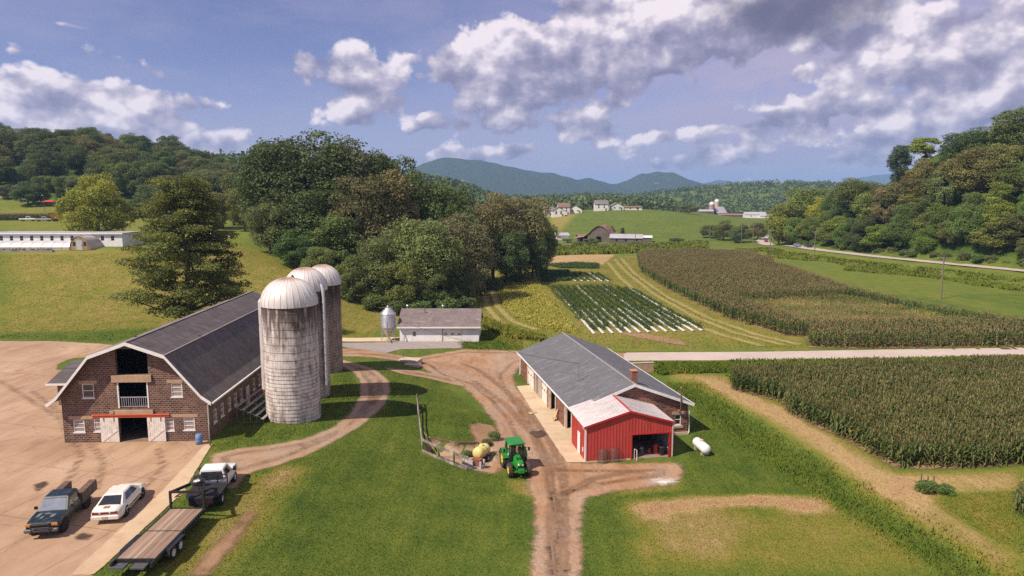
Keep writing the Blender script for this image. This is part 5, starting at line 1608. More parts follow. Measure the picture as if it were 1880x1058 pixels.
pil = [(-0.66, 0.42, 1.0, -0.62, 0.30, 2.42), (0.66, 0.42, 1.0, 0.62, 0.30, 2.42), (-0.74, -0.30, 1.0, -0.70, -0.32, 2.42), (0.74, -0.30, 1.0, 0.70, -0.32, 2.42), (-0.70, -1.15, 1.3, -0.62, -1.1, 2.42), (0.70, -1.15, 1.3, 0.62, -1.1, 2.42)]
for p in pil: cabp.bar(p[:3], p[3:], 0.08)
cabp.cbox((0, -0.4, 0.98), (1.35, 1.55, 0.16), 0.03)
cabp.cbox((0, -0.38, 2.40), (1.34, 1.6, 0.06))
cabp.build('cab_frame', BLACK, tk)
gl = MB(); gl.quad((-0.62, 0.415, 1.06), (0.62, 0.415, 1.06), (0.59, 0.30, 2.38), (-0.59, 0.30, 2.38))
for s_ in (-1, 1): gl.quad((s_ * 0.67, 0.38, 1.06), (s_ * 0.74, -0.3, 1.06), (s_ * 0.70, -0.32, 2.38), (s_ * 0.63, 0.28, 2.38)).quad((s_ * 0.74, -0.3, 1.1), (s_ * 0.70, -1.14, 1.3), (s_ * 0.62, -1.08, 2.38), (s_ * 0.70, -0.32, 2.38))
m, T = new_mat('cab_glass')
gb = T.n('ShaderNodeBsdfGlossy', ins={'Color': (0.9, 0.92, 0.95, 1), 'Roughness': 0.05})
tb = T.n('ShaderNodeBsdfTransparent', ins={'Color': (0.55, 0.58, 0.58, 1)})
fr = T.n('ShaderNodeFresnel', ins={'IOR': 1.5})
mx = T.n('ShaderNodeMixShader', ins={0: T.m('ADD', fr.outputs[0], 0.05), 1: tb.outputs[0], 2: gb.outputs[0]})
T.n('ShaderNodeOutputMaterial', ins={'Surface': mx.outputs[0]})
MAT['cab_glass'] = m
gl.build('cab_glass', m, tk)
b = MB(); b.cbox((0, -0.6, 1.28), (0.5, 0.5, 0.14), 0.04).cbox((0, -0.84, 1.62), (0.48, 0.14, 0.6), 0.05); b.build('seat', paint('seat_black', (0.03, 0.028, 0.025), 0.8), tk)
b = MB(); b.tube([(0, 0.2, 1.1), (0, 0.02, 1.55)], 0.04, 6).lathe([(0.16, 0), (0.19, 0.02), (0.16, 0.04)], 14, (0, 0.0, 1.56)); b.build('steering_wheel', BLACK, tk)
rf = MB(); rf.cbox((0, -0.36, 2.52), (1.50, 1.78, 0.20), 0.07); sharp(rf.build('cab_roof', GREENP, tk), 50)
b = MB().tube([(0.52, 0.55, 1.2), (0.52, 0.55, 2.5)], 0.06, 8).tube([(0.52, 0.55, 1.35), (0.52, 0.55, 1.9)], 0.10, 10); b.build('exhaust', BLACK, tk)
for s_ in (-1, 1):
    b = MB(); b.bar((s_ * 0.66, 0.36, 2.15), (s_ * 1.08, 0.42, 2.15), 0.035).cbox((s_ * 1.12, 0.42, 2.02), (0.20, 0.06, 0.32), 0.02); b.build('mirror', BLACK, tk)
    for zz in (0.55, 0.85): MB().cbox((s_ * 0.60, 0.35, zz), (0.26, 0.42, 0.05), 0.01).build('cab_step', BLACK, tk)
    MB().cbox((s_ * 0.46, 0.1, 0.74), (0.30, 0.9, 0.36), 0.04).build('fuel_tank', GREENP, tk)

# ------------------------------------------------------------------ farm gear about the yard
# bleacher benches along the barn
bl = thing('bleachers', 'five row aluminium bleachers standing along the barn wall behind the nearest silo', 'bleachers', (-26.3, 62.0, 0.02), R(-1))
for k in range(5):
    x = 0.35 + k * 0.62; z = 1.55 - k * 0.28
    b = MB().box(x - 0.14, x + 0.14, 0.0, 7.4, z, z + 0.05).box(x - 0.15, x - 0.13, 0.0, 7.4, z - 0.04, z)
    b.build('bench_plank', paint('aluminium_plank', (0.55, 0.50, 0.48), 0.45, 0.5, 0.1, 1.5, (0.3, 0.22, 0.17), 0.4), bl)
for y in (0.3, 2.6, 5.0, 7.2):
    b = MB(); b.bar((0.2, y, 1.5), (3.0, y, 0.32), 0.05).bar((0.2, y, 0.03), (3.0, y, 0.03), 0.05)
    for k in range(5):
        x = 0.35 + k * 0.62; b.bar((x, y, 0.03), (x, y, 1.52 - k * 0.28), 0.04)
    b.build('frame', STEEL, bl)
# blue barrel at the barn corner
p = ground(366, 816)
br_ = thing('barrel', 'blue plastic barrel standing at the right front corner of the barn', 'barrel', (p.x, p.y, p.z + 0.03))
MB().lathe([(0.22, 0), (0.27, 0.03), (0.28, 0.25), (0.295, 0.28), (0.28, 0.31), (0.285, 0.55), (0.295, 0.58), (0.28, 0.61), (0.265, 0.84), (0.22, 0.88), (0.01, 0.86)], 20).build('drum', paint('barrel_blue', (0.13, 0.24, 0.46), 0.5, 0, 0.1, 3, (0.3, 0.25, 0.2), 0.25), br_)
b = MB(); b.lathe([(0.04, 0.86), (0.04, 0.90), (0.01, 0.90)], 8, (0.12, 0, 0)); b.build('bung', UNDER, br_)
p = ground(386, 820)
dp = thing('post', 'weathered post leaning by the barn downspout and grass edge', 'post', (p.x, p.y, p.z))
MB().tube([(0, 0, -0.1), (0.03, 0, 2.0)], [0.06, 0.05], 7).build('timber', POLEW, dp)

# white gas tank
a, b_ = ground(1276, 823), ground(1298, 842)
gt = thing('gas_tank', 'white propane tank on short feet in the grass right of the workshop', 'gas tank', ((a.x + b_.x) / 2 + 0.1, (a.y + b_.y) / 2 + 0.25, (a.z + b_.z) / 2), math.atan2(-(a.x - b_.x), a.y - b_.y))
pr_ = []
L_, r_ = 2.6, 0.47
for k in range(0, 7):
    t_ = k / 6 * math.pi / 2
    pr_.append((max(r_ * math.sin(t_), 0.01), -L_ / 2 + 0.32 * (1 - math.cos(t_))))
pr_ = pr_ + [(r_q, -h_q) for r_q, h_q in pr_[::-1]]
MB().lathe(pr_, 28, (0, 0, 0.66), axis='y').build('shell', paint('tank_white', (0.74, 0.73, 0.74), 0.35, 0, 0.05, 2.0, (0.5, 0.42, 0.36), 0.25), gt)
sharp(gt.children[0], 50)
for y in (-0.75, 0.75): MB().cbox((0, y, 0.12), (0.75, 0.14, 0.30), 0.0).build('foot', PALECON, gt)
MB().lathe([(0.2, 0), (0.2, 0.13), (0.15, 0.2), (0.01, 0.22)], 14, (0, 0, 1.09)).build('valve_dome', paint('dome_tan', (0.45, 0.33, 0.26), 0.5), gt)

# rolls of wire fencing against the red shed
for k, (u, v, lb) in enumerate(((1106, 850, 'rusty wire fence roll at the red shed wall, farther from the open bay'), (1127, 848, 'rusty wire fence roll at the red shed wall, next to the open bay'))):
    p = ground(u, v)
    wr = thing('wire_roll', lb, 'wire roll', (p.x, p.y + 0.1, p.z + 0.04), 0, 'wire fence rolls by the red shed')
    b = MB()
    for q in range(9): b.lathe([(0.44, q * 0.15), (0.456, q * 0.15 + 0.016), (0.44, q * 0.15 + 0.032)], 20)
    for q in range(12):
        t_ = 2 * math.pi * q / 12
        b.tube([(0.445 * math.cos(t_), 0.445 * math.sin(t_), 0), (0.445 * math.cos(t_), 0.445 * math.sin(t_), 1.23)], 0.014, 4)
    for q in range(9): b.lathe([(0.32, q * 0.15 + 0.06), (0.332, q * 0.15 + 0.072), (0.32, q * 0.15 + 0.084)], 16)
    b.build('wire_mesh', paint('wire_rust', (0.20, 0.15, 0.13), 0.6, 0.5, 0.2, 5), wr)

# inside the open bay
def red_local(x, y, z=0.06):
    return (Matrix.Translation(red.location) @ Matrix.Rotation(red.rotation_euler.z, 4, 'Z')) @ Vector((x, y, z))
def bay_thing(name, label, cat, x, y): return thing(name, label, cat, red_local(x, y), red.rotation_euler.z)
t_ = bay_thing('steel_drum', 'red steel drum inside the open bay of the red shed', 'drum', 7.15, 1.0)
MB().lathe([(0.27, 0), (0.28, 0.04), (0.28, 0.3), (0.29, 0.32), (0.28, 0.34), (0.28, 0.86), (0.26, 0.9), (0.01, 0.89)], 18).build('drum', paint('drum_red', (0.45, 0.03, 0.03), 0.4), t_)
MB().lathe([(0.05, 0.88), (0.05, 0.93), (0.01, 0.93)], 8, (0.1, 0, 0)).build('bung', CHROME, t_)
t_ = bay_thing('waste_bin', 'black waste bin beside the red drum in the open bay', 'bin', 7.55, 0.5)
MB().lathe([(0.22, 0), (0.26, 0.7), (0.29, 0.72), (0.29, 0.78), (0.25, 0.78), (0.2, 0.1)], 16).build('bin', BLACK, t_)
MB().lathe([(0.30, 0.79), (0.28, 0.83), (0.01, 0.86)], 16).build('lid', UNDER, t_)
t_ = bay_thing('steel_bucket', 'grey steel bucket on the floor of the open bay', 'bucket', 5.9, 1.4)
MB().lathe([(0.15, 0), (0.21, 0.42), (0.22, 0.44), (0.19, 0.42), (0.14, 0.03)], 14).build('pail', GALV, t_)
MB().tube([(-0.21, 0, 0.42), (-0.12, 0, 0.58), (0.12, 0, 0.58), (0.21, 0, 0.42)], 0.012, 5).build('handle', STEEL, t_)
t_ = bay_thing('fuel_can', 'small red fuel can on the floor of the open bay', 'fuel can', 6.5, 1.1)
MB().cbox((0, 0, 0.17), (0.26, 0.18, 0.34), 0.03).build('can', MAT['drum_red'], t_)
MB().tube([(0.05, 0, 0.34), (0.16, 0, 0.46)], 0.022, 6).build('spout', YELP, t_)
t_ = bay_thing('workbench', 'dark workbench with tools at the back of the open bay', 'workbench', 5.6, 4.2)
MB().cbox((0, 0, 0.86), (2.2, 0.7, 0.07)).build('bench_top', NEWWOOD, t_)
for x in (-1, 1):
    for y in (-0.28, 0.28): MB().cbox((x, y, 0.42), (0.09, 0.09, 0.82)).build('leg', WOODBOARD, t_)
b = MB(); b.lathe([(0.16, 0.9), (0.16, 1.0), (0.05, 1.02), (0.05, 1.5), (0.01, 1.5)], 12, (0.25, 0, 0)).cbox((0.25, -0.12, 1.52), (0.2, 0.45, 0.26), 0.03); b.build('drill_press', STEEL, t_)
t_ = bay_thing('white_drum', 'white drum standing at the left inside the open bay', 'drum', 4.85, 2.6)
MB().lathe([(0.27, 0), (0.28, 0.04), (0.28, 0.86), (0.26, 0.9), (0.01, 0.89)], 18).build('drum', WHITE, t_)
MB().lathe([(0.29, 0.28), (0.30, 0.30), (0.29, 0.32)], 18).build('drum_hoop', STEEL, t_)
t_ = bay_thing('pipe_stand', 'white painted pipe stand at the left edge of the open bay', 'stand', 4.62, -0.15)
b = MB(); b.tube([(0, 0, 0), (0, 0, 1.0), (0.1, -0.35, 1.0), (0.1, -0.35, 0)], 0.035, 6); b.build('pipe_frame', WHITE, t_)
# apron bits
sl = lambda x, y, z=0.08: (Matrix.Translation(shop.location) @ Matrix.Rotation(SRZ, 4, 'Z')) @ Vector((x, y, z))
t_ = thing('lumber', 'yellow timber boards leaning on the workshop wall between two bays', 'timber', sl(-0.55, 6.6), SRZ)
for k in range(4): MB().bar((-0.05 * k, -0.2 + k * 0.16, 0), (0.46, -0.05 + k * 0.14, 1.3 - 0.1 * k), 0.13, 0.045).build('board', NEWWOOD, t_)
t_ = thing('scrap_boards', 'short pale boards lying flat on the workshop apron', 'timber', sl(-2.2, 9.6), SRZ + 0.4)
for k in range(3): MB().box(-0.5, 0.5, k * 0.2 - 0.25, k * 0.2 - 0.08, 0, 0.04).build('board', NEWWOOD, t_)

# pole fence round the sunken bay
fc = thing('pole_fence', 'grey weathered rail fence guarding the sunken bay on the lawn', 'fence', (0, 0, 0))
A = [ground(766, 743), ground(770, 775), Vector((-8.2, 60.25, hgt(-8.2, 60.25)))]
Bq = [Vector((x, y, hgt(x, y))) for x, y in ((-8.2, 60.25), (-6.7, 59.25), (-5.2, 58.35), (-3.9, 57.6))]
for q in A + Bq[1:-1]:
    MB().tube([(q.x, q.y, q.z - 0.3), (q.x + 0.03, q.y, q.z + 1.25)], [0.09, 0.075], 7).build('post', POLEW, fc)
def rails(pts, hs, wd):
    for h_ in hs:
        for p_, q_ in zip(pts[:-1], pts[1:]):
            MB().bar((p_.x - 0.06, p_.y - 0.06, p_.z + h_), (q_.x - 0.06, q_.y - 0.06, q_.z + h_ + 0.02), 0.07, wd).build('rail', BARE, fc)
rails(A, (1.05, 0.55), 0.14)
rails(Bq, (1.15, 0.12), 0.22)
# retaining wall of the bay
rw = thing('retaining_wall', 'brown board faced retaining wall behind the rail fence', 'retaining wall', (0, 0, 0))
pts = [(-9.0, 64.6), (-8.05, 62.95), (-5.1, 62.42), (-3.2, 63.2)]
for (p_, q_) in zip(pts[:-1], pts[1:]):
    dx_, dy_ = q_[0] - p_[0], q_[1] - p_[1]
    L = math.hypot(dx_, dy_); nxv, nyv = -dy_ / L * 0.14, dx_ / L * 0.14
    za, zb = hgt(p_[0] + nxv * 4, p_[1] + nyv * 4 + 0.4) + 0.03, hgt(q_[0] + nxv * 4, q_[1] + nyv * 4 + 0.4) + 0.03
    w = MB()
    w.rings([[(p_[0], p_[1], -3.5), (p_[0] + nxv, p_[1] + nyv, -3.5), (p_[0] + nxv, p_[1] + nyv, za), (p_[0], p_[1], za)],
             [(q_[0], q_[1], -3.5), (q_[0] + nxv, q_[1] + nyv, -3.5), (q_[0] + nxv, q_[1] + nyv, zb), (q_[0], q_[1], zb)]], True, True)
    w.build('wall_panel', WOODBOARD, rw)
# yellow tank on its skid
p = ground(884, 848)
yt = thing('sprayer_tank', 'pale yellow plastic tank lying on a black skid beside the tractor', 'tank', (p.x, p.y + 0.25, p.z + 0.02), R(-28))
pr_ = [(0.02, -0.95), (0.36, -0.92), (0.50, -0.80), (0.55, -0.62), (0.55, -0.25), (0.53, -0.22), (0.55, -0.19), (0.55, 0.25), (0.53, 0.28), (0.55, 0.31), (0.55, 0.62), (0.50, 0.80), (0.36, 0.92), (0.02, 0.95)]
MB().lathe(pr_, 28, (0, 0, 0.93), axis='y').build('tank_shell', paint('tank_yellow', (0.66, 0.55, 0.20), 0.45, 0, 0.06, 2.0, (0.55, 0.45, 0.25), 0.3), yt)
MB().lathe([(0.2, 0), (0.2, 0.1), (0.17, 0.13), (0.01, 0.13)], 14, (0, 0, 1.46)).build('lid', MAT['tank_yellow'], yt)
b = MB()
for x in (-0.42, 0.42): b.bar((x, -1.15, 0.30), (x, 1.0, 0.30), 0.09, 0.14)
for y in (-0.7, 0.0, 0.7): b.bar((-0.5, y, 0.36), (0.5, y, 0.36), 0.08)
b.build('skid_frame', BLACK, yt)
for s_ in (-1, 1): wheel(yt, s_ * 0.62, 0.1, 0.30, 0.18, 0.17, s_)
# concrete manger with a rusty box on it
p = ground(875, 862)
mg = thing('manger', 'grey concrete manger ends at the foot of the rail fence', 'manger', (p.x - 0.25, p.y, p.z), R(-24))
for x in (-0.85, 0.0, 0.85):
    MB().prism([(-0.42, 0), (-0.42, 0.95), (-0.25, 0.95), (-0.18, 0.45), (0.18, 0.45), (0.25, 0.95), (0.42, 0.95), (0.42, 0)], 'x', x - 0.09, x + 0.09).build('end_slab', paint('manger_grey', (0.42, 0.38, 0.38), 0.8, 0, 0.12, 3, (0.25, 0.18, 0.14), 0.3), mg)
b = MB(); b.box(-0.76, -0.09, -0.40, -0.28, 0.1, 0.85).box(0.09, 0.76, -0.40, -0.28, 0.1, 0.42); b.build('side_slab', MAT['manger_grey'], mg)
rb = thing('feed_box', 'rust red lidded box resting on the grey manger', 'box', (p.x + 0.12, p.y - 0.05, p.z + 0.45), R(-24))
MB().cbox((0, 0, 0.28), (0.68, 0.55, 0.5), 0.02).build('box', RUST, rb)
MB().cbox((0, 0, 0.555), (0.74, 0.6, 0.05), 0.01).build('lid', paint('lid_red', (0.24, 0.07, 0.04), 0.7, 0, 0.2, 4), rb)

# slabs and stray posts
p = ground(752, 668)
cs = thing('concrete_step', 'stepped concrete slab in the grass beside the dirt road', 'concrete slab', (p.x, p.y, p.z), R(-14))
MB().box(-1.7, 1.1, 0.0, 1.9, -0.2, 0.42).build('upper_slab', PALECON, cs)
MB().box(-0.4, 1.7, -1.0, -0.02, -0.2, 0.12).build('lower_slab', PALECON, cs)
def fence_post(u, v, h_, label, r_=0.06, mat=None):
    p = ground(u, v)
    t_ = thing('fence_post', label, 'post', (p.x, p.y, p.z))
    MB().tube([(0, 0, -0.2), (0.02, 0.01, h_)], [r_, r_ * 0.9], 7).build('timber', mat or POLEW, t_)
fence_post(740, 660, 1.0, 'short dark post behind the stepped concrete slab', 0.07)
fence_post(1160, 640, 1.2, 'dark wooden post standing beyond the workshop ridge by the road')
fence_post(1268, 640, 1.3, 'pale grey post by the road near the striped crop rows', 0.07, BARE)
fence_post(1251, 642, 0.8, 'short stump post left of the pale grey post', 0.05, BARE)
for k, (u, v) in enumerate(((1690, 892), (1702, 896), (1713, 894))):
    fence_post(u, v, 1.1 - 0.1 * k, ('tall', 'middle', 'short')[k] + ' one of three old posts in weeds by the hay track', 0.07)
# low block wall peeping out behind the workshop
p = ground(1180, 684)
bw = thing('block_wall', 'low tan block wall just behind the workshop roof', 'wall', (p.x, p.y, p.z), R(10))
MB().box(-1.6, 1.6, 0, 0.3, -0.2, 1.3).build('blocks', TAN, bw)
MB().box(-1.65, 1.65, -0.04, 0.34, 1.30, 1.38).build('coping', PALECON, bw)
# ------------------------------------------------------------------ foliage
def leaf_mat(name, use_obj=True, base=(0.07, 0.09, 0.025), transl=0.3):
    m, T = new_mat(name)
    t_ = attr(T, 'tint')
    b = T.n('ShaderNodeObjectInfo').outputs['Color'] if use_obj else None
    if b is None:
        b = T.n('ShaderNodeRGB').outputs[0]
        b.default_value = tuple(base) + (1,)
    k = T.lin(t_, 0.0, 1.0, 1.9, 4.7)
    c = T.mix(1.0, b, T.comb(k, k, k), 'MULTIPLY')
    warm = T.mix(1.0, c, (1.2, 1.08, 0.82), 'MULTIPLY')
    c = T.mix(T.sm(t_, 0.55, 1.0, 0.0, 0.7), c, warm)
    MAT[name] = finish(m, T, c, 0.55, 0, spec=0.22, transl=transl)
    return m
leaf_mat('leaf')
m, T = new_mat('bark')
o = T.coord()
n = T.noise(T.scale(o, (3, 3, 0.5)), 2.0, 5.0, 0.65)
c = T.ramp(n, [(0.3, (0.05, 0.038, 0.03)), (0.55, (0.12, 0.095, 0.075)), (0.75, (0.20, 0.165, 0.135))])
MAT['bark'] = finish(m, T, c, 0.9, 0, n, 0.8, 0.05)

def quads_from(centers, normals, size, aspect, rg, bend=0.25):
    N = len(centers)
    r = rg.normal(size=(N, 3))
    t = np.cross(normals, r); t /= np.linalg.norm(t, axis=1, keepdims=True) + 1e-9
    b = np.cross(normals, t)
    s = size[:, None]
    lift = normals * (rg.uniform(-bend, bend, (N, 1)) * s)
    V = np.stack([centers - t * s, centers - b * s * aspect + lift, centers + t * s, centers + b * s * aspect + lift], 1)
    F = np.arange(N * 4).reshape(N, 4)
    return V.reshape(-1, 3), F

def crown_mesh(name, blobs, n, leaf, rg, flat=0.0, inner=0.55, spread=0.8):
    """blobs: rows of x, y, z, rx, ry, rz. Leaf sprays over the upper shells of the blobs"""
    B = np.array(blobs, float)
    area = (B[:, 3] * B[:, 4] + B[:, 3] * B[:, 5] + B[:, 4] * B[:, 5])
    k = rg.choice(len(B), size=int(n * 1.5), p=area / area.sum())
    d_ = rg.normal(size=(len(k), 3))
    d_[:, 2] = d_[:, 2] + 0.25
    d_ /= np.linalg.norm(d_, axis=1, keepdims=True)
    low = (d_[:, 2] < -0.5) & (rg.random(len(k)) < 0.5)
    rad = inner + (1.12 - inner) * rg.random(len(k)) ** 0.55
    lump = 1 + 0.20 * np.sin(d_[:, 0] * 5.1 + k * 1.7) * np.sin(d_[:, 1] * 4.3 + k) + 0.15 * np.sin(d_[:, 2] * 7.3 + k * 2.3)
    c = B[k, :3] + d_ * B[k, 3:6] * (rad * lump)[:, None]
    # drop what is buried deep inside a neighbouring blob
    keep = ~low
    for i in range(len(B)):
        q = (c - B[i, :3]) / (B[i, 3:6] * 0.62)
        keep &= ~(((q * q).sum(1) < 1) & (k != i))
    c, d_, k = c[keep][:n], d_[keep][:n], k[keep][:n]
    nr = d_ + rg.normal(size=d_.shape) * spread
    nr[:, 2] = nr[:, 2] * (1 + flat * 2) + 0.18 + flat
    nr /= np.linalg.norm(nr, axis=1, keepdims=True)
    s = leaf * rg.uniform(0.6, 1.45, len(c))
    V, F = quads_from(c, nr, s, 0.62, rg)
    tb = rg.uniform(0.22, 0.72, len(B))
    tint = np.clip(tb[k] + rg.normal(0, 0.13, len(c)), 0, 1)
    me_o = np_mesh(name, V, F, MAT['leaf'], {'tint': ('FACE', tint)})
    return me_o

def trunk_mesh(blobs, H, r0, rg, top=0.75, limbs=9, fork=0.25):
    b = MB()
    pts = [(0, 0, -0.8)]
    for k in range(1, 7):
        pts.append((rg.normal(0, 0.02 * H * k / 6), rg.normal(0, 0.02 * H * k / 6), H * top * k / 6))
    b.tube(pts, [r0 * (1.25 - k * 0.17) for k in range(7)], 8)
    for i in rg.choice(len(blobs), min(limbs, len(blobs)), replace=False):
        q = blobs[i]
        z0 = max(H * fork, min(q[2] - 0.15 * H, H * top * 0.9))
        j = min(int(z0 / (H * top) * 6), 5)
        st = Vector(pts[j]).lerp(Vector(pts[j + 1]), z0 / (H * top) * 6 - j)
        en = Vector(q[:3])
        md = st.lerp(en, 0.5) + Vector((0, 0, -0.03 * H))
        b.tube([st, md, en], [r0 * 0.42, r0 * 0.28, r0 * 0.1], 6)
    return b

PROTO = {}
SKYU = [1400, 1430, 1460, 1500, 1575, 1640, 1700, 1750, 1800, 1880, 2000]
SKYV = [400, 390, 368, 352, 338, 338, 312, 302, 280, 250, 205]
def v_of(x, y, z):
    q = Vector((x, y, z - CAMZ))
    f = q.y * cp - q.z * sp
    return 529 + FPX * (-(q.y * sp + q.z * cp)) / f if False else 529 - FPX * (q.z * cp + q.y * sp) / f
DBG = False
def proto(kind, H, blobs, n, leaf, r0, seed, flat=0.0, top=0.72, limbs=9, fork=0.25, inner=0.55, spread=0.8):
    rg = np.random.default_rng(seed)
    root = thing('tree', None, None)
    cr = crown_mesh('crown', blobs, n, leaf, rg, flat, inner, spread); cr.parent = root
    tr_ = trunk_mesh(blobs, H, r0, rg, top, limbs, fork).build('trunk', MAT['bark'], root)
    zs = [b_[2] + b_[5] for b_ in blobs]
    xs = [math.hypot(b_[0], b_[1]) + b_[3] for b_ in blobs]
    PROTO[kind] = dict(root=root, used=False, top=max(zs), rad=float(np.percentile(xs, 80)))

def shell(rg, n, cz, rx, rz, br, lo=-0.75, squash=0.92):
    out = []
    k = 0
    while len(out) < n:
        k += 1
        d_ = rg.normal(size=3); d_ /= np.linalg.norm(d_)
        if d_[2] < lo: continue
        f = rg.uniform(0.62, 0.95)
        r = br * rg.uniform(0.7, 1.35)
        out.append((d_[0] * rx * f, d_[1] * rx * f, cz + d_[2] * rz * f, r, r, r * squash))
    return out

for i, (kind, n) in enumerate((('oak', 46), ('oak_b', 40))):
    rg = np.random.default_rng(50 + i)
    bl_ = shell(rg, n + 14, 10.6, 7.2, 9.4, 2.0, -0.92) + shell(rg, 10, 11.0, 3.5, 5.0, 2.6)
    proto(kind, 20, bl_, 26000, 0.205, 0.42, 60 + i, fork=0.18)
for i, (kind, rx, rz, cz) in enumerate((('tall', 4.3, 9.6, 10.4), ('tall_b', 3.8, 9.2, 10.8))):
    rg = np.random.default_rng(70 + i)
    bl_ = shell(rg, 44, cz, rx, rz, 1.6, -0.95) + shell(rg, 8, cz, 1.5, 5, 2.0)
    proto(kind, 20, bl_, 17000, 0.20, 0.32, 80 + i, fork=0.2)
for i, kind in enumerate(('maple', 'maple_b')):
    rg = np.random.default_rng(90 + i)
    bl_ = shell(rg, 52, 7.6, 6.2, 7.2, 1.6, -0.85, 0.9)
    proto(kind, 15, bl_, 20000, 0.185, 0.34, 95 + i, fork=0.18)
rg = np.random.default_rng(111)        # open, thinly leaved crown on a tall stem
bl_ = shell(rg, 16, 15.0, 4.6, 4.2, 1.5, -0.5, 0.7) + [(1.8, 0.5, 9.5, 1.2, 1.2, 0.8), (-1.6, -0.6, 11, 1.3, 1.3, 0.9)]
proto('open', 20, bl_, 9000, 0.21, 0.30, 112, top=0.85, limbs=14, fork=0.4)
# white pine: flat plates of needles on long level limbs
rg = np.random.default_rng(120)
bl_ = []
for tier in range(15):
    z = 3.0 + tier * 1.30
    reach = 10.6 * (1 - (tier / 17.5) ** 1.9) * (0.72 + 0.28 * math.sin(tier * 2.1) ** 2)
    m_ = 6 if tier < 11 else 5
    for j in range(m_):
        a_ = 2 * math.pi * (j + 0.37 * tier) / m_ + rg.normal(0, 0.25)
        L = reach * rg.uniform(0.62, 1.0)
        for f in (0.45, 0.72, 0.97):
            if f < 0.6 and rg.random() < 0.35: continue
            bl_.append((math.cos(a_) * L * f + rg.normal(0, .3), math.sin(a_) * L * f + rg.normal(0, .3), z + 0.10 * L * f + rg.normal(0, 0.25), 1.75 * rg.uniform(.75, 1.2), 1.75 * rg.uniform(.75, 1.2), 0.60))
bl_.append((0, 0, 22.2, 1.3, 1.3, 0.9))
proto('pine', 22, bl_, 70000, 0.15, 0.42, 121, flat=0.5, top=0.97, limbs=60, fork=0.10, inner=0.3, spread=1.0)
rg = np.random.default_rng(130)        # dark narrow evergreen
bl_ = []
for tier in range(13):
    z = 1.6 + tier * 1.25
    reach = 3.3 * (1 - tier / 14.5)
    for j in range(5):
        a_ = 2 * math.pi * (j + 0.4 * tier) / 5
        bl_.append((math.cos(a_) * reach * .7, math.sin(a_) * reach * .7, z, 1.25, 1.25, 0.8))
proto('cedar', 18, bl_, 6000, 0.24, 0.26, 131, flat=0.2, top=0.95, limbs=10, fork=0.1)
rg = np.random.default_rng(140)
bl_ = shell(rg, 16, 1.5, 1.9, 1.5, 0.8, -0.5)
proto('bush', 3, bl_, 2600, 0.16, 0.10, 141, top=0.5, limbs=5, fork=0.1)

def tree(kind, x, y, H=None, wid=None, col=(0.06, 0.08, 0.02), label=None, group=None, name=None, cat='tree', z=None):
    P = PROTO[kind]
    if not P['used']:
        r_, P['used'] = P['root'], True
    else:
        r_ = copy_tree(P['root'])
    if z is None: z = hgt(x, y)
    s = (H or P['top']) / P['top']
    w_ = s if wid is None else wid / P['rad']
    r_.location = (x, y, z - 0.1)
    r_.rotation_euler = (0, 0, rng.uniform(0, 6.28))
    r_.scale = (w_, w_, s)
    r_.name = name or ('shrub' if kind == 'bush' else {'pine': 'pine_tree', 'cedar': 'evergreen_tree', 'oak': 'oak_tree', 'oak_b': 'oak_tree', 'maple': 'maple_tree', 'maple_b': 'maple_tree'}.get(kind, 'broadleaf_tree'))
    j = rng.uniform(0.88, 1.12, 3)
    for ch in r_.children:
        if ch.name.startswith('crown'): ch.color = (col[0] * j[0], col[1] * j[1], col[2] * j[2], 1)
    return tag(r_, label, cat, group)

def tree_px(kind, u, vtop, Y, wpx=None, H=None, **kw):
    if H:
        best = None
        for y_ in np.arange(190, 340, 1.5):
            t_ = at(u, vtop, y_)
            e = abs(t_.z - hgt(t_.x, y_) - H) + 0.01 * abs(y_ - Y) + (50 if t_.x < road_x(y_) + 9 else 0)
            if best is None or e < best[0]: best = (e, y_)
        Y = best[1]
        if DBG: print('HILL', u, vtop, best, hgt(at(u, vtop, Y).x, Y))
    top = at(u, vtop, Y)
    z = hgt(top.x, Y)
    return tree(kind, top.x, Y, top.z - z, None if wpx is None else wpx / FPX * Y, z=z, **kw)

DK, OL, YG, BR, PALE = (0.034, 0.047, 0.016), (0.052, 0.062, 0.020), (0.085, 0.105, 0.014), (0.060, 0.059, 0.022), (0.075, 0.082, 0.030)
BRIGHT = (0.056, 0.074, 0.018)
# the specimen trees by the barn
tree_px('pine', 335, 318, 109, None, col=(0.047, 0.055, 0.017), label='big broad white pine with level limbs on the slope behind the barn')
tree_px('maple', 172, 318, 178, 62, col=(0.082, 0.108, 0.016), label='round yellow green tree standing above the long white poultry house')
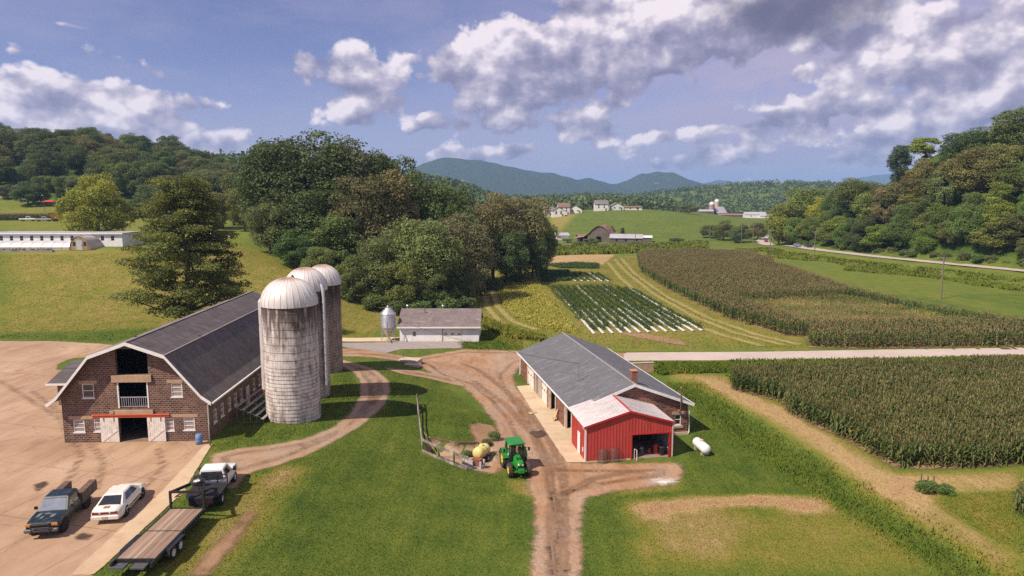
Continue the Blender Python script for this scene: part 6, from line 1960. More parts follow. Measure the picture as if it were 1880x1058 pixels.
# the great grove in the middle
GROVE = [
    # kind, u, vtop, Y, half width px, colour, label
    ('oak', 565, 234, 182, 105, DK, 'tallest dark oak at the crown of the central grove'),
    ('oak_b', 495, 262, 180, 62, DK, 'dark oak forming the left shoulder of the central grove'),
    ('oak', 655, 248, 186, 90, (0.036, 0.044, 0.017), 'dark broad oak right of the tallest one in the central grove'),
    ('oak_b', 712, 284, 190, 58, DK, 'dark oak at the upper right edge of the central grove'),
    ('maple_b', 492, 372, 167, 46, OL, 'olive tree at the lower left corner of the central grove'),
    ('oak', 575, 330, 170, 80, DK, 'deep shaded oak in the left heart of the central grove'),
    ('tall', 620, 395, 160, 44, OL, 'young tree at the foot of the tallest oak, above the silo domes'),
    ('maple', 545, 418, 160, 42, DK, 'low dark tree at the left foot of the central grove'),
    ('maple_b', 590, 452, 153, 36, (0.05, 0.07, 0.02), 'low leafy tree on the grass edge just above the silo domes'),
    ('oak_b', 668, 318, 168, 66, (0.050, 0.056, 0.020), 'middle sized oak in the centre of the grove'),
    ('tall_b', 722, 312, 172, 46, BR, 'rusty brown topped tree inside the central grove'),
    ('oak', 775, 308, 184, 62, DK, 'dark oak at the right side of the central grove below the mountain'),
    ('oak_b', 830, 338, 182, 52, (0.045, 0.055, 0.018), 'oak behind the pale front trees on the right of the grove'),
    ('oak', 700, 420, 150, 56, (0.052, 0.062, 0.024), 'mid green oak in the front row above the feed bin'),
    ('maple', 650, 468, 148, 36, OL, 'low tree at the grass edge right of the silos'),
    ('oak_b', 785, 400, 152, 66, PALE, 'pale grey green tree in the front of the grove above the white shed'),
    ('oak', 845, 388, 160, 60, (0.062, 0.068, 0.026), 'pale olive tree at the right front of the grove beside the field'),
    ('maple_b', 735, 478, 145, 44, (0.055, 0.066, 0.02), 'bushy tree low at the front edge of the grove behind the feed bin'),
    ('maple', 800, 492, 147, 42, DK, 'dark low tree at the bottom of the grove behind the white shed'),
    ('maple_b', 842, 500, 152, 30, DK, 'dark rounded tree at the lowest right corner of the grove'),
    ('oak', 905, 352, 196, 56, (0.075, 0.070, 0.024), 'tan olive tree at the right arm of the grove'),
    ('oak_b', 955, 362, 205, 52, (0.072, 0.072, 0.026), 'second tan olive tree along the right arm of the grove'),
    ('tall', 868, 420, 176, 36, DK, 'dark slender tree between the pale oak and the right arm of the grove'),
    ('maple', 985, 388, 215, 40, (0.055, 0.068, 0.02), 'green tree at the far right end of the grove'),
    ('maple_b', 930, 420, 190, 42, DK, 'shaded tree at the field edge under the right arm of the grove'),
    ('maple', 978, 425, 200, 32, DK, 'small dark tree at the field edge at the far right of the grove'),
]
for kind, u, v, Y, w_, c_, lb in GROVE:
    tree_px(kind, u, v, Y, w_, col=c_, label=lb, group='trees of the central grove')
for k, (u, Y, s) in enumerate(((600, 150, 3.2), (640, 146, 2.8), (690, 143, 3.4), (730, 140, 3.0), (770, 140, 3.2), (815, 142, 3.4), (855, 148, 3.0), (880, 168, 3.0), (905, 180, 3), (950, 195, 3), (1000, 212, 2.5))):
    a, b, c = ray(u, 500)
    tree('bush', a / b * Y, Y, s, s * 0.9, (0.042, 0.054, 0.018), 'leafy shrub along the skirt of the central grove', 'shrubs along the grove', cat='shrub')
p = ground(1014, 464)
tree('cedar', p.x, p.y, 5.5, 1.6, (0.02, 0.03, 0.012), 'small dark cedar alone at the right end of the grove')

# wooded hill on the left, seen over the fields
HILLK = ('oak', 'oak_b', 'tall', 'maple', 'oak', 'maple_b')
HILLC = (DK, DK, OL, (0.040, 0.055, 0.017), (0.070, 0.066, 0.024), OL)
HILLN = {0: 'dark green', 1: 'dark green', 2: 'olive green', 3: 'mid green', 4: 'brownish olive', 5: 'olive green'}
rg = np.random.default_rng(5)
for k in range(120):
    for tries in range(30):
        u = rg.uniform(-30, 470)
        Y = rg.uniform(335, 470)
        x = (u - 940) / FPX * Y
        if Y < 345 and u < 110: continue
        break
    q = k % 6
    tree(HILLK[q], x, Y, rg.uniform(14, 20) * (0.85 if u > 330 else 1), rg.uniform(6.5, 9.5), HILLC[q], HILLN[q] + ' tree in the wood covering the far left hill', 'trees of the far left hill wood')
LEFTROW = [('tall_b', 425, 318, 235, 28, OL, 'olive tree between the pine and the central grove'), ('maple_b', 405, 352, 222, 34, BR, 'tan coloured tree right behind the white pine'),
           ('maple', 445, 340, 215, 30, OL, 'green tree touching the left edge of the central grove'), ('oak', 300, 330, 300, 50, OL, 'olive tree rising behind the yellow green tree'),
           ('maple', 255, 365, 290, 34, DK, 'dark tree between the yellow green tree and the pine'), ('maple_b', 385, 385, 210, 26, (0.06, 0.07, 0.02), 'small tree in the meadow behind the pine'),
           ('maple', 48, 332, 318, 26, DK, 'dark round tree beside the farthest left house'), ('maple_b', 72, 340, 322, 18, DK, 'dark tree next to the red canopy on the left hill'),
           ('maple', 12, 338, 330, 18, DK, 'dark tree at the left edge behind the brown roofed house'), ('maple_b', 118, 322, 340, 22, OL, 'olive hedge tree left of the yellow green tree'),
           ('maple', 142, 326, 338, 20, OL, 'second olive hedge tree left of the yellow green tree'), ('maple_b', 80, 322, 345, 22, OL, 'olive hedge tree above the red canopy'),
           ('maple', 75, 305, 372, 14, (0.10, 0.045, 0.03), 'reddish purple tree beside the small white house on the hill'), ('cedar', 106, 346, 300, 7, DK, 'small dark conifer just right of the red canopy')]
for kind, u, v, Y, w_, c_, lb in LEFTROW:
    tree_px(kind, u, v, Y, w_, col=c_, label=lb, group='trees about the left fields')

# wooded hillside right of the county road
SKY = [('tall', 1655, 266, 236, 20, (0.028, 0.04, 0.02), 'dark narrow tree standing against the sky, leftmost on the right ridge'),
       ('open', 1703, 252, 238, 30, (0.075, 0.095, 0.02), 'light green open crowned tree on the right ridge'),
       ('oak', 1783, 232, 245, 48, DK, 'dark spreading tree against the sky on the right ridge'),
       ('oak_b', 1872, 200, 240, 48, OL, 'tall tree at the right edge of the ridge'),
       ('maple', 1700, 292, 226, 36, BR, 'brown leafless looking tree below the light green ridge tree'),
       ('oak_b', 1795, 270, 228, 56, (0.072, 0.064, 0.023), 'brownish orange tree below the dark spreading ridge tree'),
       ('maple_b', 1850, 262, 222, 40, (0.066, 0.066, 0.025), 'tan brown tree near the right edge of the ridge'),
       ('maple', 1745, 296, 222, 30, PALE, 'pale green tree between the brown and brownish orange trees'),
       ('oak', 1575, 325, 285, 44, (0.055, 0.068, 0.018), 'tall green tree above the bend of the county road'),
       ('oak_b', 1500, 345, 322, 52, (0.068, 0.082, 0.020), 'yellowish broad tree at the left end of the right wood'),
       ('maple', 1512, 362, 300, 28, (0.105, 0.112, 0.018), 'bright yellow green tree at the left end of the right wood'),
       ('oak', 1460, 362, 345, 48, (0.070, 0.082, 0.018), 'olive tree where the county road disappears'),
       ('maple_b', 1432, 395, 350, 26, (0.055, 0.07, 0.018), 'low tree at the inside of the far road bend'),
       ('maple', 1640, 335, 250, 34, (0.085, 0.068, 0.032), 'pinkish tan tree on the saddle of the right ridge')]
for kind, u, v, Y, w_, c_, lb in SKY:
    tree_px(kind, u, v, Y, w_, H=(17.0 if u > 1560 else 16.0) if u > 1480 else None, col=c_, label=lb, group='trees of the right hillside wood')
KIND_R = ('oak', 'maple', 'tall', 'oak_b', 'maple_b', 'tall_b', 'maple')
COL_R = (BRIGHT, DK, OL, (0.050, 0.064, 0.018), BRIGHT, (0.068, 0.082, 0.018), OL)
NAM_R = ('bright green', 'dark green', 'olive', 'mid green', 'bright green', 'yellowish green', 'olive')
rg = np.random.default_rng(9)
rows = [(10, 13), (17, 15), (25, 15), (34, 14), (44, 14), (55, 13)]
n_ = 0
for dr, H in rows:
    for y in np.arange(188, 355, 6.6):
        yy = y + rg.uniform(-3, 3)
        if dr > 40 and yy > 290: continue
        if dr > 18 and yy > 335: continue
        x = road_x(yy) + dr + rg.uniform(-3.5, 3.5)
        u = 940 + FPX * x / yy
        if u > 1985: continue
        q = int(rg.integers(0, 7))
        hh = H * rg.uniform(0.72, 1.12)
        vt = v_of(x, yy, hgt(x, yy) + hh)
        if vt < np.interp(u, SKYU, SKYV) and dr > 12:
            hh = hh * 0.6
            vt = v_of(x, yy, hgt(x, yy) + hh)
            if vt < np.interp(u, SKYU, SKYV) - 4: continue
        tree(KIND_R[q], x, yy, hh, rg.uniform(4.4, 6.8), COL_R[q], NAM_R[q] + (' tree in the front rank of the wood along the county road' if dr == 10 else ' tree higher up inside the wood right of the county road'), 'trees of the right hillside wood')
        n_ += 1
for y in np.arange(192, 345, 5.0):
    yy = y + rg.uniform(-2, 2)
    if 288 < yy < 300: continue
    x = road_x(yy) + 6.4 + rg.uniform(0, 1.8)
    tree('bush', x, yy, rg.uniform(1.8, 3.6), rg.uniform(1.8, 2.8), (0.046, 0.060, 0.019), 'leafy shrub at the foot of the wood beside the county road', 'roadside shrubs', cat='shrub')

# trees and bushes out on the valley floor
VAL = [('bush', 1243, 437, 368, 17, (0.030, 0.04, 0.016), 'dark round bush at the far end of the brown corn'), ('maple', 1218, 447, 372, 10, OL, 'small bush left of the dark round bush'),
       ('maple', 1330, 404, 395, 22, (0.05, 0.062, 0.02), 'green tree before the far silo farm'), ('maple_b', 1303, 412, 410, 18, OL, 'olive tree left of the green tree before the far farm'),
       ('maple', 1362, 412, 380, 22, (0.05, 0.065, 0.02), 'leafy tree by the poles at the far corner of the corn'), ('maple_b', 1392, 408, 400, 18, OL, 'olive tree just left of the far road bend'),
       ('maple', 1085, 437, 360, 16, (0.055, 0.07, 0.022), 'tree standing in front of the curved roof barn'), ('maple_b', 1130, 456, 330, 15, (0.065, 0.085, 0.022), 'low green clump right of the tree before the barn'),
       ('bush', 1280, 440, 372, 12, (0.045, 0.06, 0.02), 'bush right of the dark round bush'), ('bush', 1285, 446, 368, 10, OL, 'small bush at the corner of the brown corn'),
       ('cedar', 1143, 418, 405, 6, DK, 'dark cedar behind the curved roof barn'), ('maple', 1124, 414, 410, 6, OL, 'small tree just left of the dark cedar'),
       ('maple', 1265, 375, 700, 18, OL, 'tree at the foot of the green hill near the silo farm'), ('maple_b', 1352, 418, 372, 14, (0.045, 0.06, 0.02), 'bushy tree at the end of the pole line')]
for kind, u, v, Y, w_, c_, lb in VAL:
    tree_px(kind, u, v, Y, w_, col=c_, label=lb, group='trees on the valley floor', cat='shrub' if kind == 'bush' else 'tree')
for u, v in ((1040, 446), (1062, 452), (1165, 452), (1190, 456), (1020, 455), (1105, 459)):
    p = ground(u, v)
    tree('bush', p.x, p.y, 2.6, 3.2, (0.055, 0.07, 0.025), 'rough bush in the hedge line across the valley floor', 'bushes of the valley hedge line', cat='shrub')

# ------------------------------------------------------------------ far woods and the mountains behind
def far_woods(name, pts, size, seed, col, per=46):
    rg = np.random.default_rng(seed)
    P = np.array(pts)
    N = len(P)
    d_ = rg.normal(size=(N, per, 3)); d_[:, :, 2] = np.abs(d_[:, :, 2]) * 1.0 + 0.05
    d_ /= np.linalg.norm(d_, axis=2, keepdims=True)
    sz = (size * rg.uniform(0.65, 1.3, N))[:, None, None]
    c = d_ * np.array([0.62, 0.62, 0.72]) * sz * (0.75 + 0.35 * rg.random((N, per, 1)))
    c = c + P[:, None, :]
    nr = d_ + rg.normal(size=d_.shape) * 0.7; nr /= np.linalg.norm(nr, axis=2, keepdims=True)
    s = (size * 0.13 * rg.uniform(0.7, 1.4, N * per))
    V, F = quads_from(c.reshape(-1, 3), nr.reshape(-1, 3), s, 0.8, rg)
    tint = np.clip(np.repeat(rg.uniform(0.1, 0.8, N), per) + rg.normal(0, 0.1, N * per), 0, 1)
    o = np_mesh(name, V, F, MAT['leaf'], {'tint': ('FACE', tint)})
    o.color = col + (1,)
    return tag(o, kind='stuff')

rg = np.random.default_rng(31)
pts = []
while len(pts) < 3000:
    Y = rg.uniform(640, 1150) if rg.random() < 0.62 else rg.uniform(1150, 2200)
    u = rg.uniform(760, 1560)
    x = (u - 940) / FPX * Y
    if 1235 < u < 1420 and Y < 980: continue
    if u > 1235 and Y < 900: continue
    if Y < 720 and u > 1160: continue
    pts.append((x, Y, hgt(x, Y) - 2))
far_woods('woods', pts, 15.0, 32, (0.036, 0.050, 0.018))
pts = []
while len(pts) < 260:
    Y = rg.uniform(300, 900); u = rg.uniform(1390, 1700)
    x = (u - 940) / FPX * Y
    if x < road_x(Y) + 12 or Y < 360: continue
    pts.append((x, Y, hgt(x, Y) - 1))
far_woods('woods', pts, 12.0, 33, (0.055, 0.066, 0.020))
pts = []
while len(pts) < 700:
    Y = rg.uniform(470, 900); u = rg.uniform(-300, 800)
    x = (u - 940) / FPX * Y
    if u > 620 and v_of(x, Y, hgt(x, Y) + 16) < 343: 
        if rg.random() < 0.97: continue
    pts.append((x, Y, hgt(x, Y) - 2))
far_woods('woods', pts, 17.0, 34, (0.034, 0.048, 0.017), 30)

m, T = new_mat('mountain_forest')
p = T.pos()
n = T.noise(p, 0.012, 6.0, 0.65)
v = T.n('ShaderNodeTexVoronoi'); T.set(v.inputs['Vector'], p); T.set(v.inputs['Scale'], 0.06)
c = T.mix(n, (0.020, 0.034, 0.014), (0.062, 0.075, 0.026))
c = T.mix(T.m('MULTIPLY', T.sep(v.outputs['Color'])[0], 0.5), c, (0.03, 0.04, 0.015))
clear = T.m('MULTIPLY', T.sm(T.noise(p, 0.0055, 3.0, 0.5), 0.70, 0.73), 0.6)
c = T.mix(clear, c, (0.20, 0.20, 0.10))
MAT['mountain_forest'] = finish(m, T, c, 0.95, 0, T.m('ADD', v.outputs['Distance'], n), 1.0, 9.0, 0.1)

def mountain(prof, Y, width, z0, seed):
    us = np.arange(prof[0][0], prof[-1][0] + 0.1, 2.5)
    vt = np.interp(us, [q[0] for q in prof], [q[1] for q in prof])
    zt = np.array([at(u, v_, Y).z for u, v_ in zip(us, vt)])
    X_ = np.array([at(u, 360, Y).x for u in us])
    ss = np.linspace(-1, 1, 50)
    rg = np.random.default_rng(seed)
    ph = rg.uniform(0, 6.28, 12)
    V = []
    for s in ss:
        f = 1 - abs(s) ** 1.15
        sp = sum(np.sin(X_ / (150.0 + 70 * i) + ph[i] + s * (2 + i * 0.7)) for i in range(6)) / 6
        z = z0 + (zt - z0) * f + sp * (zt - z0) * 0.22 * (4 * f * (1 - f)) + np.sin(X_ / 19.0 + s * 9 + ph[7]) * 2.0
        y = Y + s * width + np.sin(X_ / 420 + ph[8]) * width * 0.12 * (abs(s) > 0.02)
        V.append(np.stack([X_, np.broadcast_to(y, X_.shape), z], 1))
    V = np.concatenate(V)
    n_u, n_s = len(us), len(ss)
    I = np.arange(n_u * n_s).reshape(n_s, n_u)
    F = np.stack([I[:-1, :-1].ravel(), I[:-1, 1:].ravel(), I[1:, 1:].ravel(), I[1:, :-1].ravel()], 1)
    return tag(np_mesh('mountain', V, F, MAT['mountain_forest'], smooth=True), kind='structure')
mountain([(560, 365), (640, 345), (700, 325), (745, 312), (770, 304), (800, 293), (826, 289), (845, 292), (889, 296), (926, 305), (978, 316), (1015, 319), (1056, 330), (1082, 327), (1116, 337), (1135, 337), (1153, 330), (1179, 318), (1195, 317), (1209, 314.5), (1239, 316), (1268, 329), (1324, 343), (1400, 356), (1480, 368)], 4600, 900, -10, 3)
mountain([(1230, 362), (1270, 345), (1295, 335), (1313, 331), (1330, 333), (1350, 339), (1400, 345), (1470, 346), (1520, 340), (1560, 330), (1600, 322), (1640, 318), (1700, 320), (1800, 335), (1950, 362)], 8200, 1100, -10, 4)
# ------------------------------------------------------------------ crops
m, T = new_mat('corn')
t_ = attr(T, 'tint'); rp = attr(T, 'ripe')
p = T.pos()
n = T.noise(p, 0.12, 4.0, 0.6)
c = T.ramp(T.m('ADD', T.m('MULTIPLY', t_, 0.75), T.m('MULTIPLY', n, 0.35)), [(0.15, (0.030, 0.058, 0.014)), (0.45, (0.068, 0.108, 0.024)), (0.75, (0.17, 0.165, 0.045)), (1.0, (0.30, 0.24, 0.10))])
tas = T.mix(T.sm(n, 0.35, 0.65), (0.36, 0.22, 0.125), (0.44, 0.31, 0.17))
c = T.mix(rp, c, tas)
MAT['corn'] = finish(m, T, c, 0.6, 0, spec=0.25, transl=0.22)

def corn_variant(rg, H, z_from, nleaf, lw, tassel):
    """one plant: quads, per-face tint and ripeness"""
    V, tint, ripe = [], [], []
    def quad(a, b, c_, d_, ti, ri=0.0):
        V.extend([a, b, c_, d_]); tint.append(ti); ripe.append(ri)
    a0 = rg.uniform(0, 6.28)
    for ang in (a0, a0 + 1.57):
        dx_, dy_ = math.cos(ang) * 0.022, math.sin(ang) * 0.022
        quad((-dx_, -dy_, z_from), (dx_, dy_, z_from), (dx_ * .5, dy_ * .5, H), (-dx_ * .5, -dy_ * .5, H), 0.5)
        if ang != a0 and z_from > 0.2: break
    for k in range(nleaf):
        z = z_from + (H - 0.15 - z_from) * (k + rg.uniform(0.2, 0.8)) / nleaf
        ang = a0 + math.pi * k + rg.normal(0, 0.45)
        L = rg.uniform(0.55, 0.85) * (1.0 if z < H * 0.75 else 0.7)
        u = np.array([math.cos(ang), math.sin(ang), 0]); w = np.array([-math.sin(ang), math.cos(ang), 0]) * lw * rg.uniform(0.8, 1.2)
        b = np.array([0, 0, z])
        p1 = b + u * L * 0.45 + np.array([0, 0, rg.uniform(0.18, 0.34)])
        p2 = b + u * L + np.array([0, 0, rg.uniform(-0.30, 0.12)])
        ti = np.clip(rg.uniform(0.15, 0.75) + (0.35 if z < 0.7 and rg.random() < 0.5 else 0), 0, 1)
        quad(b - w * .5, b + w * .5, p1 + w, p1 - w, ti)
        quad(p1 - w, p1 + w, p2 + w * .1, p2 - w * .1, ti)
    if tassel:
        for k in range(tassel):
            ang = rg.uniform(0, 6.28); s = rg.uniform(0.05, 0.16)
            tip = (math.cos(ang) * s, math.sin(ang) * s, H + rg.uniform(0.22, 0.36))
            w = 0.026
            quad((-w * math.sin(ang), w * math.cos(ang), H - 0.04), (w * math.sin(ang), -w * math.cos(ang), H - 0.04), (tip[0] + w * math.sin(ang), tip[1] - w * math.cos(ang), tip[2]), (tip[0] - w * math.sin(ang), tip[1] + w * math.cos(ang), tip[2]), 0.5, 1.0)
    return np.array(V), np.array(tint), np.array(ripe)

def plant_out(name, P, variants, which, hs, rg, label=None, ripe_gain=1.0, mat=None):
    VV, TT, RR = [], [], []
    for i, (V, ti, ri) in enumerate(variants):
        sel = which == i
        if not sel.any(): continue
        p_, s_ = P[sel], hs[sel]
        a_ = rg.uniform(0, 6.28, len(p_))
        ca, sa = np.cos(a_), np.sin(a_)
        W = np.empty((len(p_), len(V), 3))
        W[:, :, 0] = V[None, :, 0] * ca[:, None] - V[None, :, 1] * sa[:, None]
        W[:, :, 1] = V[None, :, 0] * sa[:, None] + V[None, :, 1] * ca[:, None]
        W[:, :, 2] = V[None, :, 2]
        W *= s_[:, None, None]
        W += p_[:, None, :]
        VV.append(W.reshape(-1, 3))
        jit = rg.normal(0, 0.10, (len(p_), 1))
        TT.append(np.clip(ti[None, :] + jit, 0, 1).ravel()); RR.append(np.broadcast_to(ri[None, :] * ripe_gain, (len(p_), len(ri))).ravel())
    V = np.concatenate(VV); t_, r_ = np.concatenate(TT), np.concatenate(RR)
    F = np.arange(len(V)).reshape(-1, 4)
    o = np_mesh(name, V, F, mat or MAT['corn'], {'tint': ('FACE', t_), 'ripe': ('FACE', r_)})
    return tag(o, kind='stuff')

def lattice(poly, ang, row, step, rg, jr=0.05, js=0.08):
    c_, s_ = math.cos(ang), math.sin(ang)
    A = np.array(poly)
    u = A[:, 0] * c_ + A[:, 1] * s_; v = -A[:, 0] * s_ + A[:, 1] * c_
    gu = np.arange(u.min(), u.max(), step); gv = np.arange(v.min(), v.max(), row)
    U, Vv = np.meshgrid(gu, gv)
    U = U + rg.normal(0, js, U.shape); Vv = Vv + rg.normal(0, jr, U.shape)
    x = (U * c_ - Vv * s_).ravel(); y = (U * s_ + Vv * c_).ravel()
    d_ = poly_dist(x, y, poly)
    k = d_ > 0
    return x[k], y[k], d_[k]

# the near field on the right
rg = np.random.default_rng(200)
near = gpoly([(1345, 716), (1440, 740), (1448, 760), (1560, 812), (1640, 858), (1700, 862), (1790, 858), (1880, 853)])
near = near + [(near[-1][0] + 22, near[-1][1] + 1.5), (76.0, 86.0)] + gpoly([(1880, 682), (1600, 690), (1342, 699)])
full = [corn_variant(rg, 2.15, 0.0, 10, 0.075, 4) for _ in range(5)]
tops = [corn_variant(rg, 2.15, 1.0, 6, 0.080, 4) for _ in range(5)]
x, y, d_ = lattice(near, R(8), 0.85, 0.24, rg)
keep = rg.random(len(x)) < np.where(d_ < 3, 1.0, 0.85)
x, y, d_ = x[keep], y[keep], d_[keep]
P = np.stack([x, y, height(x, y)], 1)
edge = d_ < 2.6
wh = rg.integers(0, 5, len(x)) + np.where(edge, 0, 5)
patch = 1 + 0.07 * np.sin(x * 0.35 + 2 * np.sin(y * 0.21)) * np.sin(y * 0.4)
plant_out('corn_field', P, full + tops, wh, rg.uniform(0.86, 1.10, len(x)) * patch, rg, ripe_gain=0.42)
sheet('field_soil', near, MAT['bare_soil'], 0.05, 1.2, 0.9, gl=True)
# stray clump of the next field at the right edge
clump = gpoly([(1856, 942), (1880, 950), (1930, 950), (1930, 915), (1870, 922)])
x, y, d_ = lattice(clump, R(8), 0.7, 0.24, rg)
P = np.stack([x, y, height(x, y)], 1)
plant_out('corn_field', P, full, rg.integers(0, 5, len(x)), rg.uniform(0.75, 0.95, len(x)), rg)

# the far brown field
far = gpoly([(1170, 474), (1176, 500), (1232, 535), (1330, 582), (1440, 617), (1482, 619), (1484, 638), (1600, 640), (1880, 636)])
far = far + [(far[-1][0] + 14, far[-1][1] + 0.8)] + gpoly([(1895, 605), (1880, 607), (1700, 577), (1560, 541), (1452, 500), (1420, 492), (1418, 482), (1396, 478), (1384, 470), (1300, 467), (1190, 467)])
inner = gpoly([(1345, 558), (1560, 548), (1700, 580), (1835, 605), (1700, 606), (1560, 607), (1478, 607)])
rg = np.random.default_rng(201)
ffull = [corn_variant(rg, 2.25, 0.0, 9, 0.10, 5) for _ in range(3)]
ftops = [corn_variant(rg, 2.25, 1.25, 4, 0.13, 6) for _ in range(3)]
fgreen = [corn_variant(rg, 2.0, 0.5, 7, 0.12, 1) for _ in range(3)]
fgreen = [(V, np.clip(t_q * 0.5 + (0.36 if i_q < 2 else 0.24), 0, 1), r_q * 0.3) for i_q, (V, t_q, r_q) in enumerate(fgreen)]
def row_bend(poly, rg):
    return lattice(poly, R(101), 1.05, 0.36, rg, 0.06, 0.12)
x, y, d_ = row_bend(far, rg)
di = poly_dist(x, y, inner)
keep = rg.random(len(x)) < np.where(d_ < 3, 1.0, np.where(y > 180, 0.75, 0.85))
x, y, d_, di = x[keep], y[keep], d_[keep], di[keep]
P = np.stack([x, y, height(x, y)], 1)
edge = (d_ < 2.2) | ((di < 0) & (di > -2.0))
wh = rg.integers(0, 3, len(x)) + np.where(di > 0, 6, np.where(edge, 0, 3))
hs = rg.uniform(0.85, 1.12, len(x)) * np.where(di > 0, 0.56 + 0.07 * np.sin(x * 0.5 + y * .2), 1.0)
stripes = (di > 0) & (rg.random(len(x)) < 0.04 + 0.14 * (np.sin(y * 0.45 + x * 0.08) > 0.6))
kk = ~stripes
ins = di > 0
plant_out('corn_field', P[kk & ~ins], ffull + ftops + fgreen, wh[kk & ~ins], hs[kk & ~ins], rg, ripe_gain=0.85)
# the shorter, paler stand in the middle of it
m, T = new_mat('corn_pale')
t_ = attr(T, 'tint'); p = T.pos()
n = T.noise(T.scale(p, (0.35, 1.0, 1.0)), 0.16, 4.0, 0.6)
v = T.m('ADD', T.m('MULTIPLY', t_, 0.35), T.m('MULTIPLY', T.lin(n, 0.3, 0.7), 0.65))
c = T.ramp(v, [(0.15, (0.055, 0.095, 0.024)), (0.45, (0.15, 0.175, 0.045)), (0.7, (0.30, 0.27, 0.085)), (1.0, (0.44, 0.34, 0.14))])
MAT['corn_pale'] = finish(m, T, c, 0.6, 0, spec=0.2, transl=0.22)
plant_out('corn_field', P[kk & ins], ffull + ftops + fgreen, wh[kk & ins], hs[kk & ins], rg, mat=MAT['corn_pale'])
sheet('field_soil', far, MAT['bare_soil'], 0.05, 2.0, 0.9, gl=True)

# -- yellowing soya and the vegetable plots
m, T = new_mat('crop_leaf')
t_ = attr(T, 'tint'); rp = attr(T, 'ripe')
p = T.pos(); n = T.noise(p, 0.25, 4.0, 0.6)
g = T.ramp(t_, [(0.0, (0.030, 0.062, 0.014)), (0.6, (0.060, 0.105, 0.026)), (1.0, (0.12, 0.15, 0.045))])
yl = T.ramp(T.m('ADD', T.m('MULTIPLY', t_, 0.7), T.m('MULTIPLY', n, 0.4)), [(0.15, (0.17, 0.18, 0.03)), (0.5, (0.36, 0.35, 0.06)), (0.85, (0.50, 0.44, 0.10)), (1.0, (0.36, 0.22, 0.09))])
MAT['crop_leaf'] = finish(m, T, T.mix(rp, g, yl), 0.6, 0, spec=0.2, transl=0.25)
def leaf_tuft(rg, n, rad, h, size, ri):
    d_ = rg.normal(size=(n, 3)); d_[:, 2] = np.abs(d_[:, 2]); d_ /= np.linalg.norm(d_, axis=1, keepdims=True)
    c = d_ * np.array([rad, rad, h]) * rg.uniform(0.5, 1.0, (n, 1)); 
    nr = d_ + rg.normal(size=d_.shape) * 0.6; nr[:, 2] += 0.4; nr /= np.linalg.norm(nr, axis=1, keepdims=True)
    V, F = quads_from(c, nr, size * rg.uniform(0.7, 1.3, n), 0.65, rg)
    return V, rg.uniform(0.1, 0.9, n), np.full(n, ri)
rg = np.random.default_rng(210)
soy = gpoly([(920, 503), (978, 497), (984, 512), (1005, 545), (1035, 580), (1064, 612), (1030, 612), (985, 600), (945, 583), (925, 560), (914, 530)])
sv = [leaf_tuft(rg, 15, 0.44, 0.75, 0.13, 1.0) for _ in range(4)]
x, y, d_ = lattice(soy, R(97), 0.66, 0.36, rg, 0.06, 0.1)
lane_gap = np.abs(((x + 0.12 * y) / 7.3) % 1.0 - 0.5) > 0.045
x, y, d_ = x[lane_gap], y[lane_gap], d_[lane_gap]
P = np.stack([x, y, height(x, y)], 1)
plant_out('soya_field', P, sv, rg.integers(0, 4, len(x)), rg.uniform(0.75, 1.15, len(x)), rg, mat=MAT['crop_leaf'])

# crop rows on white mulch sheet
gv = [leaf_tuft(rg, 16, 0.44, 0.58, 0.115, 0.0) for _ in range(4)]
MULCH = paint('mulch_film', (0.66, 0.65, 0.66), 0.4, 0, 0.08, 0.8, (0.35, 0.27, 0.2), 0.4)
bl0, bl1 = ground(1092, 614), ground(1290, 608)
tl0 = ground(1016, 526)
dirv = (tl0 - bl0); dirv.z = 0; Lr = dirv.length; dirv.normalize()
plot = gpoly([(992, 498), (1118, 496), (1296, 606), (1292, 612), (1090, 618), (1000, 530)])
NR = 13
rowlens = [(0.00, 0.62), (0.02, .60), (0.0, 0.78), (0.03, 0.7), (0.0, .66), (0.0, 0.85), (0.02, 0.9), (0.0, 0.95), (0.03, 0.9), (0.0, 0.92), (0.02, 0.95), (0.0, 0.9), (0.0, 0.93)]
def crop_row(start, L, plants_from, plants_to, bare, seed, label):
    rg = np.random.default_rng(seed)
    root = thing('crop_row', label, 'crop row', (start.x, start.y, hgt(start.x, start.y)), math.atan2(-dirv.x, dirv.y), 'vegetable rows on white mulch film')
    b = MB()
    n = int(L / 3)
    for k in range(n):
        y0, y1 = L * k / n, L * (k + 1) / n
        if y0 > max(L * (1.0 if seed % 4 == 0 else 0.38), 7): break
        b.rings([[(-0.30, y0, 0.06), (-0.22, y0, 0.17), (0.14, y0, 0.17), (0.26, y0, 0.06)], [(-0.30, y1, 0.06), (-0.22, y1, 0.17), (0.14, y1, 0.17), (0.26, y1, 0.06)]], closed=False)
    b.build('mulch_film', MULCH, root)
    yy = np.repeat(np.arange(plants_from, plants_to, 0.36), 2)
    yy = yy[rg.random(len(yy)) > bare]
    open_to = bare * 45 if plants_to > 30 else 2.0
    off = np.where(yy < open_to, 0.46, 0.12) + rg.normal(0, 0.06) + 0.10 * np.sin(yy * 0.7 + seed)
    P = np.stack([off + rg.normal(0, 0.22, len(yy)), yy + rg.normal(0, .1, len(yy)), np.full(len(yy), 0.12)], 1)
    o = plant_out('plants', P, gv, rg.integers(0, 4, len(yy)), rg.uniform(0.7, 1.25, len(yy)), rg, mat=MAT['crop_leaf'])
    del o['kind']
    o.parent = root
for k in range(NR):
    st = bl0.lerp(bl1, k / (NR - 1))
    L = Lr * (1.0 if k < 9 else 1.0 - 0.03 * (k - 8))
    a_, b_ = rowlens[k]
    crop_row(st, L * 0.985, 2.0 + 2.0 * (k % 3) + (1.5 if k in (0, 4, 7) else 0), L * 0.97, 0.12 if k % 3 else 0.28, 300 + k, 'leafy vegetable row in white film running up the striped plot')
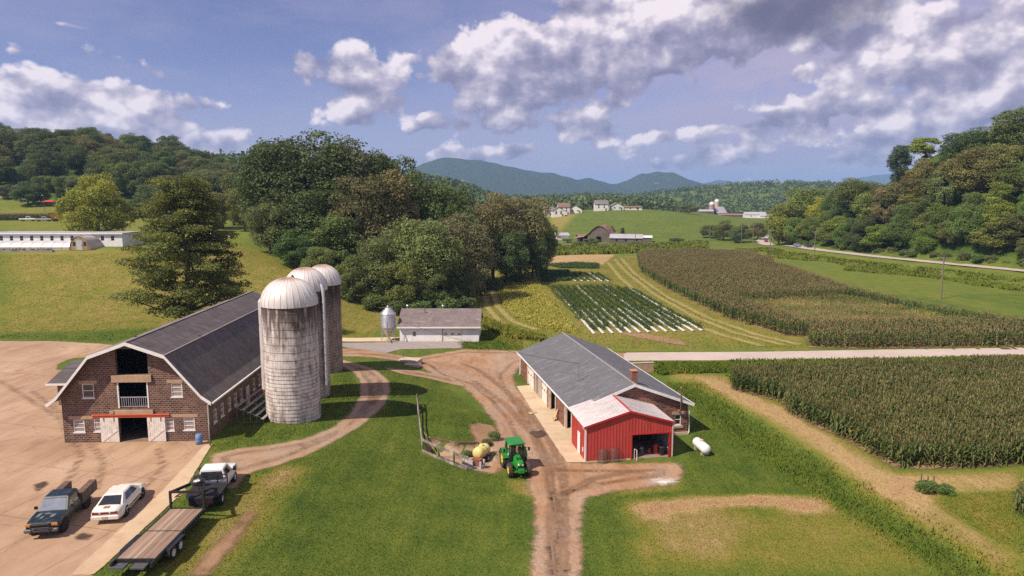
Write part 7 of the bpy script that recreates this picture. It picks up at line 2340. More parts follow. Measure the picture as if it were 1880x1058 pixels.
# upper short rows
u0, u1 = ground(1058, 517), ground(1118, 517)
for k in range(6):
    st = u0.lerp(u1, k / 5)
    crop_row(st, 22.0, 1.5, 21, 0.25, 340 + k, 'short vegetable row in white film at the top of the striped plot')
for nm, pts, dens, ht in (('vegetable_patch', [(1000, 522), (1125, 520), (1284, 600), (1100, 606), (1040, 560)], 0.85, 0.55), ('vegetable_patch', [(995, 500), (1044, 499), (1047, 516), (998, 518)], 0.42, 1.5), ('vegetable_patch', [(1005, 487), (1060, 484), (1100, 486), (1098, 494), (1030, 493)], 0.55, 1.4), ('vegetable_patch', [(1002, 524), (1030, 524), (1060, 548), (1080, 580), (1062, 588), (1020, 545)], 0.7, 0.7)):
    pg = gpoly(pts)
    x, y, d_ = lattice(pg, R(97), dens, dens, rg)
    P = np.stack([x, y, height(x, y)], 1)
    plant_out(nm, P, gv, rg.integers(0, 4, len(x)), rg.uniform(0.8, 1.3, len(x)) * ht, rg, mat=MAT['crop_leaf'])

# ------------------------------------------------------------------ standing grass
def blades(name, poly, n, h, w, seed, gl=False, dens=None, avoid=(), lean=0.5, hv=(0.6, 1.4)):
    rg = np.random.default_rng(seed)
    P = poly if gl else gpoly(poly)
    A = np.array(P)
    x = rg.uniform(A[:, 0].min(), A[:, 0].max(), n * 3); y = rg.uniform(A[:, 1].min(), A[:, 1].max(), n * 3)
    k = poly_dist(x, y, P) > rg.exponential(0.35, len(x)) - 0.3
    for av in avoid:
        k &= poly_dist(x, y, av) < -0.10
    x, y = x[k][:n], y[k][:n]
    if dens is not None:
        k = rg.random(len(x)) < dens(x, y); x, y = x[k], y[k]
    z = height(x, y)
    N = len(x)
    a_ = rg.uniform(0, 6.28, N)
    s = h * rg.uniform(hv[0], hv[1], N)
    ww = w * rg.uniform(0.6, 1.4, N)
    ux, uy = np.cos(a_) * ww, np.sin(a_) * ww
    lx, ly = rg.normal(0, lean, N) * s, rg.normal(0, lean, N) * s
    V = np.empty((N, 4, 3))
    V[:, 0] = np.stack([x - ux, y - uy, z - 0.02], 1); V[:, 1] = np.stack([x + ux, y + uy, z - 0.02], 1)
    V[:, 2] = np.stack([x + ux * .5 + lx, y + uy * .5 + ly, z + s], 1); V[:, 3] = np.stack([x - ux * .5 + lx, y - uy * .5 + ly, z + s * 0.9], 1)
    o = np_mesh(name, V.reshape(-1, 3), np.arange(N * 4).reshape(N, 4), MAT['grass_blades'], {'dry': ('FACE', dry_at(x, y)), 'tint': ('FACE', rg.random(N))})
    return tag(o, kind='stuff')
LANE = gpoly([(628, 641), (850, 642), (955, 645), (1150, 648), (1150, 663), (960, 668), (940, 690), (948, 712), (1000, 775), (1044, 850), (1100, 852), (1248, 850),
              (1252, 884), (1190, 894), (1120, 905), (1072, 916), (1067, 960), (1066, 1058), (1068, 1130), (970, 1130), (973, 1058), (984, 990), (980, 920), (968, 885), (975, 858), (940, 850), (912, 872), (880, 868),
              (876, 840), (892, 822), (918, 800), (905, 770), (880, 738), (848, 708), (800, 692), (770, 672), (710, 660), (628, 655)])
TRACK = gpoly([(384, 836), (440, 824), (500, 818), (560, 806), (612, 786), (645, 758), (661, 728), (662, 702), (650, 684), (626, 672), (590, 668), (600, 655), (640, 664), (690, 680), (714, 700), (716, 722), (705, 745), (668, 778),
               (620, 808), (560, 838), (500, 858), (452, 870), (430, 905), (395, 880)])
APRON = gpoly([(948, 708), (1000, 700), (1060, 690), (1280, 800), (1240, 850), (1040, 852), (990, 775)])
SHOPF = [(3.0, 64.8), (6.4, 59.5), (15.5, 60.6), (18.6, 67.8), (13, 94), (0, 92)]
KERB = [tuple(q) for q in yp]
BAYP = [(-8, 60.5), (-3.6, 57.9), (-1.5, 57.2), (0.2, 57), (0.5, 60.6), (-1.5, 62.6), (-3.3, 63.3), (-5.1, 62.5), (-8.1, 63)]
lawn_l = gpoly([(172, 1058), (340, 902), (440, 870), (620, 812), (720, 730), (700, 680), (790, 690), (905, 770), (985, 900), (985, 1058), (985, 1120), (150, 1120)])
blades('lawn_grass', lawn_l, 120000, 0.05, 0.024, 400, True, avoid=(LANE, TRACK, KERB, BAYP), lean=0.6)
blades('lawn_grass', gpoly([(388, 830), (500, 815), (612, 784), (662, 728), (640, 676), (480, 760), (392, 812)]), 16000, 0.07, 0.026, 401, True, avoid=(TRACK, KERB), lean=0.6)
lawn_r = gpoly([(1062, 1100), (1066, 930), (1130, 895), (1255, 880), (1260, 800), (1300, 740), (1500, 860), (1640, 960), (1860, 1100)])
blades('lawn_grass', lawn_r, 90000, 0.055, 0.026, 402, True, avoid=(LANE, SHOPF), lean=0.6)
def ditch_w(x, y): return np.exp(-(ditch_dist(x, y) / 2.1) ** 2)
dp = [(19, 88), (25, 88), (26.5, 78), (29, 62), (33, 48), (37.5, 29), (29.5, 29), (25.5, 46), (22, 60), (19.5, 74)]
blades('ditch_grass', dp, 28000, 0.22, 0.045, 403, True, dens=ditch_w, avoid=(SHOPF,), lean=0.45)
blades('verge_grass', gpoly([(1195, 668), (1345, 668), (1345, 684), (1240, 686), (1210, 690)]), 9000, 0.4, 0.08, 404, True, avoid=(SHOPF,))
blades('verge_grass', gpoly([(1340, 664), (1600, 661), (1880, 655), (1880, 680), (1600, 688), (1340, 697)]), 22000, 0.40, 0.07, 405, True)
blades('track_straw', gpoly([(1235, 685), (1345, 690), (1345, 712), (1440, 745), (1560, 815), (1650, 868), (1880, 862), (1880, 900), (1740, 905), (1720, 930), (1880, 1020), (1880, 1090), (1830, 1058), (1650, 925), (1600, 905), (1560, 850), (1420, 770), (1290, 712)]), 22000, 0.04, 0.05, 406, True, lean=1.6)
blades('hill_grass', gpoly([(0, 470), (230, 465), (440, 455), (560, 500), (700, 545), (700, 612), (640, 625), (480, 610), (200, 628), (0, 622)]), 60000, 0.09, 0.05, 407, True, lean=0.9)
blades('meadow_grass', gpoly([(862, 560), (900, 500), (1120, 472), (1170, 474), (1232, 538), (1330, 584), (1470, 630), (1480, 642), (960, 642), (880, 620), (880, 600)]), 50000, 0.13, 0.06, 408, True, avoid=(soy,), lean=0.7)
blades('meadow_grass', gpoly([(840, 628), (880, 600), (960, 618), (960, 643), (850, 640)]), 9000, 0.10, 0.08, 409, True, lean=0.6)
# rank undergrowth on the bank below the county road
bank = [(road_x(y_) - 10.5, y_) for y_ in np.arange(150, 330, 10)] + [(road_x(y_) - 22 + 4 * math.sin(y_ * 0.13) - (3 if y_ < 235 else -4), y_) for y_ in np.arange(329, 150, -10)]
blades('bank_undergrowth', bank, 70000, 0.50, 0.20, 410, True, dens=lambda x, y: 0.18 + 0.82 * (np.sin(y * 0.31 + 1.5 * np.sin(x * 0.4)) * np.sin(x * 0.55 + y * 0.12) > -0.25), lean=0.4, hv=(0.4, 1.5))
blades('verge_grass', gpoly([(1740, 910), (1880, 902), (1880, 1020), (1720, 930)]), 9000, 0.08, 0.03, 414, True, lean=0.7)
hedge = gpoly([(1010, 470), (1240, 463), (1300, 460), (1300, 446), (1200, 450), (1020, 455)])
blades('hedge_undergrowth', hedge, 16000, 1.1, 0.35, 411, True, lean=0.4, hv=(0.3, 1.6))
blades('field_edge_weeds', gpoly([(885, 585), (960, 612), (1000, 620), (1000, 628), (940, 622), (880, 600)]), 6000, 0.6, 0.12, 412, True, lean=0.4)
for k, (u, v, s) in enumerate(((1700, 902, 1.1), (1735, 908, 0.9), (905, 806, 0.8), (895, 818, 0.7), (862, 838, 0.7))):
    p = ground(u, v)
    tree('bush', p.x, p.y, s, s * 0.85, (0.045, 0.058, 0.018), 'weedy low bush growing at the foot of the old posts' if k < 2 else 'weedy low bush on the dug bank near the yellow tank', 'weedy low bushes', cat='shrub')
# ------------------------------------------------------------------ left: long white poultry house and what stands round it
ph = at(-12, 458, 164)
LZ = hgt(-105, 163)
house = thing('poultry_house', 'long low white poultry house with a row of dark windows on the hill', 'farm building', (-127.0, 163.5, LZ), R(0))
PW = 127.0 - 93.3
wnq = []
for k in range(15):
    x = PW - 2.3 - k * 2.42
    if x > 1: wnq.append((x - 0.45, x + 0.45, 1.45, 2.75))
w = MB()
holed_wall(w, front, 0, PW, -0.5, lambda x: 3.35, wnq, 0.2)
holed_wall(w, lambda x, z, dd: (PW - dd, x, z), 0, 9, -0.5, lambda y: 3.35 + 0.05 * (1 - abs(y - 4.5) / 4.5), [], 0.2, [4.5])
holed_wall(w, lambda x, z, dd: (x, 9 - dd, z), 0, PW, -0.5, lambda x: 3.35, [], 0.2)
w.build('wall', MAT['white_block'], house)
w = MB()
for s_ in (0, 1):
    ya, yb = (-0.4, 4.5) if s_ == 0 else (9.4, 4.5)
    w.quad((-0.4, ya, 3.30), (PW + 0.4, ya, 3.30), (PW + 0.4, yb, 3.44), (-0.4, yb, 3.44))
w.build('roof', paint('pale_tin_roof', (0.42, 0.42, 0.46), 0.5, 0.2, 0.1, 0.5), house)
MB().box(-0.4, PW + 0.4, -0.46, -0.402, 3.08, 3.34).build('fascia', TRIM, house)
for q in wnq:
    window(house, (q[0] + q[1]) / 2, 0.05, q[2], 0.9, 1.3, 0, GLASS, 1, sill=False)
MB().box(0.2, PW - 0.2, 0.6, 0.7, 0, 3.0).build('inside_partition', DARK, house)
# low plastic tunnel in front and its arched end
tun = thing('plastic_tunnel', 'low white plastic growing tunnel stretched along the front of the poultry house', 'growing tunnel', (-127.0, 159.0, hgt(-108, 159.0)), 0)
b = MB()
TL = 127.0 - 102.6
for k in range(13):
    pass
arc = [(1.7 * math.cos(R(a_)), 1.55 * math.sin(R(a_))) for a_ in range(0, 181, 15)]
b.rings([[(x, 1.7 + p_[0], p_[1]) for p_ in arc] for x in (0, TL / 2, TL)], closed=False, smooth=True)
b.build('plastic_cover', paint('tunnel_plastic', (0.66, 0.62, 0.61), 0.35, 0, 0.06, 0.6), tun)
b = MB()
for k in range(11):
    b.tube([(TL * k / 10, 1.7 + p_[0] * 1.01, p_[1] * 1.01) for p_ in arc], 0.035, 4)
for zz in (0.35, 0.95): b.bar((0, -0.06, zz), (TL, -0.06, zz), 0.07)
b.build('hoop', RUST, tun)
hut = thing('arched_hut', 'arched hut of weathered boards with a grey door before the poultry house', 'hut', (-100.4, 158.4, hgt(-100, 159)), 0)
arc = [(2.35 * math.cos(R(a_)), 3.1 * math.sin(R(a_))) for a_ in range(0, 181, 12)]
BRDS = plank_mat('hut_boards', [(0.20, 0.13, 0.07), (0.34, 0.25, 0.15), (0.45, 0.36, 0.24)], 0.3, 0, along=2)
for y_ in (0, 5): MB().add([(p_[0], y_, p_[1]) for p_ in arc], [tuple(range(len(arc)))]).build('end_wall', BRDS, hut)
b = MB(); b.rings([[(p_[0] * 1.02, y_, p_[1] * 1.02) for p_ in arc] for y_ in (-0.1, 2.5, 5)], closed=False, smooth=True); b.build('cover', paint('hut_cover', (0.42, 0.38, 0.34), 0.5), hut)
dr = MB().box(-0.65, 0.65, -0.06, -0.005, 0.0, 2.3).build('door', paint('hut_door', (0.46, 0.45, 0.48), 0.5), hut)
MB().box(0.45, 0.52, -0.12, -0.061, 1.0, 1.15).build('handle', UNDER, dr)
for s_ in (-1, 1): MB().box(s_ * 1.25 - 0.3, s_ * 1.25 + 0.3, -0.04, -0.005, 1.0, 1.9).build('window', GLASS, hut)
hb = thing('planter_bed', 'long low bed of dry plants and stones below the plastic tunnel', 'planter', (-127, 156.3, hgt(-115, 156.3)), 0)
MB().box(0, 21.5, 0, 0.8, -0.2, 0.45).build('bed_edge', paint('bed_grey', (0.26, 0.23, 0.22), 0.9, 0, 0.3, 0.8), hb)
rg = np.random.default_rng(61)
xx_ = rg.uniform(0.2, 21.3, 90)
o = plant_out('plants', np.stack([xx_, rg.uniform(0.1, 0.7, 90), np.full(90, 0.4)], 1), gv, rg.integers(0, 4, 90), rg.uniform(0.5, 1.0, 90), rg, ripe_gain=0.0, mat=MAT['crop_leaf'])
del o['kind']; o.parent = hb

def simple_car(u, v, Y, rz, col, label, kind='car', L=4.7, truck=False):
    t_ = at(u, v, Y)
    z = hgt(t_.x, Y)
    root = thing('parked_' + ('pickup' if truck else 'car') if kind == 'car' else kind, label, 'pickup truck' if truck else 'car', (t_.x, Y, z + 0.05), rz)
    h = L / 2
    if truck:
        sharp(body_loft([(-h, 0.92, 0.45, 0.95, 1.05, 0.95), (h * 0.1, 0.94, 0.4, 0.95, 1.05, 0.95), (h * 0.6, 0.94, 0.4, 0.95, 1.05, 0.92), (h, 0.88, 0.45, 0.85, 0.98, 0.9)]).build('body', col, root))
        cb, pn = cabin((-0.5, h * 0.48, 0.86, 1.04), (-0.35, h * 0.22, 0.68, 1.78))
        MB().cbox((0, -h * 0.62, 1.065), (1.5, h * 0.68, 0.02)).build('load_bed', UNDER, root)
    else:
        sharp(body_loft([(-h, 0.78, 0.35, 0.7, 0.92, 0.88), (-h * 0.8, 0.89, 0.25, 0.8, 1.0, 0.9), (h * 0.4, 0.9, 0.25, 0.8, 0.98, 0.9), (h * 0.92, 0.84, 0.28, 0.65, 0.8, 0.86), (h, 0.65, 0.35, 0.55, 0.68, 0.8)]).build('body', col, root))
        cb, pn = cabin((-h * 0.78, h * 0.45, 0.8, 0.95), (-h * 0.5, h * 0.12, 0.6, 1.48))
    cb.build('cabin', col, root)
    for f_ in ('back', 'front', 'left', 'right'): MB().quad(*pn(f_, 0.1, 0.9, 0.1, 0.88)).build('window', CARGLASS, root)
    for x in (-0.8, 0.8):
        for y in (-h * 0.6, h * 0.62): MB().lathe([(0.2, -0.1), (0.34, -0.11), (0.34, 0.11), (0.2, 0.1), (0.02, 0.08)], 14, (x, y, 0.34), axis='x').build('wheel', RUBBER, root)
    return root
simple_car(52, 409, 258, R(-75), CARTRUCK, 'white pickup parked farthest left in the upper meadow', truck=True, L=5.4)
simple_car(81, 410, 256, R(-75), paint('car_silver', (0.5, 0.49, 0.48), 0.3, 0.2), 'silver pickup parked beside the yellow grain cart', truck=True, L=5.4)
t_ = at(103, 411, 255)
gc = thing('grain_cart', 'yellow hopper cart with dark load standing by the silver pickup', 'cart', (t_.x, 255, hgt(t_.x, 255) + 0.03), R(10))
b = MB(); b.rings([[(-0.7, -0.6, 0.9), (0.7, -0.6, 0.9), (0.7, 0.6, 0.9), (-0.7, 0.6, 0.9)], [(-2.0, -1.3, 3.0), (2.0, -1.3, 3.0), (2.0, 1.3, 3.0), (-2.0, 1.3, 3.0)]], True, False)
b.build('hopper', paint('cart_yellow', (0.62, 0.30, 0.05), 0.5, 0, 0.1, 1), gc)
b = MB(); b.cbox((0, 0, 3.05), (3.9, 2.5, 0.3), 0.1); b.build('load', UNDER, gc)
b = MB()
for x in (-1.5, 1.5):
    for y in (-1, 1): b.bar((x, y, 0.4), (x * 1.2, y * 1.2, 2.8), 0.1)
b.bar((-1.6, 0, 0.6), (3.2, 0, 0.6), 0.14); b.build('frame', BLACK, gc)
for s_ in (-1, 1): MB().lathe([(0.25, -0.15), (0.5, -0.15), (0.5, 0.15), (0.25, 0.15), (0.02, 0.1)], 14, (0, s_ * 1.1, 0.5), axis='y').build('wheel', RUBBER, gc)
t_ = at(209, 420, 172)
bt = thing('blue_barrels_cart', 'blue covered cart half hidden between the yellow green tree and the pine', 'cart', (t_.x, 172, hgt(t_.x, 172)), 0)
MB().cbox((0, 0, 0.75), (2.2, 1.2, 0.6), 0.08).build('cover', paint('tarp_blue', (0.03, 0.10, 0.42), 0.5), bt)
for s_ in (-0.7, 0.7): MB().lathe([(0.2, -0.7), (0.42, -0.7), (0.42, 0.7), (0.2, 0.7)], 14, (s_, 0, 0.42), axis='y').build('wheel', RUBBER, bt)
t_ = at(400, 418, 196)
tp = thing('plastic_sheeting', 'heap of white plastic sheeting lying in the meadow behind the pine', 'sheeting', (t_.x, 196, hgt(t_.x, 196)), 0)
rg = np.random.default_rng(77)
rings = []
for k in range(9):
    x = -3.6 + 0.9 * k
    rings.append([(x, -0.9 + rg.normal(0, .1), 0.0), (x, -0.5, 0.5 + rg.uniform(0, .5)), (x, 0.1, 0.7 + rg.uniform(0, .5)), (x, 0.8, 0.4 + rg.uniform(0, .4)), (x, 1.2, 0.0)])
MB().rings(rings, closed=False).build('sheet', paint('white_film', (0.70, 0.70, 0.74), 0.4), tp)

def cottage(name, label, u, v, Y, w_, d_, h_, rh, rz, wall, roof, cat='house', gable='x', wins=2, group=None, door=True, z=None):
    t_ = at(u, v, Y)
    root = thing(name, label, cat, (t_.x, Y, hgt(t_.x, Y) if z is None else z), rz, group)
    w = MB()
    gt_ = lambda t: h_ + rh * (1 - abs(t) / (w_ / 2))
    gd_ = lambda t: h_ + rh * (1 - abs(t) / (d_ / 2))
    fl = lambda t: h_
    holed_wall(w, lambda x, z, dd: (x, -d_ / 2 + dd, z), -w_ / 2, w_ / 2, -1.0, gt_ if gable == 'y' else fl, [], 0.2, [0])
    holed_wall(w, lambda x, z, dd: (x, d_ / 2 - dd, z), -w_ / 2, w_ / 2, -1.0, gt_ if gable == 'y' else fl, [], 0.2, [0])
    for s_ in (-1, 1): holed_wall(w, lambda x, z, dd: (s_ * (w_ / 2 - dd), x, z), -d_ / 2, d_ / 2, -1.0, fl if gable == 'y' else gd_, [], 0.2, [0])
    w.build('wall', wall, root)
    r_ = MB(); e = 0.4
    if gable == 'x':
        for s_ in (-1, 1):
            for dz_ in (0.03, 0.15): r_.quad((-w_ / 2 - e, s_ * (d_ / 2 + e), h_ - e * rh / (d_ / 2) + dz_), (w_ / 2 + e, s_ * (d_ / 2 + e), h_ - e * rh / (d_ / 2) + dz_), (w_ / 2 + e, 0, h_ + rh + dz_), (-w_ / 2 - e, 0, h_ + rh + dz_))
    else:
        for s_ in (-1, 1):
            for dz_ in (0.03, 0.15): r_.quad((s_ * (w_ / 2 + e), -d_ / 2 - e, h_ - e * rh / (w_ / 2) + dz_), (s_ * (w_ / 2 + e), d_ / 2 + e, h_ - e * rh / (w_ / 2) + dz_), (0, d_ / 2 + e, h_ + rh + dz_), (0, -d_ / 2 - e, h_ + rh + dz_))
    r_.build('roof', roof, root)
    for k in range(wins):
        x = -w_ / 2 + w_ * (k + 0.7) / (wins + 0.4)
        MB().box(x - 0.55, x + 0.55, -d_ / 2 - 0.06, -d_ / 2 - 0.005, h_ * 0.40, h_ * 0.40 + 1.3).build('window', GLASS, root)
        if h_ > 4.5: MB().box(x - 0.55, x + 0.55, -d_ / 2 - 0.06, -d_ / 2 - 0.005, h_ * 0.72, h_ * 0.72 + 1.2).build('window', GLASS, root)
    if door: MB().box(w_ * 0.30, w_ * 0.30 + 1.0, -d_ / 2 - 0.06, -d_ / 2 - 0.005, 0.0, 2.1).build('door', DARK, root)
    return root
WH = MAT['white_paint']
RF_G = paint('roof_grey', (0.17, 0.15, 0.15), 0.85, 0, 0.15, 0.4)
RF_B = paint('roof_brown', (0.20, 0.12, 0.09), 0.85, 0, 0.15, 0.4)
RF_T = paint('roof_tin', (0.50, 0.49, 0.52), 0.4, 0.3, 0.12, 0.3, (0.35, 0.2, 0.12), 0.3)
RF_R = paint('roof_rust', (0.26, 0.115, 0.075), 0.7, 0.1, 0.3, 0.25, (0.45, 0.35, 0.3), 0.5)
CREAM = paint('cream_wall', (0.55, 0.46, 0.36), 0.8)
BARNB = paint('old_barn_boards', (0.13, 0.105, 0.092), 0.9, 0, 0.3, 0.4)
cottage('bungalow', 'brown roofed bungalow at the left edge of the far fields', 12, 361, 335, 13, 8, 2.8, 1.9, R(8), CREAM, RF_B)
cottage('cottage', 'small white cottage high among the trees on the left hill', 97, 318, 372, 6, 6, 3.2, 2.0, R(-20), WH, RF_G, gable='y', wins=1)
t_ = at(90, 361, 318)
cn = thing('canopy', 'open red roofed shelter at the foot of the left hill', 'shelter', (t_.x, 318, hgt(t_.x, 318)), R(5))
b = MB(); b.rings([[(-2.9, -2, 2.1), (2.9, -2, 2.1), (2.9, 2, 2.1), (-2.9, 2, 2.1)], [(-1.4, -0.2, 2.9), (1.4, -0.2, 2.9), (1.4, 0.2, 2.9), (-1.4, 0.2, 2.9)]], True, True); b.build('roof', paint('canopy_red', (0.45, 0.05, 0.05), 0.5), cn)
for x in (-2.6, 2.6):
    for y in (-1.7, 1.7): MB().bar((x, y, 0), (x, y, 2.1), 0.12).build('post', POLEW, cn)
simple_car(43, 363, 326, R(85), CARTRUCK, 'small white car parked between the bungalow and the red shelter', L=4.5)
t_ = at(80, 362, 305)
pl = thing('yard_lamp', 'pole mounted yard lamp beside the red shelter on the left hill', 'lamp post', (t_.x, 305, hgt(t_.x, 305)))
MB().tube([(0, 0, -0.3), (0, 0, 7.2)], [0.12, 0.08], 8).build('pole', POLEW, pl)
b = MB(); b.tube([(0, 0, 7.0), (-0.5, 0, 7.3)], 0.04, 6).lathe([(0.05, 0.2), (0.25, 0.0), (0.2, -0.1), (0.01, -0.12)], 10, (-0.6, 0, 7.25)); b.build('lamp_head', GALV, pl)
# left far crop strip
strip = [tuple(at(u, 0, Yq)[:2]) for u, Yq in ((-60, 266), (112, 266), (112, 278), (-60, 278))]
rg = np.random.default_rng(231)
x, y, d_ = lattice(strip, 0.0, 0.9, 0.4, rg)
plant_out('corn_field', np.stack([x, y, height(x, y)], 1), full[:3], rg.integers(0, 3, len(x)), rg.uniform(0.9, 1.1, len(x)), rg)
strip = [tuple(at(u, 0, Yq)[:2]) for u, Yq in ((-60, 284), (66, 284), (60, 291), (-60, 291))]
x, y, d_ = lattice(strip, 0.0, 0.8, 0.6, rg)
plant_out('soya_field', np.stack([x, y, height(x, y)], 1), sv, rg.integers(0, 4, len(x)), rg.uniform(0.8, 1.1, len(x)), rg, mat=MAT['crop_leaf'])

# ------------------------------------------------------------------ the houses on the green hill
HS = [(964, 384, 545, 11, 9, 5.2, 2.6, -5, 'x', 'white house half hidden behind the right arm of the grove'), (978, 385, 548, 9, 8, 4.8, 2.4, 8, 'y', 'white gabled house just left of the pair on the green hill'),
      (1007, 385, 560, 8, 8, 5.0, 2.6, 10, 'x', 'small cream house left of the big white barn house'), (1024, 391, 545, 9.5, 9, 4.6, 3.0, 5, 'y', 'bright white barn house nearest on the green hill'),
      (1034, 388, 560, 9, 9, 6.4, 3.0, 5, 'x', 'two storey white house with tan roof behind the barn house'), (1056, 388, 565, 11, 9, 3.2, 3.2, -6, 'y', 'white house with broad gable right of the two storey house'),
      (1103, 388, 575, 11, 9, 5.6, 3.0, 0, 'x', 'two storey white house alone at the middle of the hill top'), (1131, 388, 580, 11, 9, 3.2, 3.0, 4, 'y', 'white low house right of the middle two storey house')]
for u, v, Y, w_, d_, h_, rh, rz, gb, lb in HS:
    cottage('farmhouse', lb, u, v, Y, w_, d_, h_, rh, R(rz), WH if 'cream' not in lb else CREAM, RF_B if 'tan' in lb else RF_G, gable=gb, group='white houses on the green hill')
cottage('long_shed', 'long low white shed at the right end of the hill houses', 1156, 388, 585, 20, 6, 2.2, 1.0, 0, WH, RF_B, cat='shed', wins=3)
# the curved-roof barn on the valley floor
t_ = at(1100, 441, 378)
cbn = thing('old_barn', 'weathered barn with swooping rusty tin roof and open side sheds', 'barn', (t_.x, 378, hgt(t_.x, 378)), R(-18))
pf = [(-11.5, 2.6), (-7.5, 3.6), (-5.2, 5.4), (-3.4, 8.0), (-1.6, 9.7), (0, 10.3), (1.6, 9.7), (3.4, 8.0), (5.2, 5.4), (7.5, 3.6), (11.5, 2.6)]
pf = [(x * 1.15, z * 0.90) for x, z in pf]
r_ = MB(); roof_slab(r_, pf[1:-1], -0.6, 16, 0.15); r_.build('roof', RF_R, cbn)
for q_ in (pf[:2], pf[-2:]):
    r_ = MB(); roof_slab(r_, [(x * 1.12 if abs(x) > 12 else x, z - 0.08) for x, z in q_], -0.6, 16, 0.12); r_.build("shed_roof", RF_T, cbn)
w = MB(); tp_ = lambda x: float(np.interp(x, [q[0] for q in pf], [q[1] for q in pf])) - 0.2
holed_wall(w, front, -6, 6, -0.5, tp_, [(-1.6, 1.6, 0, 3.2)], 0.2, [q[0] for q in pf if abs(q[0]) < 6])
holed_wall(w, lambda x, z, dd: (-6 + dd, x, z), 0, 15.5, -0.5, lambda y: 3.6, [], 0.2); holed_wall(w, lambda x, z, dd: (6 - dd, x, z), 0, 15.5, -0.5, lambda y: 3.6, [], 0.2)
w.build('wall', BARNB, cbn)
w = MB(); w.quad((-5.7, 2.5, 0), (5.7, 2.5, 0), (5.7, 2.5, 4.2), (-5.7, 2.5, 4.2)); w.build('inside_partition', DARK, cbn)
for x in (-11.2, -8.6, 8.6, 11.2):
    for y in (0, 5, 10, 15): MB().bar((x, y, -0.3), (x, y, 2.6), 0.25).build('shed_post', BARNB, cbn)
a1 = cottage('open_shed', 'tin roofed open shed right of the swooping roof barn', 1150, 443, 372, 17, 11, 2.9, 1.9, R(-12), BARNB, RF_T, cat='shed', wins=3, door=True)
cottage('open_shed', 'low white roofed lean-to at the right end of the tin roofed shed', 1178, 443, 384, 11, 8, 2.4, 1.0, R(-12), BARNB, paint('roof_white', (0.66, 0.66, 0.68), 0.4), cat='shed', wins=0, door=False)
cottage('lean_to', 'small red brown outbuilding left of the swooping roof barn', 1068, 441, 392, 5, 5, 2.4, 1.2, R(10), paint('red_boards', (0.20, 0.06, 0.05), 0.8), RF_R, cat='shed', wins=0, door=True)
cottage('outbuilding', 'grey roofed white outbuilding between the grove and the swooping barn', 1030, 428, 400, 8, 7, 2.6, 1.4, R(15), WH, RF_T, cat='shed', wins=1)
cottage('outbuilding', 'tiny white hut just below the grey roofed outbuilding', 1037, 435, 380, 3.4, 3.4, 2.2, 0.9, R(0), WH, RF_G, cat='hut', wins=0)
# the far silo farm
for k, (u, v, Y, rad, ht, lb, dm) in enumerate(((1306, 403, 905, 3.6, 14, 'brown silo of the far valley farm', False), (1315, 401, 925, 3.3, 19, 'taller pale silo with white dome at the far valley farm', True))):
    t_ = at(u, v, Y)
    s_ = thing('silo', lb, 'silo', (t_.x, Y, hgt(t_.x, Y)), 0, 'silos of the far farm')
    MB().lathe([(rad, -1), (rad, ht)], 20).build('silo_wall', paint('far_silo_brown', (0.34, 0.24, 0.20), 0.9) if not dm else PALECON, s_)
    MB().lathe([(rad * 1.02, 0), (rad * .8, rad * .55), (rad * .4, rad * .9), (0.05, rad)], 20).build('dome', MAT['dome_sheet'], s_, (0, 0, ht))
cottage('feed_barn', 'steep white roofed barn beside the far valley silos', 1318, 403, 915, 18, 14, 4, 8, R(30), BARNB, RF_T, cat='barn', wins=0, door=True)
cottage('far_barn', 'long low pale roofed barn left of the far valley silos', 1284, 404, 900, 34, 10, 2.6, 2.2, R(0), BARNB, RF_T, cat='barn', wins=3)
cottage('far_barn', 'long rusty roofed shed right of the far valley silos', 1345, 404, 900, 38, 9, 2.4, 1.8, R(-4), BARNB, RF_R, cat='barn', wins=3)
cottage('far_barn', 'white metal building farthest right at the valley farm', 1385, 406, 860, 26, 14, 4.4, 3.0, R(-8), WH, RF_T, cat='barn', wins=2)
cottage('far_barn', 'low white shed at the road edge beside the white metal building', 1405, 407, 850, 14, 9, 2.8, 1.6, R(-8), WH, RF_T, cat='shed', wins=1)

# ------------------------------------------------------------------ cars on the county road, poles and wires
def on_road(y, side): return road_x(y) + side
def road_car(y, side, col, label, rev=False):
    x = on_road(y, side)
    dxy = road_x(y + 3) - road_x(y - 3)
    r_ = simple_car(940, 450, y, math.atan2(-dxy, 6) + (math.pi if rev else 0), col, label)
    r_.location = (x, y, hgt(x, y) + 0.30)
    r_.name = 'car'
road_car(300, -1.7, paint('car_blue_grey', (0.16, 0.20, 0.28), 0.3), 'pale blue grey car on the county road, left of the dark car', True)
road_car(297, 1.9, paint('car_dark', (0.03, 0.035, 0.045), 0.3), 'dark car beside the pale blue car on the county road')
road_car(378, 1.6, paint('car_maroon', (0.22, 0.02, 0.06), 0.3), 'maroon car coming round the far bend of the county road', True)

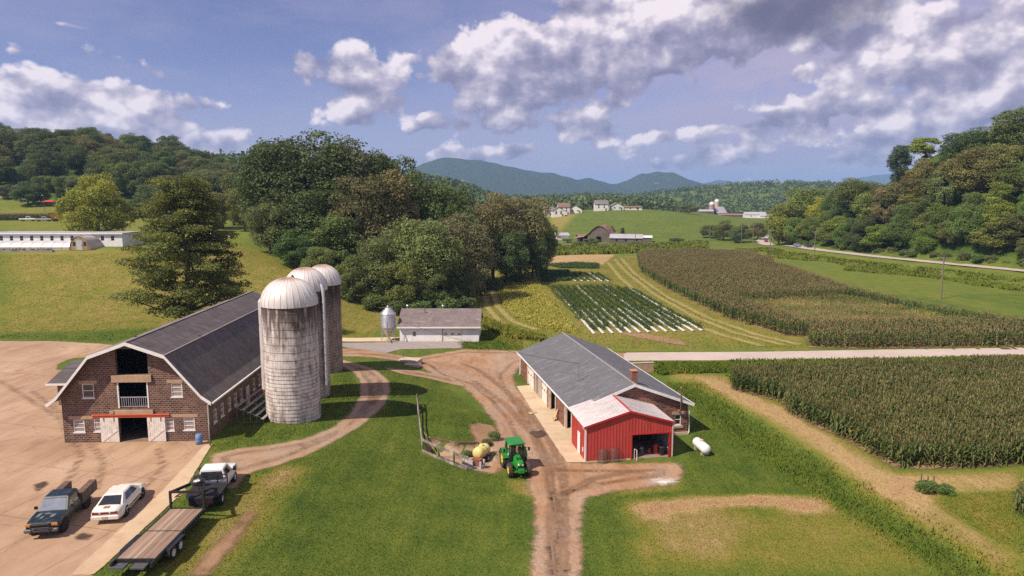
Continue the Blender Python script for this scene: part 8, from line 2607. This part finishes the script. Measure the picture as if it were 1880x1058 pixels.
def pole(u, v, Y, H, label, rz=0.0, arms=1, r_=0.19):
    t_ = at(u, v, Y)
    z = hgt(t_.x, Y)
    root = thing('utility_pole', label, 'utility pole', (t_.x, Y, z), rz, 'wooden utility poles')
    MB().tube([(0, 0, -0.5), (0, 0, H)], [r_, r_ * 0.68], 8).build('pole', POLEW, root)
    for k in range(arms):
        MB().bar((-1.35, 0.12, H - 0.45 - k * 0.9), (1.35, 0.12, H - 0.45 - k * 0.9), 0.16, 0.22).build('crossarm', POLEW, root)
    if arms:
        for x in (-1.2, -0.45, 0.45, 1.2): MB().lathe([(0.05, 0), (0.07, 0.08), (0.03, 0.18)], 6, (x, 0.12, H - 0.38)).build('insulator', PALECON, root)
    return root
poles = [pole(1727, 551, 163, 10.3, 'utility pole in the grass between the brown corn and the county road', R(-35)),
         pole(1494, 487, 262, 11.5, 'utility pole beside the pale blue car on the road', R(-30)),
         pole(1413, 478, 300, 9.8, 'utility pole at the far corner of the brown corn', R(-10)),
         pole(1418, 494, 248, 9.0, 'thin pole at the corner notch of the brown corn', 0, 0, 0.10),
         pole(1381, 468, 345, 11, 'utility pole among trees left of the far bend', R(-10)),
         pole(1360, 466, 350, 12, 'utility pole over the leafy tree at the valley edge', R(-5)),
         pole(1166, 466, 330, 11.5, 'utility pole in front of the tin roofed shed', R(5)),
         pole(1104, 467, 330, 8.0, 'short utility pole in front of the swooping roof barn', R(5)),
         pole(1302, 466, 350, 10.5, 'utility pole right of the dark round bush', R(5)),
         pole(2010, 530, 172, 10.3, 'utility pole just beyond the right edge of the corn', R(-35))]
def wire(a, b, sag, label, r_=0.03):
    a, b = Vector(a), Vector(b)
    pts = [a.lerp(b, k / 16) - Vector((0, 0, sag * 4 * (k / 16) * (1 - k / 16))) for k in range(17)]
    o = MB().tube(pts, r_, 4).build('overhead_wire', BLACK, None)
    return tag(o, label, 'wire', 'overhead wires')
def ptop(o, x): 
    return (Matrix.Translation(o.location) @ Matrix.Rotation(o.rotation_euler.z, 4, 'Z')) @ Vector((x, 0.12, o.children[0].dimensions.z - 0.75))
bpy.context.view_layer.update()
for i, j in ((0, 1), (0, 9), (1, 4), (5, 8), (8, 6), (6, 7)):
    for x in (-1.2, 1.2):
        wire(ptop(poles[i], x), ptop(poles[j], x), 1.2, 'thin dark wire strung between the valley utility poles')
mast = sl(2.2, 6.6, 6.3)
wire(mast, at(640, 548, 128), 1.5, 'service wire running from the workshop roof mast to the grove', 0.02)
wire(at(640, 548, 128), at(-60, 508, 128), 2.0, 'wire crossing the hillside in front of the white pine', 0.018)
wire(at(640, 552, 126), at(-60, 522, 126), 2.0, 'lower wire crossing the hillside in front of the white pine', 0.018)
tag(poles[3], group='wooden utility poles')
# prototypes that were never planted
for kind, P in PROTO.items():
    if not P['used']:
        for ch in list(P['root'].children): bpy.data.objects.remove(ch)
        bpy.data.objects.remove(P['root'])
# ------------------------------------------------------------------ the air between here and the mountains
hz = MB().box(-9000, 9000, -200, 10500, -60, 350)
m, T = new_mat('haze')
pv = T.n('ShaderNodeVolumePrincipled', ins={'Color': (0.36, 0.62, 1.0, 1.0), 'Density': 0.00012, 'Anisotropy': 0.0})
T.n('ShaderNodeOutputMaterial', ins={'Volume': pv.outputs[0]})
hz = hz.build('haze', m)
hz.display_type = 'WIRE'
tag(hz, kind='stuff')
